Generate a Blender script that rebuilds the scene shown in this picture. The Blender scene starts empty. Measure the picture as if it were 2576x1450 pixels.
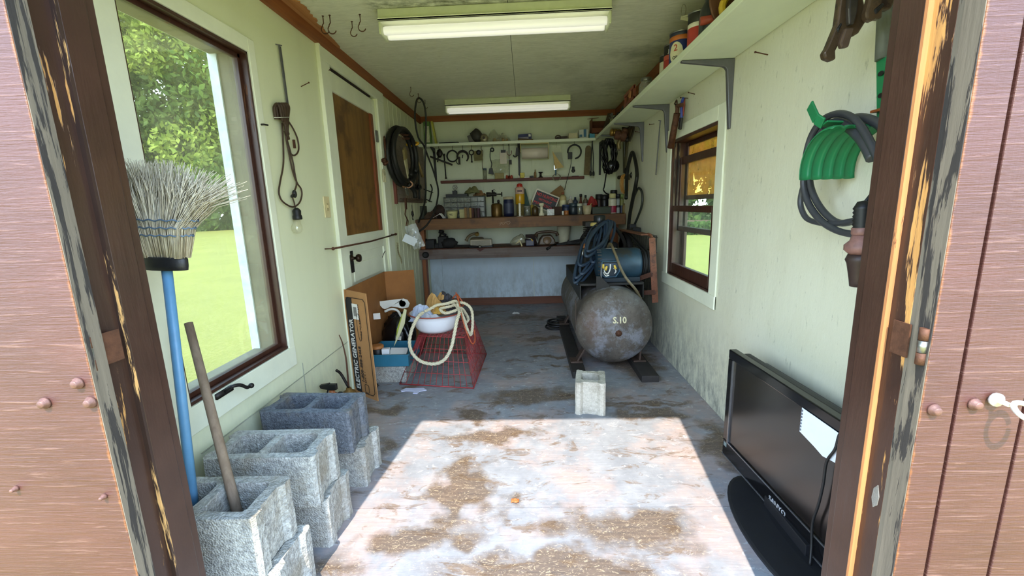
import bpy, bmesh, math, random
from math import sin, cos, pi, radians, sqrt
from mathutils import Vector, Matrix, Euler
random.seed(7)
C = bpy.context.scene.collection
SC = bpy.context.scene

# ---------------------------------------------------------------- camera, sky, sun, exposure
CAMH = 1.2
F_PX, W_PX, H_PX = 1066.4, 2576, 1450
PITCH, YAW, ROLL = radians(10.965), radians(-2.127), radians(-1.804)
_fw = Vector((sin(YAW)*cos(PITCH), cos(YAW)*cos(PITCH), -sin(PITCH)))
_rt = Vector((cos(YAW), -sin(YAW), 0)); _up = _rt.cross(_fw)
_r = cos(ROLL)*_rt + sin(ROLL)*_up; _u = -sin(ROLL)*_rt + cos(ROLL)*_up
cam_d = bpy.data.cameras.new('camera'); cam = bpy.data.objects.new('camera', cam_d); C.objects.link(cam)
cam_d.sensor_fit = 'HORIZONTAL'; cam_d.sensor_width = 36; cam_d.lens = 36*F_PX/W_PX
cam_d.clip_start = 0.02; cam_d.clip_end = 300
cam.matrix_world = Matrix(((_r.x, _u.x, -_fw.x, 0), (_r.y, _u.y, -_fw.y, 0), (_r.z, _u.z, -_fw.z, CAMH), (0, 0, 0, 1)))
SC.camera = cam

world = bpy.data.worlds.new('sky'); SC.world = world; world.use_nodes = True
wn = world.node_tree.nodes; wl = world.node_tree.links
wtc = wn.new('ShaderNodeTexCoord'); wsep = wn.new('ShaderNodeSeparateXYZ'); wr = wn.new('ShaderNodeValToRGB')
wl.new(wtc.outputs['Generated'], wsep.inputs[0]); wl.new(wsep.outputs['Z'], wr.inputs[0])
wr.color_ramp.elements[0].position = 0.0; wr.color_ramp.elements[0].color = (0.76, 0.87, 1.0, 1)
wr.color_ramp.elements[1].position = 0.8; wr.color_ramp.elements[1].color = (0.36, 0.60, 1.0, 1)
wl.new(wr.outputs[0], wn['Background'].inputs[0]); wn['Background'].inputs[1].default_value = 8.2

SUN_EL, SUN_DX = radians(52.5), 0.117
sun_d = bpy.data.lights.new('sun', 'SUN'); sun = bpy.data.objects.new('sun', sun_d); C.objects.link(sun)
sun_d.energy = 10.5; sun_d.angle = radians(0.53); sun_d.color = (1.0, 0.92, 0.80)
_sd = Vector((SUN_DX*cos(SUN_EL), cos(SUN_EL), -sin(SUN_EL))).normalized()
sun.rotation_euler = _sd.to_track_quat('-Z', 'Y').to_euler()
sun.location = (0, -3, 6)

SC.view_settings.view_transform = 'Standard'; SC.view_settings.look = 'None'
SC.view_settings.gamma = 1; SC.view_settings.use_curve_mapping = False
SC.view_settings.exposure = 0.0
SC.cycles.max_bounces = 14; SC.cycles.diffuse_bounces = 8; SC.cycles.transparent_max_bounces = 24

# ---------------------------------------------------------------- where things stand
XL, XR, YF, YB, ZC = -1.2, 1.062, 0.86, 5.145, 2.24

def at(x, y, axis, val):
    """the point of the plane axis=val seen at a place in the photograph"""
    d = _fw + _r*((x-W_PX/2)/F_PX) - _u*((y-H_PX/2)/F_PX)
    c = Vector((0, 0, CAMH)); t = (val-c[axis])/d[axis]
    return c + d*t
def aL(x, y, off=0.0): return at(x, y, 0, XL+off)
def aR(x, y, off=0.0): return at(x, y, 0, XR-off)
def aY(x, y, Y): return at(x, y, 1, Y)
def aZ(x, y, z=0.0): return at(x, y, 2, z)

# ---------------------------------------------------------------- materials
MATS = {}
def srgb(c):
    if isinstance(c, str):
        c = [int(c[i:i+2], 16)/255 for i in (0, 2, 4)]
    return tuple((v/12.92 if v <= 0.04045 else ((v+0.055)/1.055)**2.4) for v in c) + (1,)
class N:
    """a small node-tree writer"""
    def __init__(s, name):
        s.m = bpy.data.materials.new(name); s.m.use_nodes = True
        s.t = s.m.node_tree; s.n = s.t.nodes; s.b = s.n['Principled BSDF']; s.o = s.n['Material Output']
        s.tc = None
    def new(s, t, **k):
        n = s.n.new(t)
        for a, v in k.items(): setattr(n, a, v)
        return n
    def link(s, a, b): s.t.links.new(a, b)
    def coord(s, scale=(1, 1, 1), rot=(0, 0, 0), world=True):
        if world:
            g = s.new('ShaderNodeNewGeometry'); src = g.outputs['Position']
        else:
            g = s.new('ShaderNodeTexCoord'); src = g.outputs['Object']
        mp = s.new('ShaderNodeMapping'); mp.inputs['Scale'].default_value = scale; mp.inputs['Rotation'].default_value = rot
        s.link(src, mp.inputs[0]); return mp.outputs[0]
    def noise(s, vec, scale=5, detail=4, rough=0.6, dist=0.0):
        n = s.new('ShaderNodeTexNoise'); n.inputs['Scale'].default_value = scale; n.inputs['Detail'].default_value = detail
        n.inputs['Roughness'].default_value = rough; n.inputs['Distortion'].default_value = dist
        s.link(vec, n.inputs['Vector']); return n.outputs['Fac']
    def ramp(s, fac, stops):
        r = s.new('ShaderNodeValToRGB'); e = r.color_ramp.elements
        while len(e) < len(stops): e.new(0.5)
        for i, (p, c) in enumerate(stops):
            e[i].position = p; e[i].color = c if not isinstance(c, (int, float)) else (c, c, c, 1)
        s.link(fac, r.inputs[0]); return r.outputs[0]
    def mix(s, fac, a, b, mode='MIX'):
        m = s.new('ShaderNodeMix', data_type='RGBA', blend_type=mode)
        for sock, v in ((m.inputs[0], fac), (m.inputs[6], a), (m.inputs[7], b)):
            if isinstance(v, (int, float)): sock.default_value = v
            elif isinstance(v, tuple): sock.default_value = v
            else: s.link(v, sock)
        return m.outputs[2]
    def math(s, op, a, b=0.0):
        m = s.new('ShaderNodeMath', operation=op)
        for sock, v in ((m.inputs[0], a), (m.inputs[1], b)):
            if isinstance(v, (int, float)): sock.default_value = v
            else: s.link(v, sock)
        return m.outputs[0]
    def bump(s, h, strength=0.3, dist=0.01):
        b = s.new('ShaderNodeBump'); b.inputs['Strength'].default_value = strength; b.inputs['Distance'].default_value = dist
        s.link(h, b.inputs['Height']); s.link(b.outputs[0], s.b.inputs['Normal'])
    def col(s, v):
        if isinstance(v, tuple): s.b.inputs['Base Color'].default_value = v
        else: s.link(v, s.b.inputs['Base Color'])
    def set(s, rough=0.6, metal=0.0, spec=None):
        s.b.inputs['Roughness'].default_value = rough; s.b.inputs['Metallic'].default_value = metal
        if spec is not None: s.b.inputs['Specular IOR Level'].default_value = spec

def M(c, rough=0.6, metal=0.0, var=0.25, scale=14, bump=0.15, dirt=None):
    """painted / plastic / metal surface of one colour with wear in its colour and fine relief"""
    key = (c, rough, metal, var, scale, bump, dirt)
    if key in MATS: return MATS[key]
    n = N('surface_%s' % c); base = srgb(c)
    v = n.coord(); f = n.noise(v, scale, 6, 0.65)
    dk = tuple(x*(1-var) for x in base[:3]) + (1,); lt = tuple(min(1, x*(1+var*0.6)+0.004*var) for x in base[:3]) + (1,)
    cc = n.ramp(f, [(0.32, dk), (0.68, lt)])
    if dirt:
        f2 = n.noise(v, scale*0.5, 5, 0.7)
        cc = n.mix(n.ramp(f2, [(0.52, 0.0), (0.62, 1.0)]), cc, srgb(dirt))
    n.col(cc); n.set(rough, metal)
    if bump: n.bump(n.noise(v, scale*6, 3), bump, 0.002)
    MATS[key] = n.m; return n.m
def wood(c1, c2, axis=0, rough=0.65, scale=1.0, dark=None):
    key = ('wood', c1, c2, axis, rough, scale, dark)
    if key in MATS: return MATS[key]
    n = N('wood_%s' % c1); s = [34*scale]*3; s[axis] = 1.6*scale
    v = n.coord(tuple(s)); f = n.noise(v, 1.0, 7, 0.62, 0.6)
    cc = n.ramp(f, [(0.3, srgb(c1)), (0.7, srgb(c2))])
    if dark:
        f2 = n.noise(n.coord((3, 3, 3)), 1.6, 4, 0.6)
        cc = n.mix(n.ramp(f2, [(0.5, 0.0), (0.66, 0.85)]), cc, srgb(dark))
    n.col(cc); n.set(rough); n.bump(f, 0.25, 0.003)
    MATS[key] = n.m; return n.m
def glassy(name, tint=(1, 1, 1, 1), gloss=0.07, haze=0.0, hazecol=(0.7, 0.7, 0.65, 1), rough=0.02):
    if name in MATS: return MATS[name]
    n = N(name); n.n.remove(n.b)
    tr = n.new('ShaderNodeBsdfTransparent'); tr.inputs[0].default_value = tint
    gl = n.new('ShaderNodeBsdfGlossy'); gl.inputs['Roughness'].default_value = rough
    m1 = n.new('ShaderNodeMixShader'); m1.inputs[0].default_value = gloss
    n.link(tr.outputs[0], m1.inputs[1]); n.link(gl.outputs[0], m1.inputs[2]); out = m1.outputs[0]
    if haze:
        df = n.new('ShaderNodeBsdfDiffuse'); df.inputs[0].default_value = hazecol
        m2 = n.new('ShaderNodeMixShader'); f = n.noise(n.coord((4, 4, 4)), 2.2, 5, 0.65)
        n.link(n.ramp(f, [(0.3, haze*0.5), (0.75, haze*1.6)]), m2.inputs[0])
        n.link(out, m2.inputs[1]); n.link(df.outputs[0], m2.inputs[2]); out = m2.outputs[0]
    n.link(out, n.o.inputs[0]); MATS[name] = n.m; return n.m

# ---------------------------------------------------------------- mesh building
class G:
    def __init__(s): s.v = []; s.f = []; s.sm = []
    def _add(s, vs, fs, smooth=False):
        o = len(s.v); s.v += [Vector(v) for v in vs]
        for f in fs: s.f.append([i+o for i in f]); s.sm.append(smooth)
        return s
    def bx(s, x0, x1, y0, y1, z0, z1):
        return s._add([(x, y, z) for z in (z0, z1) for y in (y0, y1) for x in (x0, x1)],
                      [(0, 2, 3, 1), (4, 5, 7, 6), (0, 1, 5, 4), (2, 6, 7, 3), (0, 4, 6, 2), (1, 3, 7, 5)])
    def box(s, c, d, rot=None, m=None):
        R = m if m is not None else (Euler(rot).to_matrix() if rot else Matrix.Identity(3))
        c = Vector(c); o = len(s.v)
        s.bx(-d[0]/2, d[0]/2, -d[1]/2, d[1]/2, -d[2]/2, d[2]/2)
        for i in range(o, len(s.v)): s.v[i] = c + R @ s.v[i]
        return s
    def bar(s, a, b, w, t, up=(0, 0, 1)):
        """a rectangular bar from a to b: w across, t along up"""
        a, b = Vector(a), Vector(b); d = (b-a); L = d.length; d = d/L
        u = Vector(up); u = (u - d*u.dot(d))
        if u.length < 1e-4: u = Vector((1, 0, 0)) - d*d.x
        u.normalize(); sd = u.cross(d)
        R = Matrix((sd, d, u)).transposed()
        return s.box((a+b)/2, (w, L, t), m=R)
    def tube(s, pts, r, seg=8, closed=False):
        pts = [Vector(p) for p in pts]; n = len(pts)
        rs = r if isinstance(r, (list, tuple)) else [r]*n
        def tan(i):
            a = pts[(i-1) % n] if closed or i > 0 else pts[i]; b = pts[(i+1) % n] if closed or i < n-1 else pts[i]
            t = b-a; return t.normalized() if t.length > 1e-9 else Vector((0, 0, 1))
        t0 = tan(0); u = t0.orthogonal().normalized(); vs = []; pt = t0
        for i in range(n):
            t = tan(i); q = pt.rotation_difference(t); u = q @ u; u = (u - t*u.dot(t)).normalized(); w = t.cross(u); pt = t
            for k in range(seg):
                a = 2*pi*k/seg; vs.append(pts[i] + (u*cos(a)+w*sin(a))*rs[i])
        fs = []
        for i in range(n if closed else n-1):
            j = (i+1) % n
            for k in range(seg):
                l = (k+1) % seg; fs.append((i*seg+k, i*seg+l, j*seg+l, j*seg+k))
        s._add(vs, fs, True)
        if not closed:
            o = len(s.v)-n*seg
            s.f.append([o+k for k in range(seg)][::-1]); s.sm.append(False)
            s.f.append([o+(n-1)*seg+k for k in range(seg)]); s.sm.append(False)
        return s
    def lathe(s, prof, o=(0, 0, 0), axis=(0, 0, 1), seg=20, sq=1.0, smooth=True, up=None):
        """profile of (radius, height) turned round axis"""
        q = Vector((0, 0, 1)).rotation_difference(Vector(axis).normalized()); o = Vector(o); vs = []; fs = []
        for r, z in prof:
            for k in range(seg):
                a = 2*pi*k/seg; vs.append(o + q @ Vector((r*cos(a), r*sin(a)*sq, z)))
        for i in range(len(prof)-1):
            for k in range(seg):
                l = (k+1) % seg; fs.append((i*seg+k, i*seg+l, (i+1)*seg+l, (i+1)*seg+k))
        s._add(vs, fs, smooth); b = len(s.v)-len(vs)
        if prof[0][0] > 1e-6: s.f.append([b+k for k in range(seg)][::-1]); s.sm.append(False)
        if prof[-1][0] > 1e-6: s.f.append([b+(len(prof)-1)*seg+k for k in range(seg)]); s.sm.append(False)
        return s
    def prism(s, poly, a, u, w, th):
        """polygon (in u,w from a) given thickness th along u x w"""
        a, u, w = Vector(a), Vector(u), Vector(w); nrm = u.cross(w).normalized()*th; n = len(poly)
        p0 = [a+u*x+w*y for x, y in poly]; p1 = [p+nrm for p in p0]
        fs = [list(range(n))[::-1], list(range(n, 2*n))]
        for i in range(n): j = (i+1) % n; fs.append((i, j, n+j, n+i))
        return s._add(p0+p1, fs)
    def ball(s, c, r, sc=(1, 1, 1), seg=14, rings=9, jit=0.0, rnd=None, rot=None):
        R = Euler(rot).to_matrix() if rot else Matrix.Identity(3); c = Vector(c); vs = []; fs = []; rnd = rnd or random
        for i in range(rings+1):
            th = pi*i/rings
            for k in range(seg):
                ph = 2*pi*k/seg; j = 1+rnd.uniform(-jit, jit)
                vs.append(c + R @ Vector((sin(th)*cos(ph)*sc[0]*r*j, sin(th)*sin(ph)*sc[1]*r*j, -cos(th)*sc[2]*r*j)))
        for i in range(rings):
            for k in range(seg):
                l = (k+1) % seg; fs.append((i*seg+k, i*seg+l, (i+1)*seg+l, (i+1)*seg+k))
        return s._add(vs, fs, True)
    def rag(s, c, sx, sy, h, seed=0, n=14, fold=0.5):
        """a crumpled sheet / heap: a bumpy mound of cloth or paper"""
        rnd = random.Random(seed); vs = []; fs = []; c = Vector(c)
        ph = [(rnd.uniform(2, 9), rnd.uniform(2, 9), rnd.uniform(0, 6)) for _ in range(6)]
        for j in range(n+1):
            for i in range(n+1):
                x = i/n*2-1; y = j/n*2-1; d = max(0, 1-(x*x+y*y)**0.9*0.95)
                z = d**0.6*(0.75+fold*sum(sin(a*x+b*y+p) for a, b, p in ph)/5+rnd.uniform(-.08, .08)*fold)
                vs.append(c+Vector((x*sx*(1+rnd.uniform(-.06, .06)), y*sy*(1+rnd.uniform(-.06, .06)), max(0.002, z*h)+rnd.uniform(0, .004))))
        for j in range(n):
            for i in range(n):
                a = j*(n+1)+i; fs.append((a, a+1, a+n+2, a+n+1))
        return s._add(vs, fs, False)
    def build(s, name, mat, parent=None, bevel=0.0, smooth=None, subsurf=0, origin=None):
        me = bpy.data.meshes.new(name)
        if parent is not None: off = Vector(parent['_wo'])
        else:
            if origin is None:
                xs = [v.x for v in s.v]; ys = [v.y for v in s.v]; zs = [v.z for v in s.v]
                off = Vector(((min(xs)+max(xs))/2, (min(ys)+max(ys))/2, min(zs)))
            else: off = Vector(origin)
        me.from_pydata([v-off for v in s.v], [], s.f); me.update()
        me.polygons.foreach_set('use_smooth', s.sm if smooth is None else [smooth]*len(s.f))
        bm = bmesh.new(); bm.from_mesh(me); bmesh.ops.recalc_face_normals(bm, faces=bm.faces); bm.to_mesh(me); bm.free()
        o = bpy.data.objects.new(name, me); C.objects.link(o)
        if mat is not None: me.materials.append(mat)
        if parent is not None: o.parent = parent
        else: o.location = off
        o['_wo'] = tuple(off)
        if bevel:
            b = o.modifiers.new('edge', 'BEVEL'); b.width = bevel; b.segments = 2; b.limit_method = 'ANGLE'; b.angle_limit = radians(40); b.harden_normals = False
        if subsurf:
            b = o.modifiers.new('round', 'SUBSURF'); b.levels = subsurf; b.render_levels = subsurf
        return o

def thing(name, label, cat, loc, group=None):
    o = bpy.data.objects.new(name, None); C.objects.link(o); o.location = loc; o['_wo'] = tuple(loc); o.empty_display_size = 0.05
    return tag(o, label, cat, group)
def tag(o, label, cat=None, group=None, kind=None):
    o['label'] = label
    if cat: o['category'] = cat
    if group: o['group'] = group
    if kind: o['kind'] = kind
    return o
def struct(o, label): return tag(o, label, kind='structure')
def copy_thing(o, loc, label=None, rot=None):
    def rec(src, par):
        c = src.copy(); C.objects.link(c)
        if par is not None: c.parent = par
        for ch in [x for x in src.children]: rec(ch, c)
        return c
    c = rec(o, None); c.location = loc
    if rot is not None: c.rotation_euler = rot
    if label: c['label'] = label
    return c
def arc(c, u, w, r, a0, a1, n=16, r2=None):
    c, u, w = Vector(c), Vector(u), Vector(w); r2 = r if r2 is None else r2
    return [c+u*(r*cos(radians(a0+(a1-a0)*i/n)))+w*(r2*sin(radians(a0+(a1-a0)*i/n))) for i in range(n+1)]
def smooth_path(pts, k=6):
    """Catmull-Rom through points"""
    P = [Vector(p) for p in pts]; P = [P[0]*2-P[1]]+P+[P[-1]*2-P[-2]]; out = []
    for i in range(1, len(P)-2):
        a, b, c, d = P[i-1:i+3]
        for j in range(k):
            t = j/k; out.append(0.5*((2*b)+(c-a)*t+(2*a-5*b+4*c-d)*t*t+(3*b-a-3*c+d)*t**3))
    out.append(P[-2]); return out
X3, Y3, Z3 = Vector((1, 0, 0)), Vector((0, 1, 0)), Vector((0, 0, 1))
def text(body, mat, parent, origin, right, up, size, name='lettering', bold=0.0, width=None, extrude=0.0006, squeeze=1.0, font=None):
    """flat lettering as a mesh: baseline starts at origin, runs along right"""
    cu = bpy.data.curves.new(name, 'FONT'); cu.body = body; cu.size = size; cu.extrude = extrude; cu.offset = bold; cu.resolution_u = 2
    o = bpy.data.objects.new(name+'_tmp', cu); C.objects.link(o)
    dg = bpy.context.evaluated_depsgraph_get(); me = bpy.data.meshes.new_from_object(o.evaluated_get(dg))
    bpy.data.objects.remove(o); bpy.data.curves.remove(cu)
    xs = [v.co.x for v in me.vertices]
    k = (width/(max(xs)-min(xs))) if width else squeeze
    right = Vector(right).normalized(); up = Vector(up).normalized(); nn = right.cross(up); off = Vector(parent['_wo']) if parent else Vector((0, 0, 0))
    for v in me.vertices: v.co = Vector(origin)+right*(v.co.x*k)+up*v.co.y+nn*v.co.z-off
    ob = bpy.data.objects.new(name, me); C.objects.link(ob); me.materials.clear(); me.materials.append(mat); ob.parent = parent; ob['_wo'] = tuple(off)
    return ob
# ---------------------------------------------------------------- materials of the building
def wall_paint(name, base, stain, streak=0.35, speck=0.5, bumpy=0.35, grime=0.7):
    n = N(name); v = n.coord(); b = srgb(base)
    f = n.noise(v, 2.2, 6, 0.65)
    c = n.mix(n.ramp(f, [(0.45, 0.0), (0.75, streak)]), b, srgb(stain))
    fs = n.noise(n.coord((60, 60, 16)), 1.0, 5, 0.7)
    c = n.mix(n.ramp(fs, [(0.62, 0.0), (0.7, speck)]), c, srgb('7d7f68'))
    fv = n.noise(n.coord((9, 9, 1.2)), 1.0, 4, 0.6)
    c = n.mix(n.ramp(fv, [(0.55, 0.0), (0.85, streak*0.6)]), c, srgb('b0ae92'))
    # grime close to the floor and in the back right corner, where the machine stands
    g = n.new('ShaderNodeNewGeometry'); sp = n.new('ShaderNodeSeparateXYZ'); n.link(g.outputs['Position'], sp.inputs[0])
    low = n.math('MULTIPLY', n.ramp(sp.outputs['Z'], [(0.0, grime), (0.55, 0.0)]), n.ramp(n.noise(n.coord((16, 16, 7)), 1.0, 6, 0.75), [(0.40, 0.0), (0.64, 1.0)]))
    c = n.mix(low, c, srgb('6a6a66'))
    n.col(c); n.set(0.62)
    n.bump(n.noise(n.coord((28, 28, 10)), 1.0, 6, 0.7), bumpy, 0.004)
    return n.m
PAINT_L = wall_paint('mint_paint_smooth', 'dfe2c0', 'd4d6ac', 0.2, 0.06, 0.1, 0.3)
PAINT_R = wall_paint('mint_paint_rough', 'd6d5be', 'c6be9c', 0.35, 0.45, 0.5, 0.9)
PAINT_B = wall_paint('mint_paint_back', 'd6dcc0', 'bcc29c', 0.35, 0.15, 0.2, 0.45)
PAINT_SKYLIT = wall_paint('mint_paint_sky_tinted', 'c3d2da', 'a9bac2', 0.35, 0.25, 0.2, 0.6)  # blue sky light low on the back wall, put into the panel colour
TRIMW = M('e8ebd4', 0.5, 0, 0.08, 5, 0.1)
def ceiling_mat():
    n = N('fibreboard_ceiling'); v = n.coord()
    f = n.noise(n.coord((9, 42, 9)), 1.0, 7, 0.72, 1.2)
    c = n.ramp(f, [(0.3, srgb('c6c7ae')), (0.55, srgb('dadbc2')), (0.75, srgb('e4e4d0'))])
    f2 = n.noise(v, 1.3, 6, 0.7)
    g = n.new('ShaderNodeNewGeometry'); sp = n.new('ShaderNodeSeparateXYZ'); n.link(g.outputs['Position'], sp.inputs[0])
    m = n.math('MULTIPLY', n.ramp(f2, [(0.48, 0.0), (0.68, 0.8)]), n.ramp(n.math('MULTIPLY', n.math('ADD', sp.outputs['X'], 1.2), 0.44), [(0.55, 0.05), (0.95, 1.0)]))
    c = n.mix(m, c, srgb('70775c'))
    # mildew along the front of the first lamp
    d = n.math('ABSOLUTE', n.math('SUBTRACT', sp.outputs['Y'], 2.41)); f3 = n.noise(n.coord((14, 30, 1)), 1.0, 5, 0.7)
    m3 = n.math('MULTIPLY', n.ramp(d, [(0.02, 1.0), (0.10, 0.0)]), n.ramp(f3, [(0.36, 0.0), (0.62, 0.9)]))
    m3 = n.math('MULTIPLY', m3, n.ramp(n.math('ABSOLUTE', n.math('ADD', sp.outputs['X'], 0.13)), [(0.62, 1.0), (0.7, 0.0)]))
    c = n.mix(m3, c, srgb('5d6046'))
    n.col(c); n.set(0.8); n.bump(f, 0.5, 0.004); return n.m
CEIL = ceiling_mat()
STAINS = [(0.02, 2.53, 0.40, 0.13), (0.70, 2.28, 0.30, 0.08), (0.62, 2.40, 0.35, 0.04), (0.16, 3.75, 0.20, 0.06), (0.16, 3.28, 0.2, 0.06), (0.27, 3.05, 0.09, 0.05), (-0.30, 1.62, 0.16, 0.36), (-0.42, 1.35, 0.22, 0.12), (-0.20, 2.10, 0.24, 0.10),
          (-0.92, 2.35, 0.14, 0.09), (-0.60, 4.75, 0.4, 0.12), (-0.75, 1.95, 0.12, 0.10), (0.35, 1.40, 0.34, 0.14), (0.95, 1.95, 0.14, 0.3), (0.78, 3.2, 0.2, 0.6), (-0.35, 2.28, 0.2, 0.05), (-0.86, 2.66, 0.1, 0.06), (-0.05, 4.5, 0.25, 0.2), (0.1, 1.2, 0.5, 0.1), (-0.78, 1.15, 0.2, 0.2)]
def floor_mat():
    n = N('worn_painted_plywood'); v = n.coord()
    big = n.noise(v, 1.7, 7, 0.68); fine = n.noise(n.coord((6, 60, 6)), 1.0, 6, 0.7); mid = n.noise(n.coord((5, 11, 5)), 1.0, 6, 0.72, 0.8)
    c = n.ramp(n.noise(v, 8, 6, 0.7), [(0.3, srgb('77797e')), (0.6, srgb('8e8f93')), (0.8, srgb('a3a09e'))])
    # paint gone thin: pinkish bare ply
    c = n.mix(n.ramp(big, [(0.48, 0.0), (0.60, 0.8)]), c, n.ramp(fine, [(0.3, srgb('93807a')), (0.7, srgb('b29e96'))]))
    # tracked brown dirt
    c = n.mix(n.ramp(mid, [(0.55, 0.0), (0.62, 0.8)]), c, n.ramp(fine, [(0.35, srgb('5a4839')), (0.65, srgb('7c6856'))]))
    # pale scuffed flakes
    c = n.mix(n.ramp(n.noise(n.coord((16, 26, 1)), 1.0, 6, 0.75, 0.5), [(0.58, 0.0), (0.63, 0.7)]), c, srgb('b4b1b2'))
    # oil and water stains
    g = n.new('ShaderNodeNewGeometry'); wob = n.new('ShaderNodeTexNoise'); wob.inputs['Scale'].default_value = 5.5; wob.inputs['Detail'].default_value = 6
    n.link(g.outputs['Position'], wob.inputs['Vector'])
    va = n.new('ShaderNodeVectorMath', operation='MULTIPLY_ADD'); n.link(wob.outputs['Color'], va.inputs[0]); va.inputs[1].default_value = (0.62, 0.42, 0); va.inputs[2].default_value = (-0.31, -0.21, 0)
    vb = n.new('ShaderNodeVectorMath', operation='ADD'); n.link(va.outputs[0], vb.inputs[0]); n.link(g.outputs['Position'], vb.inputs[1])
    acc = None
    for x, y, rx, ry in STAINS:
        s = n.new('ShaderNodeMapping'); s.vector_type = 'TEXTURE'; s.inputs['Location'].default_value = (x, y, 0); s.inputs['Scale'].default_value = (rx, ry, 10)
        n.link(vb.outputs[0], s.inputs[0]); l = n.new('ShaderNodeVectorMath', operation='LENGTH'); n.link(s.outputs[0], l.inputs[0])
        acc = l.outputs['Value'] if acc is None else n.math('MINIMUM', acc, l.outputs['Value'])
    c = n.mix(n.ramp(acc, [(0.55, 0.85), (1.35, 0.0)]), c, n.mix(n.ramp(n.noise(n.coord((34, 60, 1)), 1.0, 5, 0.75, 2.5), [(0.56, 0.0), (0.61, 0.85)]), n.ramp(fine, [(0.3, srgb('453528')), (0.7, srgb('6b5642'))]), srgb('b09c7c')))
    n.col(c); n.set(0.55); n.bump(n.math('ADD', fine, n.math('MULTIPLY', mid, 0.6)), 0.35, 0.004); return n.m
FLOOR = floor_mat()
BROWN = wood('7c4320', '9a5a2c', 0, 0.6, 1.0); BROWN_Y = wood('7c4320', '9a5a2c', 1, 0.6, 1.0); BROWN_Z = wood('7a4524', '96592f', 2, 0.6)
def peel_paint(name, paint, bare, amount, rough=0.32):
    n = N(name)
    v = n.coord((38, 38, 3.0)); f = n.noise(v, 1.0, 6, 0.68, 0.4); f2 = n.noise(n.coord((3, 3, 3)), 1.0, 3)
    m = n.ramp(n.math('ADD', f, n.math('MULTIPLY', f2, 0.25)), [(amount, 0.0), (amount+0.03, 1.0)])
    bw = n.ramp(n.noise(n.coord((60, 60, 2.5)), 1.0, 5, 0.7), [(0.3, srgb(bare)), (0.7, tuple(min(1, x*1.7) for x in srgb(bare)[:3])+(1,))])
    pv = n.noise(n.coord((5, 5, 5)), 2, 4)
    pc = n.ramp(pv, [(0.3, srgb(paint)), (0.7, tuple(x*1.35 for x in srgb(paint)[:3])+(1,))])
    n.col(n.mix(m, pc, bw)); n.link(n.ramp(m, [(0, rough), (1, 0.75)]), n.b.inputs['Roughness'])
    n.bump(n.math('SUBTRACT', n.noise(n.coord((50, 50, 8)), 1, 4), m), 0.4, 0.003); return n.m
JAMB = peel_paint('dark_brown_peeling_paint', '36231b', 'a88455', 0.84)
JAMB2 = peel_paint('brown_paint_worn_through', '33211a', 'a0743f', 0.70)
BAREW = peel_paint('bare_orange_wood_edge', '5a3420', '96623a', 0.50, 0.6)
BAREL = peel_paint('chipped_brown_edge', '2c1c16', 'a8804e', 0.64, 0.5)
GREYW = peel_paint('grey_weathered_wood', '2a2522', '5c5347', 0.60, 0.8)
SASH = peel_paint('sash_dark_brown_paint', '3b2117', '5c3a26', 0.78, 0.4)
def leaf_mat(edge_x, sgn):
    """rough-sawn brown door skin, worn to bare wood along its hinge edge"""
    n = N('rough_sawn_brown_paint')
    lines = n.noise(n.coord((7, 7, 190)), 1.0, 5, 0.7, 0.5); fine = n.noise(n.coord((60, 60, 260)), 1.0, 3)
    vert = n.noise(n.coord((55, 55, 1.2)), 1.0, 4, 0.6)
    b = n.ramp(n.noise(n.coord((4, 4, 9)), 1.0, 5, 0.6), [(0.3, srgb('482922')), (0.7, srgb('54322b'))])
    c = n.mix(n.ramp(lines, [(0.56, 0.0), (0.72, 0.35)]), b, srgb('a88478'))
    g = n.new('ShaderNodeNewGeometry'); sp = n.new('ShaderNodeSeparateXYZ'); n.link(g.outputs['Position'], sp.inputs[0])
    d = n.math('MULTIPLY', n.math('SUBTRACT', sp.outputs['X'], edge_x), sgn)
    w = n.math('SUBTRACT', n.math('MULTIPLY', n.noise(n.coord((2, 2, 22)), 1.0, 6, 0.75), 0.018), 0.0055)
    m = n.ramp(n.math('SUBTRACT', w, d), [(0.0, 0.0), (0.003, 1.0)])
    c = n.mix(m, c, n.ramp(lines, [(0.3, srgb('6e3c1e')), (0.7, srgb('8a5a34'))]))
    n.col(c); n.set(0.42); n.bump(n.math('ADD', n.math('MULTIPLY', lines, 1.0), n.math('ADD', n.math('MULTIPLY', fine, 0.35), n.math('MULTIPLY', vert, 0.35))), 0.55, 0.004)
    return n.m
PLY = wood('6d4a20', '8c6430', 2, 0.55, 0.5, dark='54371a')
METAL_D = M('2c2825', 0.5, 0.6, 0.3, 30, 0.2); METAL_R = M('5b3a28', 0.7, 0.4, 0.4, 40, 0.3); STEEL = M('8d8d88', 0.35, 0.9, 0.2, 30, 0.1); BLACK = M('151515', 0.5, 0, 0.2, 20, 0.1)
GALV = M('6c6c70', 0.45, 0.55, 0.15, 10, 0.1)

# ---------------------------------------------------------------- the room
fl = struct(G().bx(XL-0.12, XR+0.12, 0.62, YB+0.12, -0.16, -0.022).build('floor', M('5a4c40', 0.8)), 'worn grey painted plywood floor of the shed')
for x0, x1, y0, y1 in ((-1.2, XR, 0.62, 1.512), (-1.2, XR, 1.516, 2.735), (-1.2, XR, 2.739, 3.958), (-1.2, XR, 3.962, YB)):
    G().bx(x0, x1, y0, y1, -0.022, 0.0).build('floor_panel', FLOOR, fl)

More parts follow.
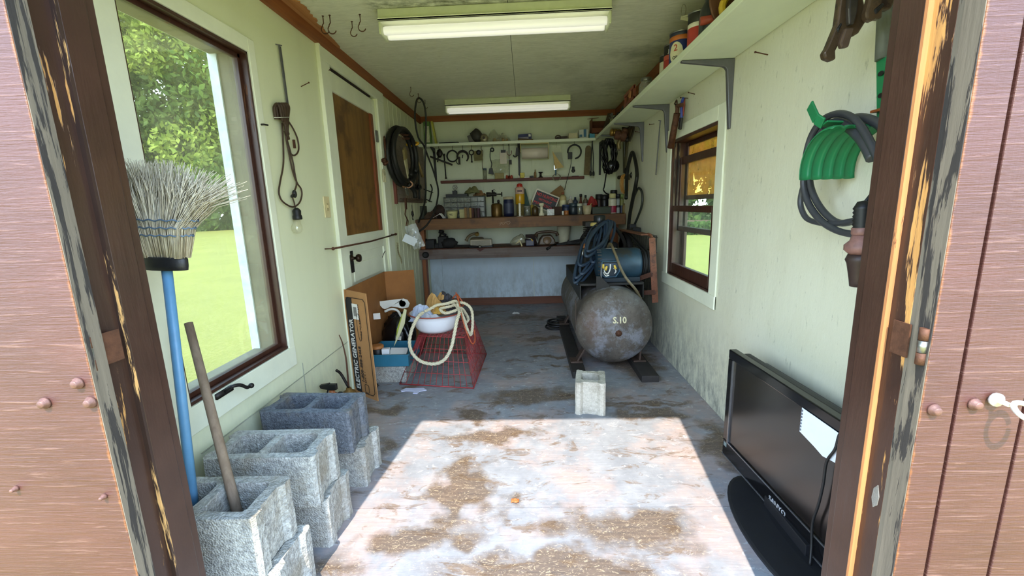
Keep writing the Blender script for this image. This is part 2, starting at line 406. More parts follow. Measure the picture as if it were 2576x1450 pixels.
WL = struct(G().bx(XL-.12, XL, 0.72, 1.345, -.16, ZC+.1).bx(XL-.12, XL, 1.345, 1.975, -.16, 0.54).bx(XL-.12, XL, 1.345, 1.975, 1.895, ZC+.1)
       .bx(XL-.12, XL, 1.975, 2.79, -.16, ZC+.1).bx(XL-.12, XL, 2.79, 3.645, 2.09, ZC+.1).bx(XL-.12, XL-.06, 2.79, 3.645, -.16, 2.09).bx(XL-.12, XL, 3.645, YB+.12, -.16, ZC+.1)
       .build('wall_left', PAINT_L), 'pale mint painted left wall with the casement window and white door')
y = 3.815
while y < YB-0.01:                                        # tongue and groove boards beyond the door
    w = min(0.128, YB-y); G().bx(XL, XL+0.010, y, y+w-0.006, 0, ZC-0.085).build('plank', PAINT_L, WL, bevel=0.003); y += w
G().bx(XL, XL+0.006, 1.36, 2.66, 0.35, 0.352).bx(XL, XL+0.004, 2.085, 2.088, 0, 0.42).build('panel_seam', M('a9ab98', 0.8), WL)
WR = struct(G().bx(XR, XR+.12, 0.72, 2.455, -.16, ZC+.1).bx(XR, XR+.12, 2.455, 3.205, -.16, 0.665).bx(XR, XR+.12, 2.455, 3.205, 1.62, ZC+.1).bx(XR, XR+.12, 3.205, YB+.12, -.16, ZC+.1)
       .build('wall_right', PAINT_R), 'scuffed and mildewed mint painted right wall')
WB = struct(G().bx(XL-.12, XR+.12, YB+.012, YB+.12, -.16, ZC+.1).build('wall_back', PAINT_B), 'mint painted back wall behind the workbench')
for x0, x1 in ((XL, -1.045), (-1.042, 0.081), (0.085, XR)):
    G().bx(x0, x1, YB, YB+.012, 0.70, ZC).build('panel', PAINT_B, WB); G().bx(x0, x1, YB, YB+.012, 0.09, 0.698).build('lower_panel', PAINT_SKYLIT, WB)
struct(G().bx(XL, XR, YB-.018, YB, 0, 0.09).build('baseboard_back', wood('5e3a2a', '7a4c36', 0, 0.7)), 'bare brown baseboard at the foot of the back wall')
WF = struct(G().bx(XL-.12, -0.832, 0.745, YF, -.16, ZC+.1).bx(0.690, XR+.12, 0.745, YF, -.16, ZC+.1).bx(-0.832, 0.690, 0.745, YF, 2.02, ZC+.1)
       .build('wall_front', M('4a3026', 0.6)), 'brown front wall around the wide doorway')
CE = struct(G().bx(XL-.35, XR+.35, 0.50, YB+.35, ZC+.014, ZC+.12).build('ceiling', M('6a6a60')), 'fibreboard ceiling with thin sheet seams')
for x0, x1 in ((XL-.02, -0.0685), (-0.0655, XR+.02)):
    for y0, y1 in ((0.745, 2.9825), (2.9855, YB+.02)):
        G().bx(x0, x1, y0, y1, ZC, ZC+.014).build('ceiling_panel', CEIL, CE)
tr = struct(G().bx(XL, XL+.02, YF, YB, ZC-.075, ZC).build('trim_1', BROWN_Y), 'brown wooden strip where the left wall meets the ceiling')
struct(G().bx(XL+.02, XR, YB-.02, YB, ZC-.062, ZC).build('trim_2', BROWN), 'brown wooden strip along the top of the back wall')
struct(G().bx(XR-.02, XR, YF, YB-.02, ZC-.075, ZC).build('trim_3', BROWN_Y), 'brown wooden strip along the top of the right wall behind the shelf')
# torn edge of the ceiling board over the left strip: bare fibres
g = G(); rnd = random.Random(3); pts = []
yy = 1.75
while yy < 2.95:
    k = max(0.0, 1-abs(yy-2.35)/0.62); pts.append((yy, XL+.02+0.01+0.07*k*rnd.uniform(.6, 1.1))); yy += 0.022
poly = [(XL+.015, pts[0][0])]+[(x, yv) for yv, x in pts]+[(XL+.015, pts[-1][0])]
G().prism(poly, (0, 0, ZC-.001), X3, Y3, -.006).build('torn_edge', wood('9a6232', 'b98250', 1, 0.9, 1.5), tr)

# ---------------------------------------------------------------- left window
W1 = struct(G().bx(XL, XL+.012, 1.225, 1.345, 0.44, 1.955).bx(XL, XL+.012, 1.345, 1.975, 1.895, 1.955).bx(XL, XL+.012, 1.975, 2.022, 0.44, 1.955).bx(XL, XL+.014, 1.225, 2.022, 0.44, 0.54)
       .build('window_1', TRIMW, bevel=0.003), 'tall brown casement window in the left wall, with pale painted trim')
y0, y1, z0, z1 = 1.345, 1.975, 0.54, 1.895
G().bx(XL-.045, XL+.004, y0, y0+.012, z0, z1).bx(XL-.045, XL+.004, y1-.012, y1, z0, z1).bx(XL-.045, XL+.004, y0, y1, z1-.012, z1).bx(XL-.045, XL+.006, y0, y1, z0, z0+.014).build('window_frame', SASH, W1, bevel=0.002)
G().bx(XL-.05, XL-.025, y0+.012, y0+.03, z0, z1).bx(XL-.05, XL-.025, y1-.03, y1-.012, z0, z1).bx(XL-.05, XL-.025, y0, y1, z1-.03, z1-.012).bx(XL-.05, XL-.022, y0, y1, z0+.014, z0+.034).build('sash', SASH, W1, bevel=0.002)
G().bx(XL-.040, XL-.037, y0+.02, y1-.02, z0+.02, z1-.02).build('glass_pane', glassy('old_dusty_window_glass', (0.97, 1.0, 0.95, 1), 0.06, 0.10, (0.8, 0.8, 0.55, 1)), W1)
TAN = M('6e6450', 0.7, 0, 0.2, 6)
G().bx(XL-.16, XL-.05, y0, y0+.004, z0, z1).bx(XL-.16, XL-.05, y1-.004, y1, z0, z1).bx(XL-.16, XL-.05, y0, y1, z1-.004, z1).bx(XL-.16, XL-.05, y0, y1, z0, z0+.006).build('outer_reveal', TAN, W1)
G().bx(XL-.17, XL-.13, y1-.012, y1+.05, z0-.05, z1+.05).bx(XL-.17, XL-.13, y0-.05, y0+.006, z0-.05, z1+.05).bx(XL-.17, XL-.13, y0-.05, y1+.05, z1, z1+.05).build('outer_casing', M('cfd6dd', 0.5), W1)
g = G(); pc = aL(560, 985, 0.012)
g.box(pc+Vector((-.004, 0, -.004)), (0.03, 0.09, 0.022)); g.tube(smooth_path([pc+Vector((.01, .0, .0)), pc+Vector((.035, 0.005, .016)), pc+Vector((.05, .03, .012)), pc+Vector((.055, .06, -.012)), pc+Vector((.055, .075, -.014))], 4), 0.007)
g.ball(pc+Vector((.058, .082, -.014)), 0.011); g.build('crank_handle', METAL_D, W1, smooth=True)
pc = aL(650, 315, 0.002); G().box(pc+Vector((-.01, -.004, -.01)), (0.014, 0.018, 0.08)).tube([pc+Vector((0, 0, 0.002)), pc+Vector((.02, .01, .004)), pc+Vector((.028, .028, .004))], 0.004).build('latch', METAL_D, W1)

# ---------------------------------------------------------------- right window
W2 = struct(G().bx(XR-.012, XR, 2.365, 2.455, 0.585, 1.70).bx(XR-.012, XR, 3.205, 3.285, 0.585, 1.70).bx(XR-.012, XR, 2.455, 3.205, 1.62, 1.70).bx(XR-.016, XR, 2.365, 3.30, 0.585, 0.665)
       .build('window_2', TRIMW, bevel=0.004), 'double hung window with dark brown sashes in the right wall')
y0, y1, z0, z1 = 2.455, 3.205, 0.665, 1.62
G().bx(XR-.004, XR+.12, y0, y0+.012, z0, z1).bx(XR-.004, XR+.12, y1-.012, y1, z0, z1).bx(XR-.004, XR+.12, y0, y1, z1-.02, z1).bx(XR-.004, XR+.14, y0, y1, z0, z0+.012).build('window_frame', SASH, W2)
G().bx(XR+.01, XR+.022, y1-.03, y1-.012, 1.16, z1).bx(XR+.034, XR+.046, y1-.03, y1-.012, 1.16, z1).bx(XR+.01, XR+.022, y0+.012, y0+.03, 1.16, z1).bx(XR+.034, XR+.046, y0+.012, y0+.03, 1.16, z1).build('sash_track', GREYW, W2)
def sash_part(name, x, ya, yb, za, zb, st, bot, top, th=0.03):
    o = G().bx(x, x+th, ya, ya+st, za, zb).bx(x, x+th, yb-st, yb, za, zb).bx(x, x+th, ya+st, yb-st, za, za+bot).bx(x, x+th, ya+st, yb-st, zb-top, zb).build(name, SASH, W2, bevel=0.003)
    return o
s1 = sash_part('lower_sash', XR+.006, y0+.012, y1-.012, z0+.012, 1.165, 0.045, 0.075, 0.04)
G().bx(XR+.018, XR+.021, y0+.05, y1-.05, z0+.08, 1.13).build('glass_pane', glassy('clear_window_glass', (0.97, 1, 0.96, 1), 0.05, 0.03), s1)
s2 = sash_part('upper_sash', XR+.046, y0+.012, y1-.012, 0.985, 1.50, 0.045, 0.035, 0.05)
G().bx(XR+.058, XR+.061, y0+.05, y1-.05, 1.01, 1.46).build('glass_pane', MATS['clear_window_glass'], s2)
s3 = sash_part('storm_sash', XR+.088, y0+.012, y1-.012, z0+.012, 1.60, 0.05, 0.03, 0.03, 0.02)
G().bx(XR+.088, XR+.108, y0+.06, y1-.06, 1.205, 1.235).build('storm_rail', SASH, s3)
G().bx(XR+.097, XR+.099, y0+.05, y1-.05, 1.22, 1.57).build('amber_pane', glassy('amber_film_pane', (1.0, 0.80, 0.36, 1), 0.05, 0.38, (0.95, 0.62, 0.2, 1)), s3)
G().bx(XR+.097, XR+.099, y0+.05, y1-.05, z0+.04, 1.22).build('storm_pane', MATS['clear_window_glass'], s3)

# ---------------------------------------------------------------- white door in the left wall
ya, yb = 2.79, 3.645
D1 = struct(G().bx(XL, XL+.016, 2.672, ya, 0, 2.09).bx(XL, XL+.018, 2.672, 3.80, 2.09, 2.165).bx(XL, XL+.016, yb, 3.80, 0, 2.09).bx(XL, XL+.024, 2.650, 2.6715, 0, 2.165).build('door_1', TRIMW, bevel=0.003), 'pale painted casing and door with a plywood panel in the left wall')
dl = G().bx(XL-.045, XL-.012, ya+.006, ya+.055, .02, 2.075).bx(XL-.045, XL-.012, 3.575, yb-.004, .02, 2.075).bx(XL-.045, XL-.012, ya+.055, 3.575, 1.955, 2.075).bx(XL-.045, XL-.012, ya+.055, 3.575, .90, 1.035).bx(XL-.045, XL-.012, ya+.055, 3.575, .02, .22).build('door_leaf', TRIMW, D1, bevel=0.003)
G().bx(XL-.04, XL-.026, ya+.05, 3.58, 1.03, 1.96).build('plywood_panel', PLY, dl)
G().bx(XL-.04, XL-.026, ya+.05, 3.58, .2, .92).bx(XL-.03, XL-.02, ya+.14, 3.49, .70, .83).bx(XL-.03, XL-.02, ya+.14, 3.49, .30, .60).build('lower_panel', TRIMW, dl, bevel=0.006)
G().bx(XL-.026, XL-.010, 3.525, 3.575, 1.035, 1.955).build('glazing_strip', wood('6b3216', '8a4a22', 2, 0.5), dl)
G().bx(XL-.044, XL+.006, ya-.004, ya+.008, 0.1, 1.06).build('bare_jamb_edge', wood('6b3a1c', '8f5a30', 2), D1)
G().bx(XL-.03, XL-.004, ya+.01, yb-.1, 2.078, 2.088).build('head_gap', M('2a1a12', 0.8), D1)
pk = aL(885, 650, -0.012)
G().lathe([(0.026, 0), (0.026, .004), (0.011, .008), (0.010, .03), (0.024, .036), (0.029, .05), (0.024, .062), (0, .066)], pk, X3, 18).build('door_knob', M('3a2a20', 0.35, 0.7), dl)
G().bx(pk.x-.001, pk.x+.003, pk.y-.022, pk.y+.022, pk.z-.1, pk.z+.05).build('lock_plate', METAL_D, dl)
G().bx(XL-.014, XL+.002, 3.600, 3.640, 1.75, 1.84).build('hinge', STEEL, D1)

# ---------------------------------------------------------------- the doorway's jambs and the two outward doors
def jamb(sgn, xin, label, name):
    """sgn +1: left jamb, faces +x"""
    def b(xa, xb, *r): return (min(xa, xb), max(xa, xb))+r
    j = struct(G().bx(*b(xin-sgn*.006, xin-sgn*.03, 0.745, 0.872, -.02, 2.03)).build(name, JAMB, bevel=0.002), label)
    G().bx(*b(xin+sgn*.008, xin-sgn*.006, 0.802, 0.858, -.02, 2.03)).build('door_stop', JAMB, j, bevel=0.003)
    G().bx(*b(xin+sgn*.004, xin-sgn*.006, 0.858, 0.878, -.02, 2.03)).build('edge_strip', JAMB, j, bevel=0.002)
    G().bx(*b(xin+sgn*.0085, xin-sgn*.008, 0.797, 0.803, -.02, 2.03)).build('worn_edge', BAREL if sgn > 0 else BAREW, j)
    G().bx(*b(xin-sgn*.001, xin-sgn*.006, 0.755, 0.797, -.02, 2.03)).build('rebate', JAMB2, j)
    G().bx(*b(xin-sgn*.002, xin-sgn*.012, 0.728, 0.757, -.02, 2.03)).build('outer_casing', GREYW, j, bevel=0.002)
    return j
JL = jamb(1, -0.822, 'dark brown peeling jamb on the left of the doorway', 'trim_4')
JR = jamb(-1, 0.681, 'worn brown jamb with bare orange wood on the right of the doorway', 'trim_5')
struct(G().bx(-0.832, 0.690, 0.745, 0.872, 2.0, 2.02).build('trim_6', JAMB), 'brown head board over the doorway')
struct(G().bx(-0.84, 0.70, 0.66, 0.862, -.05, -.003).build('trim_7', GREYW), 'weathered threshold under the doorway')
def leaf(name, x_edge, sgn, label):
    """outward door leaf folded back flat beside the doorway: boards with a groove between"""
    mat = leaf_mat(x_edge, sgn)
    w = [0.062, 0.115, 0.115, 0.115, 0.115, 0.115, 0.10] if sgn > 0 else [0.737]
    def b(xa, xb, *r): return (min(xa, xb), max(xa, xb))+r
    tot = sum(w)
    d = struct(G().bx(*b(x_edge+sgn*.004, x_edge+sgn*tot, 0.726, 0.744, -.03, 2.0)).build(name, mat), label)
    G().bx(*b(x_edge-sgn*.0012, x_edge+sgn*.002, 0.7115, 0.744, -.03, 2.0)).build('door_edge', GREYW, d)
    x = x_edge
    for k, wd in enumerate(w):
        G().bx(*b(x, x+sgn*(wd-.006), 0.710, 0.727, -.03, 2.0)).build('door_board', mat, d, bevel=0.002); x += sgn*wd
    return d
DR = leaf('door_3', 0.683, 1, 'right brown rough-sawn door folded back, with ring pull')
DL = leaf('door_2', -0.806, -1, 'left brown rough-sawn door folded back, with rusty hinge bolts')
RUSTP = M('6a4a40', 0.5, 0.2, 0.3, 40, 0.3)
for d, lst in ((DL, ((196, 965), (113, 1015), (228, 1013), (40, 1230), (262, 1250))), (DR, ((2350, 1032), (2452, 1018)))):
    for i, (x, y) in enumerate(lst):
        p = aY(x, y, 0.708); s = 0.5 if i > 2 else 1.0
        G().lathe([(0.011*s, 0.002), (0.011*s, -.0015), (0.0075*s, -.004), (0.0072*s, -.008), (0.005*s, -.0095), (0, -.0098)], p, Y3, 14).build('bolt', RUSTP, d)
G().prism([(0, 0), (.006, .018), (.004, .04), (-.004, .052), (-.010, .03), (-.008, .010)], (0.6818, 0.772, 0.585), Y3, Z3, -.0015).build('paint_blob', M('77746e', .6, 0, .2, 60, .4), JR)
G().bx(XR-.045, XR-.001, 1.16, 1.20, 1.63, 1.74).build('wood_chip', wood('a0602c', 'b9793c', 2, .7), WR, bevel=.004)
pr = aY(2506, 1006, 0.704)
G().lathe([(0.012, 0.002), (0.012, -.003), (0.004, -.004), (0.004, -.020)], pr, Y3, 12).tube(arc(pr+Vector((0.014, -.036, -.006)), (1, 0.12, -.05), (0.0, -0.9, -.5), 0.019, 0, 345, 22), 0.0042).build('ring_pull', M('d8d4cc', 0.4, 0.3, 0.1), DR)
for d, j, xx, s in ((DL, JL, -0.812, 1), (DR, JR, 0.680, -1)):
    z = 0.955 if s > 0 else 0.94
    for k in range(3):
        G().lathe([(0.0075, 0), (0.0075, .021)], (xx, 0.722, z-.033+k*.022), Z3, 12).build('hinge_knuckle', (METAL_R, STEEL, METAL_R)[k], d)
    G().box((xx+s*0.001, 0.765, z), (0.003, 0.035, 0.062)).build('hinge_plate', METAL_R, d)
# ---------------------------------------------------------------- outdoors
def grass_mat(name, a, b, c3):
    n = N(name); f = n.noise(n.coord(), 0.6, 6, 0.7); f2 = n.noise(n.coord(), 30, 4, 0.8)
    c = n.ramp(f, [(0.3, srgb(a)), (0.7, srgb(b))]); c = n.mix(n.ramp(f2, [(0.45, 0.0), (0.62, 0.6)]), c, srgb(c3))
    n.col(c); n.set(0.9, 0, 0.1); n.bump(f2, 0.6, 0.03); return n.m
LAWN = grass_mat('lawn_grass', '666830', '77763a', '85804c')
BOUNCE = grass_mat('pale_bounce_grass', '9a9148', 'aea35e', 'c2b478')
struct(G().bx(-70, 70, -40, 70, -0.32, -0.24).build('lawn', LAWN), 'sunny mown lawn around the shed')
struct(G().bx(-5, 5, -8, 0.55, -0.245, -0.20).build('bounce_ground', BOUNCE), 'unseen pale grass added before the doorway to bounce light inside')  # unseen bright ground, added to bounce light onto the ceiling
struct(G().bx(4, 40, 25, 33, -0.245, -0.225).build('road', M('5e4238', .9, 0, .15, 2)), 'pinkish dirt road beyond the lawn on the right')
def leaf_tree_mat(name, a, b):
    n = N(name); f = n.noise(n.coord(), 0.9, 4, 0.6); c = n.ramp(f, [(0.3, srgb(a)), (0.7, srgb(b))])
    n.col(c); n.set(0.7, 0, 0.2)
    tl = n.new('ShaderNodeBsdfTranslucent'); n.link(c, tl.inputs[0]); mx = n.new('ShaderNodeMixShader'); mx.inputs[0].default_value = 0.4
    n.link(n.b.outputs[0], mx.inputs[1]); n.link(tl.outputs[0], mx.inputs[2]); n.link(mx.outputs[0], n.o.inputs[0]); return n.m
LEAVES = [leaf_tree_mat('leaves_mid', '46602a', '70863a'), leaf_tree_mat('leaves_light', '66782e', '94a048'), leaf_tree_mat('leaves_dark', '364a22', '5c7034')]
BARK = M('4a3c30', 0.9, 0, 0.3, 8, 0.4)
def crown_mesh(name, seed, n, h, r, leaf, mat):
    rnd = random.Random(seed); V = []; Fc = []
    cl = [(rnd.uniform(-1, 1)*r*.75, rnd.uniform(-1, 1)*r*.75, h*(0.16+0.8*rnd.random()**0.9), rnd.uniform(.22, .42)*r) for _ in range(26)]
    for i in range(n):
        cx, cy, cz, cr = cl[i % 26]
        d = Vector((rnd.gauss(0, 1), rnd.gauss(0, 1), rnd.gauss(0, .8))).normalized()*cr*(0.55+0.5*rnd.random())
        p = Vector((cx, cy, cz))+d; s = leaf*rnd.uniform(.5, 1.2)
        a = Vector((rnd.gauss(0, 1), rnd.gauss(0, 1), rnd.gauss(0, .6))).normalized(); b = a.orthogonal().normalized()
        b = Matrix.Rotation(rnd.uniform(0, 6.3), 3, a) @ b; c = a.cross(b); o = len(V)
        V += [p-b*s, p+c*s*.5, p+b*s, p-c*s*.5]; Fc.append((o, o+1, o+2, o+3))
    me = bpy.data.meshes.new(name); me.from_pydata(V, [], Fc); me.update(); me.materials.append(mat); return me
CROWNS = [crown_mesh('crown', 11, 16000, 15, 3.8, .17, LEAVES[0]), crown_mesh('crown', 12, 16000, 16, 3.6, .16, LEAVES[1]), crown_mesh('crown', 13, 16000, 14, 4.2, .17, LEAVES[2])]
tb = G().tube([(0, 0, -.3), (0.05, 0, 3), (-.1, .1, 8), (0, 0, 12)], [.26, .2, .14, .05], 8); trunk_me = bpy.data.meshes.new('trunk'); trunk_me.from_pydata(tb.v, [], tb.f); trunk_me.update(); trunk_me.materials.append(BARK)
rt = random.Random(5)
TREES = [(-61, 54, 2, 'dark green tree beyond the lawn, leftmost of those at its far edge'), (-52, 54, 0, 'mid green tree beyond the lawn, second from the left end of the tree line'), (-44.5, 54, 2, 'dark green tree at the left edge of the left window view'), (-38.5, 53, 1, 'bright yellow-green tree in the middle of the left window view'), (-32, 54, 0, 'mid green tree at the right edge of the left window view'), (-24, 54, 2, 'dark green tree beyond the lawn, hidden by the wall past the left window'),
         (-48, 66, 1, 'tall light green tree rising behind, toward the left of the left window view'), (-41, 66, 0, 'tall mid green tree rising behind the yellow-green one'), (-35, 67, 2, 'tall dark tree rising behind, right of the yellow-green one'),
         (11, 40, 0, 'mid green tree past the dirt road, leftmost of that row'), (17.5, 38, 1, 'light green tree past the dirt road in the right window view'), (23.5, 37, 2, 'dark green tree past the dirt road at the right of the right window view'), (31, 39, 0, 'mid green tree past the dirt road, rightmost of that row'), (20.5, 50, 1, 'tall light green tree behind the row past the dirt road'), (28, 50, 2, 'tall dark tree behind the row past the dirt road')]
for az, d, k, lab in TREES:
    t = thing('tree', lab, 'tree', (d*sin(radians(az)), d*cos(radians(az)), -.25))
    s = (1.95 if az < 0 else 1.35)*rt.uniform(.95, 1.08); t.scale = (s, s, s); t.rotation_euler = (0, 0, rt.uniform(0, 6.28))
    for nm, me in (('crown', CROWNS[k]), ('trunk', trunk_me)):
        o = bpy.data.objects.new(nm, me); C.objects.link(o); o.parent = t
V = []; Fc = []; rnd = random.Random(8)
for i in range(22000):
    az = rnd.uniform(-60, -20) if rnd.random() < .58 else rnd.uniform(6, 34); d = rnd.uniform(49, 51) if az < 0 else rnd.uniform(19.5, 20.6) if i % 3 else rnd.uniform(34, 35); z = -.25+rnd.random()**1.6*(5.5 if az < 0 else .5 if i % 3 else 6.5)
    p = Vector((d*sin(radians(az)), d*cos(radians(az)), z)); s = rnd.uniform(.2, .5) if az < 0 else rnd.uniform(.06, .16) if i % 3 else rnd.uniform(.15, .4); a = Vector((rnd.gauss(0, 1), rnd.gauss(0, 1), rnd.gauss(0, .6))).normalized(); b = a.orthogonal().normalized(); c = a.cross(b); o = len(V)
    V += [p-b*s, p+c*s*.6, p+b*s, p-c*s*.6]; Fc.append((o, o+1, o+2, o+3))
me = bpy.data.meshes.new('undergrowth'); me.from_pydata(V, [], Fc); me.update(); me.materials.append(LEAVES[2])
o = bpy.data.objects.new('undergrowth', me); C.objects.link(o); tag(o, 'dark green undergrowth beneath the trees along the lawn edge', 'undergrowth', kind='stuff')
# ---------------------------------------------------------------- ceiling lamps and hooks
LAMPW = M('c9cfae', 0.45, 0, 0.12, 8, 0.05); LENS = None
def lens_mat():
    n = N('frosted_tube'); n.col(srgb('f4f3ea')); n.set(0.28); n.b.inputs['Emission Color'].default_value = (1, 0.98, 0.9, 1); n.b.inputs['Emission Strength'].default_value = 0.4; return n.m
LENS = lens_mat()
def ceiling_light(xa, xb, ya, yb, label, pad):
    xc, yc = (xa+xb)/2, (ya+yb)/2
    t = thing('ceiling_light', label, 'lamp', (xc, yc, ZC-.14), 'fluorescent lamps on the ceiling')
    G().bx(xa, xb, ya, yb, ZC-.05, ZC-.001).build('housing', LAMPW, t, bevel=0.003)
    G().bx(xa, xb, ya-.012, ya, ZC-.062, ZC-.048).bx(xa, xb, ya-.012, yb+.012, ZC-.062, ZC-.052).build('reflector', TRIMW, t, bevel=0.002)
    for dy in (-.036, .036):
        G().lathe([(0.019, 0), (0.021, .01), (0.021, xb-xa-.05), (0.019, xb-xa-.04)], (xa+.02, yc+dy, ZC-.098), X3, 18).build('tube', LENS, t)
    for x in (xa+.006, xb-.006):
        G().bx(x-.006, x+.006, yc-.065, yc+.065, ZC-.122, ZC-.05).build('end_cap', LAMPW, t, bevel=0.008)
ceiling_light(-0.755, 0.472, 2.445, 2.575, 'long two-tube ceiling lamp in front, with mildewed housing', 0)
ceiling_light(-0.765, 0.462, 4.39, 4.51, 'long ceiling lamp close to the back wall', 0)
HOOKS = [((812, 40), 1.15, 'rusty screw hook in the ceiling, leftmost of the four by the torn strip'), ((829, 38), 1.2, 'rusty screw hook in the ceiling, second from left by the torn strip'), ((885, 54), 1.0, 'small rusty screw hook in the ceiling, lowest of the four before the front lamp'),
         ((905, 36), 1.1, 'rusty screw hook in the ceiling, nearest of the four to the front lamp'), ((1033, 219), 1.0, 'lone screw hook in the ceiling before the hanging black cable'), ((1052, 236), 1.0, 'screw hook in the ceiling that carries the hanging black cable'), ((1069, 252), 1.0, 'screw hook in the ceiling just behind the hanging black cable')]
for (x, y), s, lab in HOOKS:
    p = aZ(x, y, ZC); k = 0.045*s
    pts = [p, p-Z3*k*.7, p-Z3*k*.9+X3*(-k*.15)]+arc(p+Vector((k*.12, 0, -k*1.3)), X3, Z3, k*.42, 130, 340, 10)
    tag(G().tube(pts, 0.0024*s, 6).lathe([(0.006, 0), (0.006, .002)], p-Z3*.002).build('screw_hook', METAL_R), lab, 'hook', 'screw hooks in the ceiling')

# ---------------------------------------------------------------- left wall: rods, nails, drop light, switch
def nail(a, b, off, lab, wall='L', r=0.0022):
    f = aL if wall == 'L' else aR
    p = f(a[0], a[1], 0.0); q = f(b[0], b[1], off)
    tag(G().tube([p, q], r, 6).ball(q, r*2, seg=8, rings=5).build('nail', METAL_R), lab, 'nail', 'nails in the walls')
nail((757, 218), (777, 208), .035, 'bent nail in the left wall between the drop light and the door casing')
nail((815, 180), (830, 176), .02, 'nail at the head of the white door')
p0, p1 = aL(702, 115, .012), aL(723, 268, .012)
tag(G().bar(p0, p1, .006, .006, X3).bar(p0+Y3*.012, p1+Y3*.01, .004, .005, X3).tube([p0+Vector((-.012, -.01, .004)), p0+Vector((.008, .012, .004))], .003, 6).build('steel_rod', GALV), 'thin steel double rod hanging on a nail above the drop light', 'rod')
def L_(pts, off=.02, k=5): return smooth_path([aL(x, y, (o[0] if o else off)) for x, y, *o in pts], k)
CORD = M('3f2c1c', 0.6, 0, 0.3, 40, 0.1)
t = thing('drop_light', 'brown corded drop light with bare bulb hanging beside the window', 'lamp', aL(720, 300, 0.0))
g = G()
for i, (dx, w, b) in enumerate(((-14, 9, 320), (-8, 8, 332), (-2, 8, 345), (4, 7, 338), (9, 6, 350), (0, 10, 315))):
    g.tube(L_([(708+dx, 300, .012+.006*(i % 3)), (704+dx, 272, .016), (710+dx, 262, .022), (717+dx, 270, .03), (718+dx*.6, 300, .035), (720+dx*.3, b-14, .028), (724+dx*.2, b, .02)], 4), .0075, 7)
g.build('cord_bundle', CORD, t)
g = G()
g.tube(L_([(722, 300), (738, 325), (749, 352), (751, 378), (741, 391), (729, 384), (722, 360), (718, 330)]), .0042, 7)
g.tube(L_([(710, 310), (713, 380), (712, 420), (704, 462), (702, 488), (712, 508), (735, 521), (752, 512), (759, 492), (757, 475), (747, 460), (736, 430), (726, 380), (718, 330)]), .0042, 7)
g.tube(L_([(716, 330), (735, 400), (742, 440), (746, 462), (742, 478), (737, 488)]), .0042, 7)
g.tube(L_([(742, 478), (736, 495), (740, 510), (743, 525), (748, 533)]), .0036, 7); g.build('cord', CORD, t)
G().tube([aL(690, 296, .045), aL(728, 295, .045)], .0022, 6).build('tie_wire', M('c9c9c0', 0.5), t)
pk = aL(741, 488, .022); G().ball(pk, .016, (.7, .8, 1.3), 10, 7).bar(pk, pk+Vector((0, -.03, -.015)), .012, .01).build('plug', BLACK, t)
pk = aL(740, 362, .02); G().bar(pk+Z3*.02, pk-Z3*.022, .01, .01, X3).build('plug', METAL_R, t)
ps = aL(749, 553, .03)
G().lathe([(0.021, 0), (0.023, .004), (0.022, .02), (0.019, .024), (0.021, .045), (0.013, .056), (0.005, .06)], ps, Z3, 18).build('socket', BLACK, t)
G().lathe([(0.0, -.072), (0.012, -.070), (0.022, -.06), (0.027, -.046), (0.025, -.032), (0.016, -.016), (0.013, 0)], ps, (0.12, 0.2, 1), 20).build('bulb', glassy('bulb_glass', (0.96, 0.96, 0.9, 1), 0.10, 0.10, (.9, .88, .75, 1)), t)
t = thing('switch_plate', 'cream light switch plate on the wall beside the white door', 'switch', aL(821, 519, 0))
G().bx(XL, XL+.006, 2.532, 2.606, 1.165, 1.290).build('plate', M('ddcf9e', 0.4, 0, 0.1), t, bevel=0.003)
G().bx(XL+.005, XL+.016, 2.562, 2.574, 1.222, 1.240).bx(XL+.005, XL+.008, 2.555, 2.582, 1.205, 1.252).build('toggle', M('c8b98a', 0.4, 0, 0.1), t, bevel=0.001)
p0, p1 = aL(838, 626, .05), aL(998, 589, .05)
tag(G().tube([p0, p0.lerp(p1, .5)-Z3*.01, p1], .006, 8).ball(p0, .010).ball(p1-Y3*.03, .012).tube([p0, p0-X3*.05], .004, 6).tube([p1-Y3*.05, p1-Y3*.05-X3*.05], .004, 6).build('door_bar', METAL_R, smooth=True), 'rusty iron rod fixed across the white door', 'bar')
p0 = aL(967, 350, .03)
tag(G().tube([p0, p0-Z3*.16], .009, 8).tube(arc(p0+Z3*.008, Y3, Z3, .014, 0, 360, 12), .004, 6).ball(aL(966, 405, .035), .022, jit=.15).ball(aL(972, 408, .03), .018, jit=.15).ball(aL(968, 412, .04), .016, jit=.1).build('rusty_latch', METAL_R, smooth=True), 'rusty spring latch with round knobs on the door casing', 'latch')
pa = aL(966, 440, .02)
tag(G().tube(arc(pa+Z3*.022, Y3, Z3, .022, 0, 180, 8)+[pa+Vector((0, -.024, -.06))], .007, 6).tube([pa+Vector((0, .022, .02)), pa+Vector((0, .024, -.06))], .007, 6).bar(pa+Z3*.03, pa-Z3*.005, .03, .006, X3).build('plastic_tag', M('cfc7a0', 0.5)), 'cream plastic fork-shaped tag hanging under the rusty latch', 'tag')

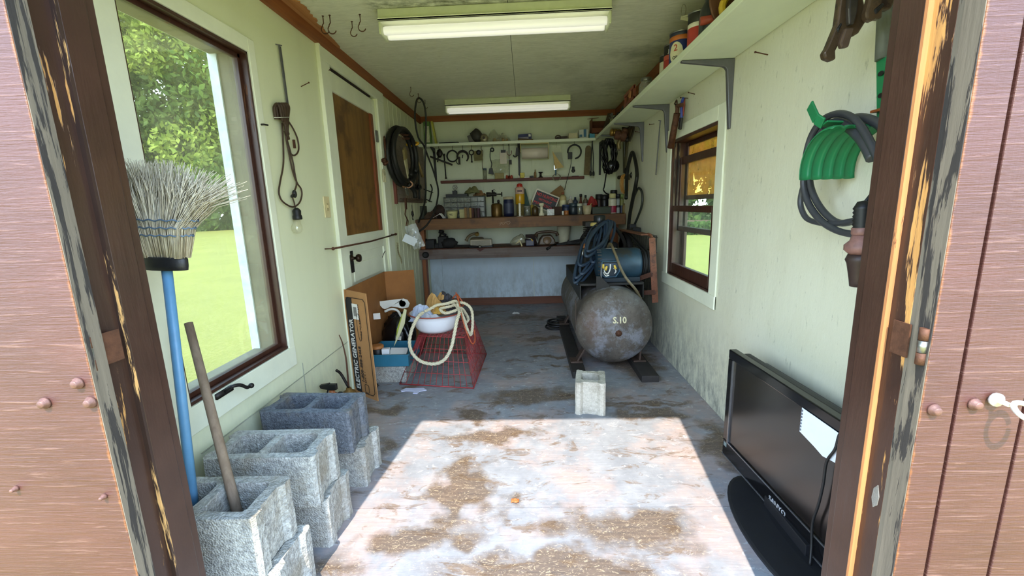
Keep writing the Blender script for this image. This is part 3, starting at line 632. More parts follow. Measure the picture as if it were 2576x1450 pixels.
# ---------------------------------------------------------------- pegboard and what hangs on it
t = thing('pegboard', 'grey-brown pegboard with a rusty frame edge on the left wall', 'pegboard', (XL+.02, 4.5, 1.27))
G().bx(XL+.014, XL+.024, 3.93, 5.13, 1.265, 1.885).build('board', M('8d8073', 0.8, 0, 0.15, 10), t)
G().bx(XL+.010, XL+.034, 3.90, 3.93, 1.25, 1.90).build('frame_edge', wood('5b2a20', '7a4030', 2), t)
g = G()
for k in range(26):
    for j in range(13): g.bx(XL+.0235, XL+.0245, 3.975+k*.045-.003, 3.975+k*.045+.003, 1.29+j*.045-.003, 1.29+j*.045+.003)
o = g.build('peg_holes', M('3a332d', 0.9), t); o['kind'] = 'stuff'
g = G()
for j in range(3): g.tube([(XL+.03+.02*j, 4.0, 1.275+.012*j), (XL+.03+.02*j, 4.85, 1.27+.014*j)], .0025, 5)
for k in range(12): g.tube([(XL+.028, 4.02+k*.07, 1.30), (XL+.075, 4.02+k*.07, 1.295), (XL+.085, 4.02+k*.07, 1.32)], .002, 5)
o = g.build('wire_rack', METAL_R, t)
c0 = aL(1008, 398, .06); HOSEB = M('14140f', 0.55, 0, 0.2, 40, 0.15)
cy, cz = 3.97, 1.665
HU = Vector((.042, .258, 0)); HC = Vector((-1.118, cy, cz)); HN = Vector((.99, -.16, 0))
g = G()
for k, (du, dz, ry, rz, ox) in enumerate(((0, 0, 1.0, .250, 0), (.04, -.008, .93, .235, .032), (.02, .006, .86, .215, .012), (-.03, .012, .90, .225, .05))):
    c_ = HC+HU*du+HN*ox+Z3*dz
    g.tube([c_+HU*(ry*cos(radians(a)))+Z3*(rz*sin(radians(a))) for a in [-80+k*14+(340-k*10)*i/32 for i in range(33)]], .022, 8)
g.tube(smooth_path([HC+HU*.1+HN*.03-Z3*.235, HC+HU*.45+HN*.05-Z3*.29, HC+HU*.55+HN*.05-Z3*.36], 4), .022, 8)
t = thing('hose_coil', 'thick black hose coil hanging on the pegboard, tied with yellow tape', 'hose', (XL+.05, cy, cz))
g.build('hose', HOSEB, t)
G().tube(arc(HC+HU*.80+HN*.03+Z3*.14, HN, (0, .6, .5), .058, 0, 360, 14, .034), .010, 6).build('tape', M('d8a52c', 0.5, 0, 0.1), t)
G().tube(arc(HC+HU*.15+HN*.02-Z3*.238, HN, (0, .2, -.9), .055, 0, 360, 14, .034), .007, 6).build('strap', M('b98a68', 0.6), t)
def tool_bar(name, lab, cat, a, b, w, th, mat, off=.045, wall=None, group=None, extra=None):
    f = wall or (lambda x, y: aL(x, y, off))
    p, q = f(*a), f(*b); g = G().bar(p, q, w, th, X3 if wall is None else Y3)
    if extra: extra(g, p, q)
    return tag(g.build(name, mat, bevel=0.003), lab, cat, group)
PEG = 'tools on the pegboard'
t = thing('hammer', 'claw hammer with a pale wooden handle on the pegboard', 'hammer', aL(1048, 400, .05), PEG)
a, b = aL(1047, 395, .05), aL(1063, 444, .05)
G().tube([a, a.lerp(b, .5), b], [.011, .013, .016], 8).build('handle', wood('b59a62', 'cdb57e', 2), t)
G().bar(a+Vector((0, -.075, .012)), a+Vector((0, .05, .0)), .026, .028, X3).bar(a+Vector((0, -.075, .012)), a+Vector((0, -.12, -.025)), .022, .012, X3).build('hammer_head', METAL_D, t, bevel=.004)
tag(G().prism([(-.05, .12), (.03, .13), (.035, .03), (.07, -.10), (.02, -.13), (-.02, -.06), (-.06, 0)], aL(1020, 412, .09), (0, .9, -.25), Z3, .012).build('holster', M('c9bf93', 0.7), bevel=.003), 'cream holster card hanging inside the black hose coil', 'holster', PEG)
tag(G().prism([(-.05, .05), (.0, .07), (.06, .03), (.05, -.03), (-.03, -.04)], aL(1016, 391, .10), (0, .9, .2), Z3, .02).build('paper_bundle', M('8a7a4a', 0.8), bevel=.003), 'crumpled brown paper bundle above the cream holster', 'paper', PEG)
tool_bar('trowel', 'short red-tipped trowel hanging beside the hose coil', 'trowel', (1035, 420), (1038, 468), .05, .01, M('5a4a38', 0.7, 0, .4), extra=lambda g, p, q: g.bar(q, q-Z3*.04, .03, .02, X3))
tool_bar('flat_file', 'dark flat file hanging beside the trowel', 'file', (1030, 425), (1032, 470), .022, .008, METAL_D)
tool_bar('pry_bar', 'black pry bar hanging near the corner of the pegboard', 'pry bar', (1052, 415), (1056, 503), .03, .016, BLACK, extra=lambda g, p, q: g.bar(p, p+Vector((0, -.05, .03)), .02, .014, X3))
tool_bar('pruning_saw', 'dark pruning saw with a hooked blade on the pegboard', 'saw', (1048, 430), (1050, 468), .02, .014, M('4a3a28', 0.7), extra=lambda g, p, q: g.bar(p, p+Vector((.0, .08, -.10)), .03, .006, X3))
p = aL(1050, 470, .06)
tag(G().tube(arc(p, Y3, Z3, .07, 0, 360, 18, .028), .009, 7).tube(arc(p+Vector((.02, .02, -.005)), Y3, Z3, .06, 0, 360, 18, .022), .008, 7).ball(p+Y3*.07, .03, jit=.1).build('wire_coil', METAL_D, smooth=True), 'small dark coil of wire on the pegboard edge', 'wire', PEG)
g = G()
for k in range(6):
    a = aL(1006+k*1.5, 337+k*3, .10); g.tube([a, a+Vector((.06, .12, .01+.006*(k % 3))), a+Vector((.075, .16, -.004*(k % 2)))], .003, 5)
tag(g.build('welding_rods', METAL_R), 'bundle of thin bent wires poking out above the black hose', 'wire', PEG)
t = thing('pliers', 'chrome pliers with tan grips hanging below the hose coil', 'pliers', aL(1020, 470, .09), PEG)
a = aL(1013, 452, .10); b = aL(1021, 474, .10); c = aL(1026, 489, .10)
G().tube(smooth_path([a, a.lerp(b, .5)+Y3*.01, b]), .010, 7).build('grip', M('b08050', 0.6), t)
G().bar(b, c, .035, .016, X3).ball(b, .02, (.5, 1, 1)).build('jaws', STEEL, t)
t = thing('leather_strap', 'brown hook tool hanging from the wire rack under the pegboard', 'hook', aL(1022, 500, .07))
G().bar(aL(1020, 498, .075), aL(1022, 527, .075), .045, .012, X3).build('plate', METAL_R, t, bevel=.003)
G().tube(L_([(1021, 525, .075), (1019, 540, .075), (1024, 552, .075), (1022, 568, .075)]), .006, 6).tube(L_([(1023, 550, .08), (1027, 556, .08), (1026, 569, .08)]), .004, 6).build('shank', METAL_R, t)
p = aL(1036, 515, .07); tag(G().tube([p, p-Z3*.07], .003, 6).lathe([(0.004, 0), (0.013, .02), (0.010, .05), (.004, .06)], p-Z3*.12).tube(arc(p-Z3*.13, Y3, Z3, .022, 120, 330, 10), .003, 6).build('hanging_hook', METAL_D, smooth=True), 'small black swivel hook under the pegboard corner', 'hook')
t = thing('plastic_bag', 'clear plastic bag with a white label hanging on the plank wall', 'bag', aL(1028, 590, .04))
rd = random.Random(4); a = aL(1030, 578, .03)
G().rag((0, 0, 0), .06, .12, .05, 3, 10).build('bag', glassy('cloudy_plastic', (.9, .92, .92, 1), .12, .45, (.75, .78, .78, 1)), t)
bag = bpy.data.objects['bag']; bag.rotation_euler = (radians(90), radians(-20), 0); bag.location = (.06, .0, -.02)
for v in bag.data.vertices: v.co = v.co + Vector(t['_wo'])
G().box(aL(1035, 603, .12)-Y3*.055, (.12, .004, .075), (0, radians(28), .25)).build('label', M('d7dde0', 0.6, 0, .05), t)
g = G(); pts = L_([(1000, 612, .02), (1001, 628, .02), (1004, 640, .02), (1009, 652, .02), (1011, 664, .02)], 4)
for i in range(0, len(pts)-1): g.tube(arc(pts[i], (Y3 if i % 2 else X3), Z3, .006, 0, 360, 8, .010), .002, 5, closed=False)
tag(g.build('chain', M('a59a70', 0.5, .5)), 'thin brass chain hanging down the plank wall', 'chain')
tag(G().tube(L_([(962, 648, .012), (966, 637, .02), (969, 632, .02)]), .003, 6).build('wire_hook', METAL_D), 'bent wire hook on the plank wall beside the door', 'hook')
# long cable hung from the ceiling hook
hk = aZ(1052, 236, ZC)-Z3*.07
def at_y(pts, Y, k=6): return smooth_path([aY(x, y, (w[0] if w else Y)) for x, y, *w in pts], k)
g = G().tube(at_y([(1053, 560, 4.5), (1066, 520, 4.4), (1071, 480, 4.3), (1069, 420, 4.25), (1071, 350, 4.22), (1071, 290, 4.18), (1065, 258, 4.16), (1053, 247, 4.155), (1046, 262, 4.17), (1044, 300, 4.2), (1052, 345, 4.25), (1066, 366, 4.3), (1075, 390, 4.35), (1090, 430, 4.4), (1102, 475, 4.45), (1100, 505, 4.5), (1092, 535, 4.54), (1075, 565, 4.56), (1055, 583, 4.55)], 4.3), .009, 8)
tag(g.build('hanging_cable', HOSEB), 'long black cable looped over a ceiling hook by the left corner', 'cable')
g = G().tube(at_y([(1083, 464, 5.10), (1087, 475, 5.08), (1085, 487, 5.1), (1080, 508, 5.10)], 5.1), .008, 6).tube([aY(1066, 476, 4.95), aY(1089, 485, 5.1)], .006, 6).tube([aY(1070, 501, 4.95), aY(1086, 508, 5.1)], .006, 6)
tag(g.build('wire_bracket', METAL_D), 'black bowed wire bracket in the back corner above the bench', 'bracket')

# ---------------------------------------------------------------- concrete blocks, broom, stick
def concrete(name, a, b, rough_n=70):
    n = N(name); f = n.noise(n.coord(), rough_n, 5, 0.75); f2 = n.noise(n.coord(), 7, 5, 0.65)
    c = n.ramp(f, [(0.3, srgb(a)), (0.7, srgb(b))]); c = n.mix(n.ramp(f2, [(0.5, 0), (0.68, .6)]), c, srgb('857a66'))
    vo = n.new('ShaderNodeTexVoronoi'); vo.inputs['Scale'].default_value = 170; n.link(n.coord(), vo.inputs['Vector'])
    h = n.math('ADD', f, n.math('MULTIPLY', vo.outputs['Distance'], 0.8)); n.col(c); n.set(0.95, 0, .15); n.bump(h, 0.9, 0.004); return n.m
CON_L = concrete('light_concrete', '757470', 'c4c2b8'); CON_D = concrete('dark_damp_concrete', '42464c', '7c8086'); CON_W = concrete('warm_concrete', 'b0a898', 'd6cfc0')
def block_geo(L=.39, W=.19, H=.19, holes=2, seed=0, notch=True):
    rnd = random.Random(seed); bm = bmesh.new()
    hx, hy = L/2, W/2
    def end(sx):
        k = [(hx, -hy+.01), (hx, -.055), (hx-.016, -.04), (hx-.016, .04), (hx, .055), (hx, hy-.01)]
        if not notch: k = [(hx, -hy+.01), (hx, hy-.01)]
        return [(sx*x, y*sx) for x, y in k]
    out = [(hx-.01, -hy)] + end(1) + [(hx-.01, hy), (-hx+.01, hy)] + end(-1) + [(-hx+.01, -hy)]
    loops = []
    hole_w = (L-.032*2-.03*(holes-1)-(.03 if notch else .01))/holes
    for i in range(holes):
        cx = -hx+.032+(.015 if notch else .005)+hole_w*(i+.5)+.03*i; a, b, r = hole_w/2, hy-.032, .016
        loops.append((cx, a, b, r))
    def ring(z, sh):
        rs = [[bm.verts.new((x, y, z)) for x, y in out]]
        for cx, a, b, r in loops:
            pts = []
            for sx, sy, a0 in ((1, 1, 0), (-1, 1, 90), (-1, -1, 180), (1, -1, 270)):
                for q in range(4):
                    th = radians(a0+30*q); pts.append((cx+sx*(a-sh-r)+r*cos(th), sy*(b-sh-r)+r*sin(th)))
            rs.append([bm.verts.new((x, y, z)) for x, y in pts])
        return rs
    bot, top = ring(0, .008), ring(H, 0)
    for b_, t_ in zip(bot, top):
        n_ = len(b_)
        for i in range(n_): bm.faces.new((b_[i], b_[(i+1) % n_], t_[(i+1) % n_], t_[i]))
    for rs in (bot, top):
        ed = []
        for lp in rs:
            for i in range(len(lp)):
                e = bm.edges.get((lp[i], lp[(i+1) % len(lp)])) or bm.edges.new((lp[i], lp[(i+1) % len(lp)])); ed.append(e)
        bmesh.ops.triangle_fill(bm, use_beauty=True, use_dissolve=False, edges=ed)
    bmesh.ops.recalc_face_normals(bm, faces=bm.faces)
    bmesh.ops.subdivide_edges(bm, edges=[e for e in bm.edges if e.calc_length() > .03], cuts=2, use_grid_fill=True)
    for v in bm.verts: v.co += Vector((rnd.uniform(-1, 1), rnd.uniform(-1, 1), rnd.uniform(-1, 1)))*.0016
    return bm
def block(bm, loc, rz, mat, label, group='concrete blocks stacked by the left wall', rx=0.0):
    me = bpy.data.meshes.new('concrete_block'); bm.to_mesh(me); bm.free(); me.materials.append(mat)
    o = bpy.data.objects.new('concrete_block', me); C.objects.link(o); o.location = loc; o.rotation_euler = (rx, 0, rz)
    b = o.modifiers.new('edge', 'BEVEL'); b.width = .004; b.segments = 2; b.limit_method = 'ANGLE'; b.angle_limit = radians(50)
    return tag(o, label, 'block', group)
block(block_geo(seed=1), (-.955, 1.085, .193), 0, CON_L, 'light concrete block nearest the doorway, holding the broom and stick')
block(block_geo(seed=2), (-.925, 1.105, 0), 0.0, CON_L, 'light concrete block at the floor under the one holding the broom')
block(block_geo(seed=3), (-.938, 1.372, .193), radians(1), CON_L, 'light concrete block with two open hollows on top of the middle stack')
block(block_geo(seed=4), (-.925, 1.41, 0), radians(-1), CON_L, 'concrete block at the floor in the middle stack')
block(block_geo(seed=5), (-.945, 1.70, .193), radians(-2), CON_D, 'dark grey damp concrete block on top of the farthest stack')
block(block_geo(seed=6), (-.92, 1.745, 0), radians(-1), CON_L, 'pale concrete block at the floor under the dark grey one')
bm = block_geo(.20, .17, .198, 1, 7, True)
block(bm, (.358, 2.366, 0), radians(-99), CON_W, 'small half concrete block standing alone in the middle of the floor', group=None)

# broom standing head up in the nearest block
yb_ = 1.115
pb, pt_ = aY(489, 1262, yb_), aY(421, 690, yb_+.01)
pb = Vector((pb.x, 1.10, .215)); ax = (pt_-pb).normalized(); sd = X3-ax*ax.x; sd.normalize()
t = thing('broom', 'corn broom with a blue handle standing head up in the nearest block', 'broom', pb)
G().tube([pb, pb.lerp(pt_, .5), pt_+ax*.06], [.0135, .013, .0125], 12).ball(pb, .0135, seg=10, rings=6).build('handle', M('5d8fb5', 0.4, 0, 0.15, 9, 0.05), t)
G().lathe([(0.058, 0), (0.060, .012), (.060, .03), (.057, .036)], pt_+ax*.012, ax, 24, sq=.42).build('binding_band', M('1d1d1f', .45, 0, .3, 60), t)
rnd = random.Random(21); g = G(); base = pt_+ax*.045
fw = ax.cross(sd)
for i in range(950):
    u = rnd.uniform(-1, 1); d = rnd.uniform(-1, 1); h = rnd.uniform(.205, .262)*(1-.08*u*u); fl_ = u*(0.055+.0)
    p0 = base+sd*(u*.056)+fw*(d*.02)
    p1 = base+sd*(u*.072)+fw*(d*.03)+ax*.08
    e = max(0, u-.45)*.16
    p2 = base+sd*(u*.125+rnd.uniform(-.012, .012)+e*.2)+fw*(d*.028+rnd.uniform(-.008, .008))+ax*(h*.72)
    p3 = base+sd*(u*.148+rnd.uniform(-.02, .02)+e*rnd.uniform(.3, 1.1))+fw*(d*.03+rnd.uniform(-.014, .014))+ax*(h-e*.35)
    g.tube([p0, p1, p2, p3], [.0016, .0015, .0012, .0007], 3)
def straw():
    n = N('broom_straw'); f = n.noise(n.coord((120, 120, 6)), 1.0, 4); n.col(n.ramp(f, [(.3, srgb('9c907a')), (.55, srgb('cfc7b2')), (.75, srgb('e6e1d0'))])); n.set(.75); return n.m
o = g.build('bristles', straw(), t); o['kind'] = 'stuff'
for k in range(3):
    h = .062+.02*k; w = .079+.0095*k
    G().tube([base+sd*(w*cos(a))+fw*(.040*sin(a))+ax*(h+.002*cos(a*20)) for a in [2*pi*i/40 for i in range(40)]], .0022, 5, closed=True).build('stitching', M('5a6f86', .6), t)
pa = Vector((-.873, 1.085, .24)); pe = aY(474, 813, 1.27)
tag(G().tube([pa, pa.lerp(pe, .5), pe], [.0145, .0135, .012], 12).build('wooden_stick', wood('6d5a48', '8d7a66', 2, .8, 1.2)), 'weathered wooden stick leaning out of the nearest block toward the window', 'stick')
# ---------------------------------------------------------------- floor by the door: oil can, spray bottle, carton and its contents
BRASS = M('8a6a3a', .45, .6, .4, 25, .2, dirt='3a2c1c')
yc = 2.34; pc = aY(876, 965, yc); c = Vector((pc.x, yc, 0))
t = thing('oil_can', 'rusty brass oil can with a long thin spout beside the carton', 'oil can', c)
G().lathe([(.042, 0), (.043, .003), (.042, .125), (.036, .14), (.018, .15), (.014, .165)], c, Z3, 22).build('body', BRASS, t)
sp = [c+Z3*.16, aY(872, 915, yc), aY(868, 890, yc), aY(861, 862, yc), aY(853, 843, yc)]
G().tube(smooth_path(sp, 4), [.006-.0002*i for i in range(17)], 8).build('spout', METAL_R, t)
G().tube(smooth_path([c+Z3*.165, aY(858, 942, yc), aY(846, 932, yc-.02)], 4), .008, 8).build('pump_lever', METAL_D, t)
G().tube(smooth_path([c+Vector((-.03, 0, .13)), c+Vector((-.066, 0, .13)), c+Vector((-.066, 0, .07)), c+Vector((-.04, 0, .04))], 4), .006, 8).build('handle', METAL_D, t)
yc = 2.20; pc = aY(833, 965, yc); c = Vector((max(pc.x, XL+.05), yc, 0))
t = thing('spray_bottle', 'brown bottle with a black trigger head beside the oil can', 'bottle', c)
G().lathe([(.034, 0), (.035, .005), (.035, .17), (.028, .19), (.015, .2), (.015, .215)], c, Z3, 20).build('body', M('a55f30', .4), t)
G().lathe([(.036, .1), (.036, .165)], c, Z3, 20).build('label', M('d9d3c8', .5), t)
G().bx(c.x-.016, c.x+.03, c.y-.012, c.y+.012, .215, .25).prism([(0, 0), (-.05, .012), (-.055, .03), (0, .04)], c+Vector((-.01, -.012, .215)), X3, Z3, -.024).bar(c+Vector((-.02, 0, .222)), c+Vector((-.035, 0, .175)), .012, .008, X3).build('trigger_head', BLACK, t, bevel=.003)

CARD = M('b08050', .8, 0, .12, 6, .1); CARD_I = M('94602f', .8, 0, .2, 5, .15)
A = Vector((-1.172, 2.625, 0)); B = Vector((-.972, 2.492, 0)); HB = .705
t = thing('generator_carton', 'open brown generator carton standing against the white door', 'carton', (A+B)/2)
u = (B-A).normalized(); nrm = Vector((u.y, -u.x, 0))            # faces the doorway
if nrm.y > 0: nrm = -nrm
lean = Vector((-.022, .03, 0))
def fp(a, z): return A+u*a+Z3*z+lean*(z/HB)
WD = (B-A).length
G().prism([(0, 0), (WD, 0), (WD-.004, HB-.008), (0, HB)], A, u, Z3+lean/HB, -.006).build('front_panel', CARD, t)
upv = (Z3+lean/HB).normalized()
BLK = M('17151b', .6, 0, .05); INK = M('2a1d18', .7, 0, .05); PAPERW = M('e6e4de', .6, 0, .04)
e = nrm*.0035
def strip(a0, a1, z0, z1, mat, name, k=1.0):
    P = [fp(a0, z0)+e*k, fp(a1, z0)+e*k, fp(a1, z1)+e*k, fp(a0, z1)+e*k]
    return G()._add(P+[p-e*.8 for p in P], [(0, 1, 2, 3), (7, 6, 5, 4), (0, 4, 5, 1), (1, 5, 6, 2), (2, 6, 7, 3), (3, 7, 4, 0)]).build(name, mat, t)
strip(.022, .082, .03, .655, BLK, 'black_band', .8)
text('ELECTRIC GENERATOR', PAPERW, t, fp(.073, .045)+e*1.1, upv, -u, .055, 'lettering', .0008, .47)
text('1-800-888-2468', INK, t, fp(.125, .10)+e, upv, -u, .036, 'lettering', .0004, .235)
text('EXT. 7, 1', INK, t, fp(.147, .10)+e, upv, -u, .020, 'lettering', 0, .075)
text('power equipment', INK, t, fp(.15, .40)+e, upv, -u, .016, 'lettering', 0, .22)
g = G()
def outline(a0, a1, z0, z1, r=.02, w=.004):
    pts = [fp(a0+r, z0), fp(a1-r, z0), fp(a1, z0+r), fp(a1, z1-r), fp(a1-r, z1), fp(a0+r, z1), fp(a0, z1-r), fp(a0, z0+r)]
    for i in range(8): g.bar(pts[i]+e, pts[(i+1) % 8]+e, w, .0015, nrm)
outline(.021, WD-.018, .028, .658); outline(.125, .165, .035, .09, .006, .003)
pts = [fp(.135+.02*cos(a), .47+.09*sin(a))+e for a in [2*pi*i/24 for i in range(24)]]
for i in range(0, 23): g.bar(pts[i], pts[i+1], .003, .0015, nrm)
g.build('printed_outline', INK, t)
strip(.082, .140, .52, .62, PAPERW, 'barcode_sticker', 1.0)
g = G(); rb = random.Random(2); a = .094
while a < .130:
    w = rb.uniform(.0012, .0035); P = [fp(a, .54)+e*1.15, fp(a+w, .54)+e*1.15, fp(a+w, .60)+e*1.15, fp(a, .60)+e*1.15]; g._add(P, [(0, 1, 2, 3)]); a += w+rb.uniform(.001, .003)
g.build('barcode', INK, t)
D = aZ(957, 684, HB); D = Vector((max(D.x, XL+.03), D.y, 0)); E_ = aZ(1040, 676, HB); E_ = Vector((E_.x, E_.y, 0))
A2 = A+Vector((.0, .012, 0))
def wallpanel(P, Q, h0, h1, name, th=.006, ln=(0, 0, 0)):
    v = (Q-P); L = v.length; v.normalize()
    return G().prism([(0, 0), (L, 0), (L, h1), (0, h0)], P, v, Z3+Vector(ln), th).build(name, CARD_I, t)
wallpanel(A2, D, HB, HB, 'side_panel'); wallpanel(D+Vector((.004, 0, 0)), E_, HB, HB-.01, 'end_flap')

# concrete block with blue tray and contents
bx0, bx1, by0, by1 = -1.135, -.865, 2.78, 3.05
tag(G().bx(bx0, bx1, by0, by1, 0, .125).build('concrete_slab', CON_L, bevel=.006), 'grey concrete slab under the blue tray', 'block')
TEAL = M('2f6f86', .4, 0, .12, 8, .05)
t = thing('blue_tray', 'teal blue plastic tray on the grey slab by the wire basket', 'tray', ((bx0+bx1)/2, 2.91, .125))
x0, x1, y0, y1, z0, z1 = bx0+.01, bx1+.03, 2.765, 3.07, .126, .215
G().bx(x0, x1, y0, y1, z0, z0+.006).bx(x0, x1, y0, y0+.006, z0, z1).bx(x0, x1, y1-.006, y1, z0, z1).bx(x0, x0+.006, y0, y1, z0, z1).bx(x1-.006, x1, y0, y1, z0, z1).build('tray', TEAL, t, bevel=.004)
G().bx(x0-.008, x1+.008, y0-.008, y0+.004, z1-.006, z1).bx(x0-.008, x1+.008, y1-.004, y1+.008, z1-.006, z1).bx(x0-.008, x0+.004, y0, y1, z1-.006, z1).bx(x1-.004, x1+.008, y0, y1, z1-.006, z1).build('rim', TEAL, t, bevel=.002)
p = aY(945, 888, 2.80); c = Vector((p.x, 2.84, .134))
t = thing('glue_jar', 'black jar with an orange lid in the blue tray', 'jar', c); G().lathe([(.04, 0), (.042, .01), (.042, .1), (.038, .108)], c, Z3, 20).build('body', BLACK, t); G().lathe([(.044, .106), (.045, .11), (.044, .125), (.03, .128)], c, Z3, 20).build('lid', M('b0713a', .5), t)
p = aY(968, 885, 2.79); tag(G().box((p.x, 2.815, .19), (.052, .04, .108), (0, 0, .1)).build('small_carton', M('d8dadb', .6, 0, .05), bevel=.002), 'small white printed carton standing in the blue tray', 'box')
p = aY(994, 880, 2.79); tag(G().box((p.x, 2.86, .2), (.115, .09, .012), (radians(18), radians(4), .15)).box((p.x+.01, 2.86, .19), (.1, .08, .02), (radians(18), 0, .05)).build('torn_box', M('d6d5d2', .6, 0, .08), bevel=.002), 'torn white cardboard lid lying in the blue tray', 'box')
# black bag on the floor behind the tray, standing on the carton floor
c = Vector((-1.03, 3.22, 0))
g = G(); rb = random.Random(31)
g.ball(c+Vector((0, 0, .20)), .135, (.95, .95, 1.5), 30, 20, .07, rb)
t = thing('bin_bag', 'glossy black plastic bag bulging inside the carton', 'bag', c)
o = g.build('bag', M('0b0b0d', .18, 0, .2, 30, .5), t)
G().tube(smooth_path([c+Vector((.05, -.08, .33)), c+Vector((.10, -.11, .25)), c+Vector((.12, -.12, .12))], 4), [.03, .035, .03, .025, .03, .02, .028, .02, .012], 7).build('bag_neck', M('0b0b0d', .18, 0, .2, 30, .5), t)
G().box(c+Vector((.04, -.155, .24)), (.05, .004, .03), (radians(-15), 0, -.4)).build('sticker', PAPERW, t)
def plate(name, lab, mat, pts, Y, th, cat):
    P = [aY(x, y, Y) for x, y in pts]; o = P[0]
    return tag(G().prism([((q-o).x, (q-o).z) for q in P], o, X3, Z3, -th).build(name, mat, bevel=.002), lab, cat)
BRK = M('dcdcd2', .45, 0, .08, 9, .05)
hole = [(1012+8*cos(radians(a)), 764+8.5*sin(radians(a))) for a in range(-70, 271, 20)]
plate('bracket_plate', 'white metal bracket plate with a round hole, leaning in the carton', BRK, [(951, 759), (1011, 752), (1013, 755)]+hole[0:0]+[(1012, 756), (1019, 758), (1022, 765), (1018, 772), (1010, 773), (1005, 769), (1003, 763), (1005, 757), (1009, 754), (1014, 751), (1025, 755), (1031, 764), (1027, 774), (1012, 777), (1000, 774), (984, 772), (968, 779), (962, 776), (955, 768)], 3.22, .004, 'bracket')
pts = [(968, 784), (985, 778), (1000, 782), (1008, 795), (1012, 810)]
tag(G().tube(smooth_path([aY(x, y, 3.18) for x, y in pts]), .010, 7).build('bent_strap', BRK), 'curved white strap lying below the bracket plate in the carton', 'strap')
tag(G().box(aY(948, 796, 3.05), (.05, .01, .045), (0, 0, .2)).build('white_card', PAPERW), 'small white card above the black bag', 'card')
plate('pointed_stake', 'pale pointed garden stake leaning on the blue tray', M('d9d6a4', .6, 0, .06), [(1016, 778), (1023, 780), (1018, 815), (1005, 846), (990, 874), (1000, 838)], 2.99, .006, 'stake')
plate('green_stake', 'yellow-green plastic stake behind the pale pointed one', M('a9b43e', .5, 0, .1), [(1011, 790), (1021, 796), (1016, 808), (1003, 840), (996, 850), (998, 830)], 3.0, .006, 'stake')
tag(G().rag(aZ(934, 975, .005)+Vector((.03, 0, 0)), .02, .03, .03, 5, 6).build('black_scrap', BLACK), 'small black rubber scrap beside the carton foot', 'scrap')

# red wire basket upside down
RED = M('a03a3c', .5, .1, .25, 30, .1)
bl = [Vector((-.905, 2.745, .006)), Vector((-.378, 2.655, .006)), Vector((-.352, 3.33, .006)), Vector((-.90, 3.40, .006))]
ht = .315
tp = [Vector((-.783, 2.86, ht)), Vector((-.448, 2.80, ht)), Vector((-.428, 3.24, ht)), Vector((-.78, 3.29, ht))]
t = thing('wire_basket', 'red wire basket upside down on the floor under the basin', 'basket', (-.64, 3.03, 0))
def face_wires(b0, b1, t0, t1, nv, nh, name):
    g = G()
    for i in range(nv+1): g.tube([b0.lerp(b1, i/nv), t0.lerp(t1, i/nv)], .0024, 5)
    for j in range(1, nh+1): k = j/(nh+1); g.tube([b0.lerp(t0, k), b1.lerp(t1, k)], .0024, 5)
    g.build(name, RED, t)
face_wires(bl[0], bl[1], tp[0], tp[1], 12, 3, 'front_side'); face_wires(bl[1], bl[2], tp[1], tp[2], 18, 3, 'right_side'); face_wires(bl[2], bl[3], tp[2], tp[3], 12, 3, 'back_side'); face_wires(bl[3], bl[0], tp[3], tp[0], 18, 3, 'left_side')
face_wires(tp[0], tp[1], tp[3], tp[2], 12, 13, 'bottom_grid')
G().tube(bl, .0045, 7, closed=True).tube(tp, .0035, 7, closed=True).build('rim_wire', RED, t)

# enamel basin with rags and rope
bc = aY(1098, 835, 2.99); bc = Vector((bc.x, 3.005, ht+.006))
t = thing('enamel_basin', 'white enamel basin with a red rim on the red wire basket', 'basin', bc)
G().lathe([(0, .004), (.128, .004), (.150, .03), (.176, .10), (.184, .128), (.190, .130), (.192, .134), (.186, .136), (.172, .10), (.146, .034), (.12, .010), (0, .010)], bc, Z3, 40).build('bowl', M('e9eaf0', .22, 0, .05, 4, 0.02), t)
G().tube([bc+Vector((.191*cos(2*pi*i/40), .191*sin(2*pi*i/40), .133)) for i in range(40)], .0045, 6, closed=True).build('red_rim', M('9c4a3c', .4), t)
top = bc+Z3*.10
def ragged(name, lab, mat, c, sx, sy, h, seed, fold=.6, cat='rag'): return tag(G().rag(c, sx, sy, h, seed, 16, fold).build(name, mat), lab, cat, 'rags in the basin')
ragged('blue_rag', 'crumpled pale blue cloth in the basin', M('b4bfd6', .85, 0, .12), top+Vector((-.085, -.03, -.01)), .09, .095, .125, 1)
ragged('white_rag', 'crumpled white cloth at the rim of the basin', M('cfd3de', .85, 0, .08), top+Vector((-.03, -.09, 0)), .09, .06, .045, 9)
ragged('tan_rag', 'crumpled tan cloth heaped at the back of the basin', M('b98f54', .85, 0, .2), top+Vector((0.0, .05, .015)), .09, .085, .165, 2, .7)
ragged('black_rag', 'dark purple-black cloth at the back of the basin', M('1f1a22', .6, 0, .3), top+Vector((.065, .075, .02)), .09, .07, .16, 3)
ragged('yellow_rag', 'small yellow cloth scrap on the rope in the basin', M('cfa24a', .85, 0, .1), top+Vector((.03, -.04, .03)), .035, .03, .04, 4)
def rope_geo(path, r, seg=10):
    """three strands laid round a path"""
    g = G(); n = len(path); L = 0; ph = []
    for i in range(n):
        if i: L += (path[i]-path[i-1]).length
        ph.append(L)
    u = None; fr = []
    for i in range(n):
        tt = (path[min(i+1, n-1)]-path[max(i-1, 0)]).normalized(); u = tt.orthogonal().normalized() if u is None else (u-tt*u.dot(tt)).normalized(); fr.append((u.copy(), tt.cross(u)))
    for s in range(3):
        g.tube([path[i]+(fr[i][0]*cos(ph[i]/(r*5.5)*2*pi/1.2+s*2.094)+fr[i][1]*sin(ph[i]/(r*5.5)*2*pi/1.2+s*2.094))*r*.52 for i in range(n)], r*.58, 6)
    return g
ROPE = M('cfc5a8', .85, 0, .12, 60, .1)
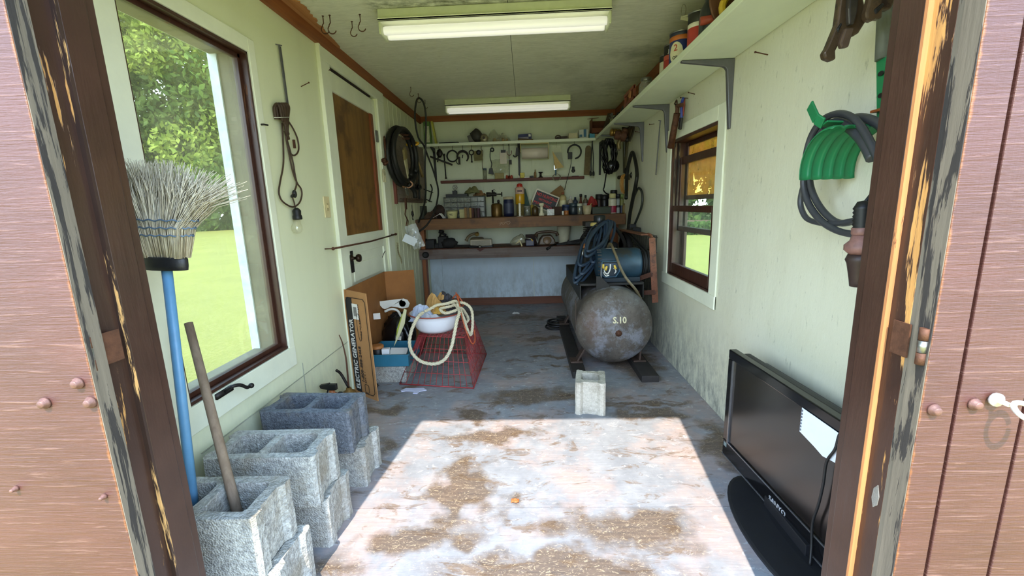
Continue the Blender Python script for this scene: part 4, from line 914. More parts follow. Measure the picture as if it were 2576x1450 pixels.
t = thing('rope', 'thick white twisted rope coiled in the basin and looped down its front', 'rope', top)
pA = [(1065, 786, 2.86), (1050, 800, 2.79), (1036, 830, 2.76), (1030, 862, 2.74), (1038, 890, 2.72), (1060, 910, 2.70), (1092, 916, 2.695), (1118, 905, 2.70), (1135, 875, 2.71), (1144, 835, 2.74), (1150, 806, 2.78), (1156, 785, 2.85), (1150, 772, 2.95), (1135, 760, 3.0)]
def dense(pts, k=14): return smooth_path([aY(*p) for p in pts], k)
rope_geo(dense(pA), .0115).build('front_loop', ROPE, t)
pB = [(1150, 760, 3.0), (1172, 765, 2.99), (1186, 780, 2.97), (1189, 810, 2.96), (1187, 835, 2.95), (1183, 843, 2.95), (1176, 830, 2.95), (1166, 800, 2.93), (1158, 780, 2.92), (1150, 765, 2.95)]
rope_geo(dense(pB, 12), .0105).build('side_loop', ROPE, t)
pC = [(1068, 784, 2.87), (1085, 776, 2.88), (1100, 768, 2.9), (1125, 764, 2.93), (1145, 758, 2.97), (1150, 766, 3.0), (1130, 772, 2.94), (1108, 778, 2.9), (1120, 788, 2.87), (1145, 782, 2.88), (1160, 776, 2.94), (1172, 790, 3.0), (1178, 805, 3.03), (1168, 815, 3.02)]
rope_geo(dense(pC, 12), .0105).build('coil', ROPE, t)
g = G().tube(smooth_path([aY(*p) for p in [(1138, 752, 3.02), (1148, 742, 3.0), (1155, 760, 2.95), (1160, 790, 2.9), (1170, 825, 2.86), (1182, 855, 2.85), (1190, 866, 2.86), (1195, 855, 2.9), (1193, 830, 2.95)]]), .0042, 7)
g.tube(smooth_path([aY(*p) for p in [(1150, 740, 3.02), (1158, 752, 3.0), (1166, 765, 3.0), (1160, 772, 3.02), (1152, 756, 3.02), (1147, 736, 3.02)]]), .0042, 7)
tag(g.build('orange_string', M('b5552e', .5)), 'thin orange cord looped over the rope at the basin', 'cord')
p = aZ(1036, 982, .006)
tag(G().prism([(-.075, .0), (-.05, .035), (.01, .03), (.07, .035), (.10, .0), (.055, -.02), (.05, -.055), (.02, -.05), (.02, -.015), (-.04, -.01), (-.065, -.02)], (p.x, p.y, .002), X3, Y3, .004).build('paper_scrap', M('c9cbe0', .7, 0, .05)), 'torn white paper scrap on the floor before the red basket', 'paper')
p = aZ(1298, 790, 0); tag(G().rag((p.x, p.y, .001), .04, .03, .02, 6, 8).build('paper_scrap', M('d4d4d4', .7)), 'small white paper scrap on the floor far back by the baseboard', 'paper')
p = aZ(1296, 1263, 0); tag(G().rag((p.x, p.y, .001), .016, .012, .012, 8, 6).build('dry_leaf', M('b0602c', .7)), 'small orange dry leaf on the sunlit floor', 'leaf')
# ---------------------------------------------------------------- right wall shelf and what stands on it
SZ = 1.89
SHELF = M('dbe3c8', .5, 0, .06, 4, .08, dirt=None)
t = thing('wall_shelf', 'long pale green painted shelf high on the right wall on grey brackets', 'shelf', (.93, 2.9, SZ))
G().bx(.795, XR-.002, 0.90, 4.86, SZ, SZ+.020).build('shelf_board', SHELF, t, bevel=.003)
G().bx(.783, .796, 0.90, 4.86, SZ-.004, SZ+.026).build('front_lip', SHELF, t, bevel=.003)
def bracket_geo(o, u, dn, ln_u, ln_d, wdt, wv):
    """pressed steel shelf bracket: two tapering arms with a rounded inner corner"""
    k = .034; r = .03
    inner = [(k+r-r*sin(a), k+r-r*cos(a)) for a in [radians(15*i) for i in range(7)]]
    poly = [(0, 0), (ln_u, 0), (ln_u, .009)]+inner+[(.009, ln_d), (0, ln_d)]
    return G().prism(poly, Vector(o)-Vector(wv)*wdt/2, u, dn, wdt if Vector(u).cross(Vector(dn)).dot(Vector(wv)) > 0 else -wdt)
for i, yv in enumerate((2.335, 3.31, 3.98, 4.62)):
    bracket_geo((XR-.001, yv, SZ-.0015), -X3, -Z3, .262, .335, .024, Y3).build('bracket', GALV, t, bevel=.003)
# rust bloom is in the board paint; cans along the shelf
def wrap_text(body, mat, parent, c, r, z, size, a0=-90, name='lettering', squeeze=1.0):
    ob = text(body, mat, None, (0, 0, 0), X3, Y3, size, name, 0.0004, None, .0004, squeeze)
    xs = [v.co.x for v in ob.data.vertices]; mid = (min(xs)+max(xs))/2; off = Vector(parent['_wo'])
    for v in ob.data.vertices:
        a = radians(a0)+(v.co.x-mid)/r; rr = r+.0006+v.co.z; v.co = Vector((c[0]+rr*cos(a), c[1]+rr*sin(a), z+v.co.y))-off
    ob.parent = parent; return ob
def can(name, lab, cat, c, r, h, bands, lid=None, group=None, seg=24):
    """a can: bands = [(from, to, colour)] as shares of the height; seamed steel rims"""
    c = Vector(c); t = thing(name, lab, cat, c, group)
    for a, b, m in bands: G().lathe([(r*.985, a*h), (r, a*h+.001), (r, b*h-.001), (r*.985, b*h)], c, Z3, seg).build('band', m, t)
    rim = lid or STEEL
    G().lathe([(r*1.02, -.0005), (r*1.035, .003), (r*1.0, .006)], c+Z3*.0006, Z3, seg).build('base_rim', rim, t)
    G().lathe([(r*1.0, -.004), (r*1.04, -.001), (r*1.04, .003), (r*.94, .004), (r*.93, .0005), (0, .0005)], c+Z3*h, Z3, seg).build('top_rim', rim, t)
    return t
def m(c, r=.45): return M(c, r, 0, .12, 14, .04)
sz = SZ+.021; CANS = 'cans on the right shelf'
can('oil_can_tin', 'slim cream and dark can, farthest of the cans on the right shelf', 'can', (.868, 2.80, sz), .036, .145, [(0, .75, m('c8c4ac')), (.75, 1, m('25221f'))], group=CANS)
c1 = can('oil_can_tin', 'red and black can between the slim cream can and the blue one', 'can', (.863, 2.665, sz), .048, .155, [(0, .5, m('a3302a')), (.5, .66, m('b5523e')), (.66, 1, m('1c1b1a'))], group=CANS)
wrap_text('John', m('dcdcd6'), c1, (.863, 2.665), .048, sz+.112, .026, -112)
c2 = can('oil_can_tin', 'large blue and cream can with an orange top band on the right shelf', 'can', (.858, 2.515, sz), .060, .165, [(0, .74, m('23306f')), (.74, .88, m('c06a2e')), (.88, 1, m('2b2f44'))], group=CANS)
g = G(); n_ = 14; V = []
for i in range(n_+1):
    a = radians(-172+74*i/n_); k = sin(pi*i/n_)**.5 if 0 < i < n_ else 0
    for s in (-1, 1): V.append((.858+.0606*cos(a), 2.515+.0606*sin(a), sz+.062+s*.052*k))
g._add(V, [(2*i, 2*i+2, 2*i+3, 2*i+1) for i in range(n_)], True); g.build('cream_oval', m('d9d3b0'), c2)
wrap_text('2', m('b0402a'), c2, (.858, 2.515), .0612, sz+.070, .045, -135); wrap_text('OIL', m('1c1b1a'), c2, (.858, 2.515), .0612, sz+.030, .022, -135)
can('oil_can_tin', 'dark red-bottomed can half hidden behind the blue can', 'can', (.93, 2.40, sz), .048, .155, [(0, .55, m('8d2a25')), (.55, 1, m('2a2c2a'))], group=CANS)
c3 = can('oil_can_tin', 'red and black can next to the black funnel bottle', 'can', (.856, 2.275, sz), .050, .165, [(0, .6, m('b0382e')), (.6, .72, m('d8d4c4')), (.72, 1, m('22221f'))], group=CANS)
c = Vector((.853, 2.135, sz))
t = thing('funnel_bottle', 'black bottle with a long necked spout and red band on the right shelf', 'bottle', c)
G().lathe([(.046, 0), (.047, .004), (.047, .10), (.044, .125), (.026, .16), (.024, .235), (.02, .24)], c, Z3, 22).build('body', M('23272b', .3, 0, .2, 12, .05), t)
G().tube(smooth_path([c+Z3*.235, c+Vector((.0, 0, .26)), c+Vector((.008, 0, .285)), c+Vector((.018, 0, .295))], 3), .0085, 8).build('spout', BLACK, t)
G().tube([c+Vector((-.055, -.03, .07)), c+Vector((.05, -.05, .075))], .018, 10).build('red_roll', M('a8452e', .5), t)
c = Vector((.885, 1.965, sz))
t = thing('circular_saw', 'brown and yellow power saw lying at the front end of the right shelf', 'saw', c)
G().lathe([(.0, -.006), (.115, -.006), (.12, 0), (.115, .006), (0, .006)], c+Vector((.02, .08, .12)), (.35, -1, 0), 30).build('blade_guard', M('5d3a22', .5, .2, .3, 20), t)
YEL = M('c9a62c', .45, 0, .15)
G().tube(arc(c+Vector((-.02, -.02, .055)), (1, .2, 0), Z3, .046, 0, 360, 18), .014, 8).bx(c.x-.05, c.x+.02, c.y-.05, c.y-.02, c.z, c.z+.022).build('handle', YEL, t, smooth=False)
G().lathe([(.03, 0), (.042, .004), (.042, .09), (.03, .10)], c+Vector((.0, .0, .06)), (1, -.3, .15), 16).bx(c.x, c.x+.14, c.y-.06, c.y+.09, c.z, c.z+.07).build('motor', BLACK, t)
c = Vector((.862, 3.20, sz)); t = thing('glass_jar', 'dusty glass jar with a metal lid on the right shelf', 'jar', c)
G().lathe([(.048, 0), (.05, .006), (.05, .085), (.036, .11), (.032, .115)], c, Z3, 20).build('jar', glassy('dusty_glass', (.85, .87, .8, 1), .1, .35, (.5, .5, .42, 1)), t)
G().lathe([(.036, .112), (.037, .114), (.037, .13), (.032, .133), (0, .133)], c, Z3, 20).build('lid', STEEL, t)
c = Vector((.87, 3.50, sz)); t = thing('wooden_trap', 'reddish wooden open crate with slats on the right shelf', 'crate', c)
RW = wood('6a2f1c', '8a4a2e', 1, .6)
G().bx(c.x-.06, c.x+.10, c.y-.16, c.y+.14, c.z, c.z+.014).build('floor_board', RW, t)
for dy in (-.15, 0, .13): G().bx(c.x-.06, c.x-.045, c.y+dy-.01, c.y+dy+.012, c.z+.012, c.z+.13).build('post', RW, t)
for dz in (.03, .105): G().bx(c.x-.064, c.x-.052, c.y-.16, c.y+.145, c.z+dz, c.z+dz+.022).build('slat', RW, t)
G().prism([(0, 0), (.05, .02), (.02, .06), (-.02, .05)], c+Vector((-.066, -.06, .06)), Y3, Z3, .01).build('flap', wood('8d5a30', 'b07a44', 1, .7), t)
tag(G().ball((.90, 3.92, sz+.06), .06, (1, 1.6, 1), jit=.12, rnd=random.Random(3)).ball((.88, 4.15, sz+.05), .05, (1, 1.4, 1), jit=.15, rnd=random.Random(4)).build('dark_bundle', M('2a2320', .8, 0, .4, 20, .4)), 'dark rag bundle at the far end of the right shelf', 'rag')
tag(G().bx(.93, 1.05, 1.30, 3.6, sz, sz+.05).build('wooden_board', wood('4a2418', '6a3822', 1, .7)), 'dark brown plank lying along the back of the right shelf', 'board')
tag(G().bx(.81, .93, 1.05, 1.82, sz, sz+.085).build('dark_case', M('241814', .6, 0, .4, 12), bevel=.01), 'dark brown case at the doorway end of the right shelf', 'case')
t = thing('pull_cord', 'white pull cord with a paper tag strung under the ceiling by the right shelf', 'cord', aZ(1716, 40, ZC-.06))
a, b = aZ(1716, 42, ZC-.08), aZ(1880, 2, ZC-.06)
G().tube([a, a.lerp(b, .4)-Z3*.004, b], .0042, 6).tube([a.lerp(b, .45), b], .010, 7).build('cord', M('c9c6b0', .7), t)
G().tube(arc(a+Vector((.006, 0, .03)), X3, Z3, .012, 0, 360, 12, .03), .002, 5).build('loop', M('8a8a74', .6), t)
G().box(a+Vector((.012, 0, -.010)), (.04, .003, .018), (0, .2, 0)).build('tag', M('cdcab4', .7), t)

# hung on the right wall
t = thing('hatchet', 'rusty brown tube-handled saw hanging on the right wall before the window', 'saw', aR(1692, 330, .05))
a, b = aR(1703, 285, .06), aR(1687, 372, .06)
G().tube([a, b], [.020, .022], 12).build('handle', METAL_R, t)
G().tube(smooth_path([a+Z3*.0, a+Vector((0, -.004, .03)), aR(1704, 267, .06), aR(1716, 264, .05)], 4), .013, 8).tube(smooth_path([aR(1697, 262, .02), aR(1702, 252, .03), aR(1703, 262, .05)], 3), .005, 6).build('hook_head', METAL_R, t)
t = thing('pliers', 'long pliers with blue and red grips on nails beside the brown saw', 'pliers', aR(1718, 270, .04))
G().tube(smooth_path([aR(1719, 246, .045), aR(1714, 265, .045), aR(1715, 290, .04), aR(1712, 305, .04)], 4), .009, 7).build('blue_grip', M('2c3f96', .4), t)
G().tube(smooth_path([aR(1721, 248, .03), aR(1720, 270, .03), aR(1717, 292, .035)], 4), .008, 7).build('red_grip', M('8a3a2c', .4), t)
G().bar(aR(1714, 296, .04), aR(1710, 326, .04), .035, .016, X3).build('jaws', BLACK, t, bevel=.004)
tag(G().bar(aR(1700, 262, .03), aR(1706, 305, .03), .012, .010, X3).build('metal_hook', METAL_D), 'dark flat hook between the brown saw and the pliers', 'hook')
tag(G().bar(aR(1661, 304, .03), aR(1650, 440, .02), .015, .006, X3).tube([aR(1663, 304, 0), aR(1657, 303, .045)], .003, 6).build('steel_bar', GALV, bevel=.002), 'long flat steel bar hanging on a nail past the right window', 'bar')
for i, (a, b, lab) in enumerate((((1932, 138), (1900, 131), 'nail in the right wall under the shelf, nearest the doorway'), ((1748, 237), (1732, 233), 'nail in the right wall above the window'), ((1731, 247), (1712, 246), 'nail in the right wall holding the pliers'),
                                 ((1646, 312), (1634, 313), 'nail in the right wall between two shelf brackets, left of the steel bar'), ((1612, 333), (1599, 331), 'nail in the right wall under the far shelf bracket'), ((1560, 378), (1553, 380), 'small nail in the far corner of the right wall'))):
    nail(a, b, .05, lab, 'R', .0024)

# green hose hanger with hose
GRN = M('1f7a4a', .4, 0, .12, 8, .04)
t = thing('hose_hanger', 'green metal hose hanger on the right wall by the doorway', 'hanger', (XR, 1.32, 1.38))
cy, cz, R_ = 1.315, 1.28, .118
g = G(); nx = 15; na = 14
def hang(i, j, k=0):                                   # curved saddle: arched over y, ribbed along x
    x = .875+(1.045-.875)*i/(nx*2); a = radians(-14+116*j/na); rib = -.007*abs((i % 6)/3-1)**3
    return Vector((x, cy+(R_+rib+k)*cos(a), cz+(R_+rib+k)*sin(a)))
V = [hang(i, j) for i in range(nx*2+1) for j in range(na+1)]; V2 = [hang(i, j, -.003) for i in range(nx*2+1) for j in range(na+1)]
q = na+1; o2 = len(V)
Fc = []
for i in range(nx*2):
    for j in range(na):
        a = i*q+j; Fc += [(a, a+1, a+q+1, a+q), (o2+a, o2+a+q, o2+a+q+1, o2+a+1)]
for j in range(na):
    Fc += [(j, o2+j, o2+j+1, j+1)]; a = nx*2*q+j; Fc += [(a, a+1, o2+a+1, o2+a)]
for i in range(nx*2):
    for j in (0, na): a = i*q+j; Fc.append((a, a+q, o2+a+q, o2+a))
g._add(V+V2, Fc, True); g.build('saddle', GRN, t)
g = G(); P = [Vector((.93, cy+.03, cz+R_+.008)), Vector((.885, cy+.035, cz+R_+.012)), Vector((.875, cy+.055, cz+R_+.03)), Vector((.872, cy+.085, cz+R_+.075))]
for a, b in zip(P, P[1:]): g.bar(a, b, .036, .006, (1, 0, .3))
g.build('front_lip', GRN, t, bevel=.002)
a, b = aR(2222, 322, .02), aR(2221, 148, .02)
G().bar(a, b, .036, .010, X3).build('back_strap', GRN, t, bevel=.002)
for r in (185, 240):
    p = aR(2217, r, .028); G().lathe([(.0, 0), (.006, 0), (.007, .002)], p, -X3, 10, sq=1.6).build('slot', BLACK, t)
p = aR(2215, 277, .03); G().box(p, (.02, .05, .007)).build('copper_pin', M('b0602f', .5, .4), t)
tag(G().tube([aR(2220, 150, .02), aR(2224, 60, .02), aR(2228, -60, .02)], .018, 12).build('grey_pipe', M('6a6e64', .5)), 'grey plastic pipe rising above the green hose hanger', 'pipe')
t = thing('garden_hose', 'flat dark grey hose looped over the green hanger', 'hose', (.95, 1.31, 1.25))
HG = M('3b3c40', .38, 0, .15, 20, .05)
for X, r, P in ((.945, .0105, [(2215, 415), (2185, 350), (2150, 300), (2110, 286), (2072, 300), (2045, 335), (2030, 380), (2024, 430), (2022, 470), (2035, 515), (2065, 555), (2105, 580), (2150, 590), (2210, 590)]),
                (.96, .0105, [(2185, 372), (2160, 345), (2130, 318), (2095, 308), (2075, 318), (2058, 345), (2044, 400), (2036, 440), (2042, 480), (2062, 520), (2090, 550), (2120, 562), (2170, 550), (2220, 530)]),
                (.955, .009, [(2034, 425), (2022, 465), (2014, 500), (2016, 525), (2030, 550), (2060, 561), (2100, 563), (2140, 557), (2180, 546), (2230, 520)]),
                (.955, .016, [(2078, 316), (2110, 309), (2140, 322), (2165, 345), (2182, 370), (2196, 400)]), (.985, .014, [(2130, 306), (2160, 297), (2195, 304), (2222, 322), (2235, 350)])):
    G().tube(smooth_path([at(x, y, 0, X) for x, y in P], 5), r, 8).build('hose_loop', HG, t)
# pipe clamps above
BRN = M('5c4a36', .4, .45, .4, 18, .2, dirt='2f2520')
def clampjaw(name, lab, pts, Y, extra):
    t = thing(name, lab, 'clamp', aY(*pts[0], Y)); P = [aY(x, y, Y) for x, y in pts]; o = P[0]
    G().prism([((q-o).x, (q-o).z) for q in P], o, X3, Z3, -.022).build('jaw', BRN, t, bevel=.005)
    for nm, pp, mt, dy in extra:
        Q = [aY(x, y, Y-dy) for x, y in pp]; G().prism([((q-Q[0]).x, (q-Q[0]).z) for q in Q], Q[0], X3, Z3, -.016).build(nm, mt, t, bevel=.004)
    return t
clampjaw('locking_clamp', 'worn brown locking clamp with curved jaws hanging high on the right wall', [(2118, -30), (2106, 60), (2082, 118), (2073, 132), (2076, 146), (2092, 152), (2104, 149), (2103, 128), (2112, 110), (2128, 82), (2146, 92), (2162, 82), (2182, 50), (2178, 20), (2168, -30)], 1.30,
         (('inner_jaw', [(2128, 70), (2150, 68), (2136, 118), (2118, 120), (2115, 108)], M('6d5a4c', .35, .5, .3, 20), .012), ('lever', [(2140, -30), (2164, -30), (2158, 30), (2150, 60), (2138, 62), (2136, 20)], M('4a443e', .3, .6, .3, 20), .02), ('cut', [(2106, 72), (2118, 55), (2120, 62), (2110, 82)], BLACK, .004)))
clampjaw('locking_clamp', 'second brown clamp jaw beside the grey pipe, high on the right wall', [(2196, -30), (2180, 30), (2181, 46), (2196, 52), (2206, 46), (2220, 46), (2222, 24), (2243, 22), (2256, -4), (2260, -30)], 1.27, (('cut', [(2200, 24), (2222, 5), (2228, 10), (2206, 36)], BLACK, .004),))
# hanging grip tool by the jamb
t = thing('sprayer_wand', 'black ribbed grip with a rusty pink collar hanging beside the right jamb', 'sprayer', aY(2170, 720, 1.12))
p = aY(2172, 505, 1.12); q_ = aY(2160, 720, 1.12); axd = (p-q_).normalized(); L = (p-q_).length
G().lathe([(.0, L), (.012, L-.002), (.018, L-.014)]+[(.018+(.003 if i % 2 else 0), L-.014-.005*i) for i in range(1, 13)]+[(.017, L-.085)], q_, axd, 18).build('ribbed_grip', BLACK, t)
PINK = M('8a6258', .55, .1, .3, 30, .2)
G().lathe([(.021, L-.085), (.022, L-.083), (.022, L-.068), (.018, L-.066)], q_, axd, 18).lathe([(.026, L-.135), (.036, L-.125), (.036, L-.112), (.024, L-.10), (.020, L-.085)], q_, axd, 8).build('collar', PINK, t)
G().lathe([(.020, .0), (.022, .02), (.028, L-.16), (.032, L-.15), (.026, L-.135)], q_, axd, 18).build('bell', M('3a2a24', .5, .2, .3), t)
G().tube([p-axd*.01, p+Vector((.05, .03, .03)), Vector((XR-.002, 1.19, p.z+.02))], .004, 6).build('hanging_cord', BLACK, t)

# ---------------------------------------------------------------- television leaning by the right wall
O = Vector((.900, 1.842, .032)); e1 = Vector((.042, -.999, 0)).normalized(); nrm = Vector((-.999, -.042, 0)).normalized(); TW, TH = .80, .508
GB = M('101012', .12, 0, .1, 6, 0.0); GB2 = M('1b1b1e', .5, 0, .15, 12, .1)
t = thing('television', 'black flat television standing on the floor against the right wall', 'television', O+e1*TW/2-Z3*.03)
def tvp(a, z, n=0.0): return O+e1*a+Z3*z+nrm*n
def tvbox(g, a0, a1, z0, z1, n0, n1):
    P = [tvp(a, z, n) for n in (n0, n1) for z in (z0, z1) for a in (a0, a1)]
    return g._add(P, [(0, 2, 3, 1), (4, 5, 7, 6), (0, 1, 5, 4), (2, 6, 7, 3), (0, 4, 6, 2), (1, 3, 7, 5)])
g = G(); bz = .042
tvbox(g, 0, TW, 0, .075, -.03, .004); tvbox(g, 0, TW, TH-bz, TH, -.03, .004); tvbox(g, 0, bz, .075, TH-bz, -.03, .004); tvbox(g, TW-bz, TW, .075, TH-bz, -.03, .004)
g.build('bezel', GB, t, bevel=.004)
g = G(); tvbox(g, .04, TW-.04, .04, TH-.006, -.07, -.03); tvbox(g, .12, TW-.12, .07, TH-.02, -.098, -.07); g.build('back_housing', GB2, t, bevel=.01)
n = N('dark_screen'); n.col(srgb('15110f')); n.set(.2, 0, .8); SCR = n.m
g = G(); tvbox(g, bz-.002, TW-bz+.002, .073, TH-bz+.002, -.01, -.002); g.build('screen', SCR, t)
g = G(); tvbox(g, bz, TW-bz, .069, .074, -.004, .0055); tvbox(g, bz-.006, bz, .069, TH-bz, -.004, .0055); tvbox(g, 0, TW, -.004, .001, -.02, .006); g.build('silver_trim', M('9a9a9c', .25, .8, .1), t)
text('SANYO', M('d5d5d8', .3, .5, .05), t, tvp(.36, .024, .0048), e1, Z3, .030, 'lettering', .0004)
g = G(); tvbox(g, .012, .035, .045, .065, .0, .0048); g.build('sticker', M('7a8a8a', .5), t)
g = G(); N_ = 40; cx, cyb = .925, 1.33
rr = [(cx+(.166 if cos(a) < 0 else .125)*cos(a), cyb+.37*sin(a)) for a in [2*pi*i/N_ for i in range(N_)]]
V = [(x, y, .0) for x, y in rr]+[(x, y, .008) for x, y in rr]+[(cx+(x-cx)*.94, cyb+(y-cyb)*.96, .012) for x, y in rr]+[(cx+(x-cx)*.25, cyb+(y-cyb)*.5, .02) for x, y in rr]
Fc = [list(range(N_))[::-1], list(range(3*N_, 4*N_))]
for l in range(3):
    for i in range(N_): j = (i+1) % N_; Fc.append((l*N_+i, l*N_+j, (l+1)*N_+j, (l+1)*N_+i))
g._add(V, Fc); g.bx(.905, .965, 1.25, 1.50, .015, .06); g.build('stand_foot', GB2, t, bevel=.002)
nt = [aY(0, 0, 1)]*0
pn = [tvp(a, z, .008) for a, z in ((.49, .472), (.665, .470), (.665, .375), (.60, .362), (.56, .372), (.49, .385))]
tn = thing('note_paper', 'torn spiral notebook page hung over the front of the television', 'paper', pn[0])
g = G(); g._add(pn+[p-nrm*.0012 for p in pn], [tuple(range(6)), tuple(range(11, 5, -1))]+[(i, (i+1) % 6, 6+(i+1) % 6, 6+i) for i in range(6)]); g.build('page', M('dfe3ee', .7, 0, .04), tn)
g = G()
for i in range(7): g.tube(arc(tvp(.494, .463-.0115*i, .0092), e1, Z3, .0028, 0, 360, 8), .0012, 4)
g.build('spiral_holes', M('6c6e78', .7), tn)
tc = thing('power_cord', 'black power cord hanging down the front of the television', 'cord', tvp(.66, .47, .02))
G().tube(smooth_path([tvp(.78, .515, .0), tvp(.70, .512, .008), tvp(.665, .480, .014), tvp(.655, .42, .016), tvp(.628, .36, .015), tvp(.624, .28, .014), tvp(.615, .20, .014), tvp(.60, .12, .014), tvp(.61, .04, .016), tvp(.63, -.01, .03)], 6), .0042, 8).build('cord', BLACK, tc)
G().bar(tvp(.675, .455, .014), tvp(.72, .415, .014), .03, .02, nrm).bar(tvp(.68, .40, .012), tvp(.73, .372, .012), .024, .016, nrm).build('plug', BLACK, tc, bevel=.004)
# ---------------------------------------------------------------- air compressor
def tank_mat():
    n = N('oily_dusty_tank'); f = n.noise(n.coord(), 7, 7, 0.7); f2 = n.noise(n.coord(), 22, 6, 0.75)
    c = n.ramp(f, [(.3, srgb('48413a')), (.6, srgb('665d54')), (.8, srgb('7c7266'))])
    c = n.mix(n.ramp(f2, [(.56, 0), (.70, .6)]), c, srgb('77756f')); c = n.mix(n.ramp(n.noise(n.coord(), 4.5, 7, 0.75), [(.50, 0), (.60, .7)]), c, srgb('8b8d96')); c = n.mix(n.ramp(n.noise(n.coord(), 60, 4, 0.7), [(.58, 0), (.66, .5)]), c, srgb('2e2924')); c = n.mix(n.ramp(n.noise(n.coord(), 3, 4), [(.55, 0), (.7, .5)]), c, srgb('5a3e2c'))
    n.col(c); n.set(.6, .1); n.bump(f2, .35, .004); return n.m
TANK = tank_mat(); DK = M('262422', .6, .3, .35, 20, .2); RUST = M('7a4a34', .6, .3, .4, 35, .25, dirt='4a2e22'); BLU = M('233c4c', .42, .1, .3, 10, .08, dirt='2b2c2c')
TC = Vector((.62, 3.0, .322)); TR = .278
t = thing('air_compressor', 'old oily air compressor tank with blue motor on dark skids', 'compressor', (.6, 3.5, 0))
prof = [(0, -.135)]+[(TR*sin(radians(a)), -.135*cos(radians(a))) for a in range(8, 90, 8)]+[(TR, 0), (TR, 1.25)]+[(TR*cos(radians(a)), 1.25+.135*sin(radians(a))) for a in range(10, 90, 10)]+[(0, 1.385)]
G().lathe(prof, TC, Y3, 48).build('tank', TANK, t)
for a, b, nm in (((.300, .395), (2.80, 4.35), 'skid'), ((.755, .872), (2.715, 4.35), 'skid')):
    G().bx(a[0], a[1], b[0], b[1], 0, .048).build(nm, M('2b2623', .7, 0, .3, 14, .25), t, bevel=.004)
for yv in (3.02, 4.05):
    for s in (-1, 1):
        xs = .35 if s < 0 else .81
        G().bar((xs, yv, .045), (TC.x+s*.20, yv, .17), .08, .014, (1, 0, .6)).bx(xs-.045, xs+.045, yv-.05, yv+.05, .047, .06).build('foot_bracket', M('4e3c32', .6, .3, .35, 30, .2), t, bevel=.003)
text('S.10', M('d8cfa8', .7, 0, .2, 60), t, (.587, 2.861, .378), X3, Vector((0, .22, 1)), .062, 'lettering', .0016, .094)
G().lathe([(.024, 0), (.024, .006), (.014, .008), (.014, .014), (0, .014)], (.628, 2.868, .303), (0, -1, -.05), 8).build('drain_plug', METAL_R, t)
G().bx(.385, .86, 3.10, 4.15, .600, .618).bx(.385, .395, 3.08, 4.15, .50, .612).bx(.85, .86, 3.10, 4.15, .50, .612).prism([(0, 0), (.10, 0), (.10, .05), (.03, .12), (0, .12)], (.50, 3.06, .56), X3, Z3, .012).build('platform', DK, t, bevel=.003)
# motor
mc = Vector((.53, 3.25, .738)); mr = .124
G().lathe([(mr*.55, -.005), (mr*.9, .006), (mr, .03), (mr, .30), (mr*.9, .325), (mr*.4, .335)], mc, X3, 36).build('motor', BLU, t)
for i in range(10): a = radians(110+i*14); G().box(mc+Vector((.012, cos(a)*mr*.99, sin(a)*mr*.99)), (.03, .008, .008)).build('vent_slot', BLACK, t)
G().bx(.555, .84, 3.14, 3.36, .616, .65).build('motor_foot', M('1c2832', .5, .2), t, bevel=.004)
G().prism([(0, .02), (.02, 0), (.10, 0), (.125, .04), (.125, .115), (0, .115)], (.548, 3.128, .665), X3, Z3, -.004).build('junction_back', M('1b2a36', .5), t)
g = G(); P = [(0, .02), (.02, 0), (.10, 0), (.125, .04), (.125, .115), (0, .115)]; P = [Vector((.548+x, 3.106, .665+z)) for x, z in P]
for i in range(6): g.bar(P[i], P[(i+1) % 6], .04, .004, (P[i]+P[(i+1) % 6])/2-Vector((.61, 3.106, .72)))
g.build('junction_box', M('3c6078', .4, .2), t)
g = G().tube(smooth_path([(.575, 3.10, .74), (.565, 3.085, .71), (.585, 3.08, .69), (.605, 3.085, .72), (.608, 3.09, .76)], 5), .005, 6).tube(smooth_path([(.635, 3.10, .73), (.65, 3.09, .71), (.64, 3.09, .69)], 4), .004, 6).tube(smooth_path([(.56, 3.1, .70), (.575, 3.085, .675), (.60, 3.085, .68)], 4), .004, 6); g.build('wires', M('d8d8d2', .5), t)
for x, z, a in ((.578, .735, .3), (.64, .742, -.4), (.556, .75, 0)):
    d = Vector((sin(a), -.2, cos(a))); G().lathe([(.004, -.02), (.010, -.018), (.007, .012), (0, .013)], (x, 3.083, z), d, 8).build('wire_nut', M('d8b84a', .4), t)
G().bx(.60, .68, 3.20, 3.26, .861, .8635).build('name_plate', M('9a9c98', .4, .6), t)
G().tube(smooth_path([aY(1529, 622, 3.30), aY(1536, 614, 3.22), aY(1548, 640, 3.12), aY(1560, 672, 3.07), aY(1575, 700, 3.03), aY(1598, 728, 3.02), aY(1612, 752, 3.05)], 6), .010, 8).build('conduit', M('6f6248', .5, .2, .3, 30), t)
G().tube(smooth_path([aY(1514, 662, 3.10), aY(1512, 690, 3.08), aY(1514, 712, 3.08), aY(1522, 718, 3.08)], 4), .007, 7).build('cable', M('5a5c60', .5), t)
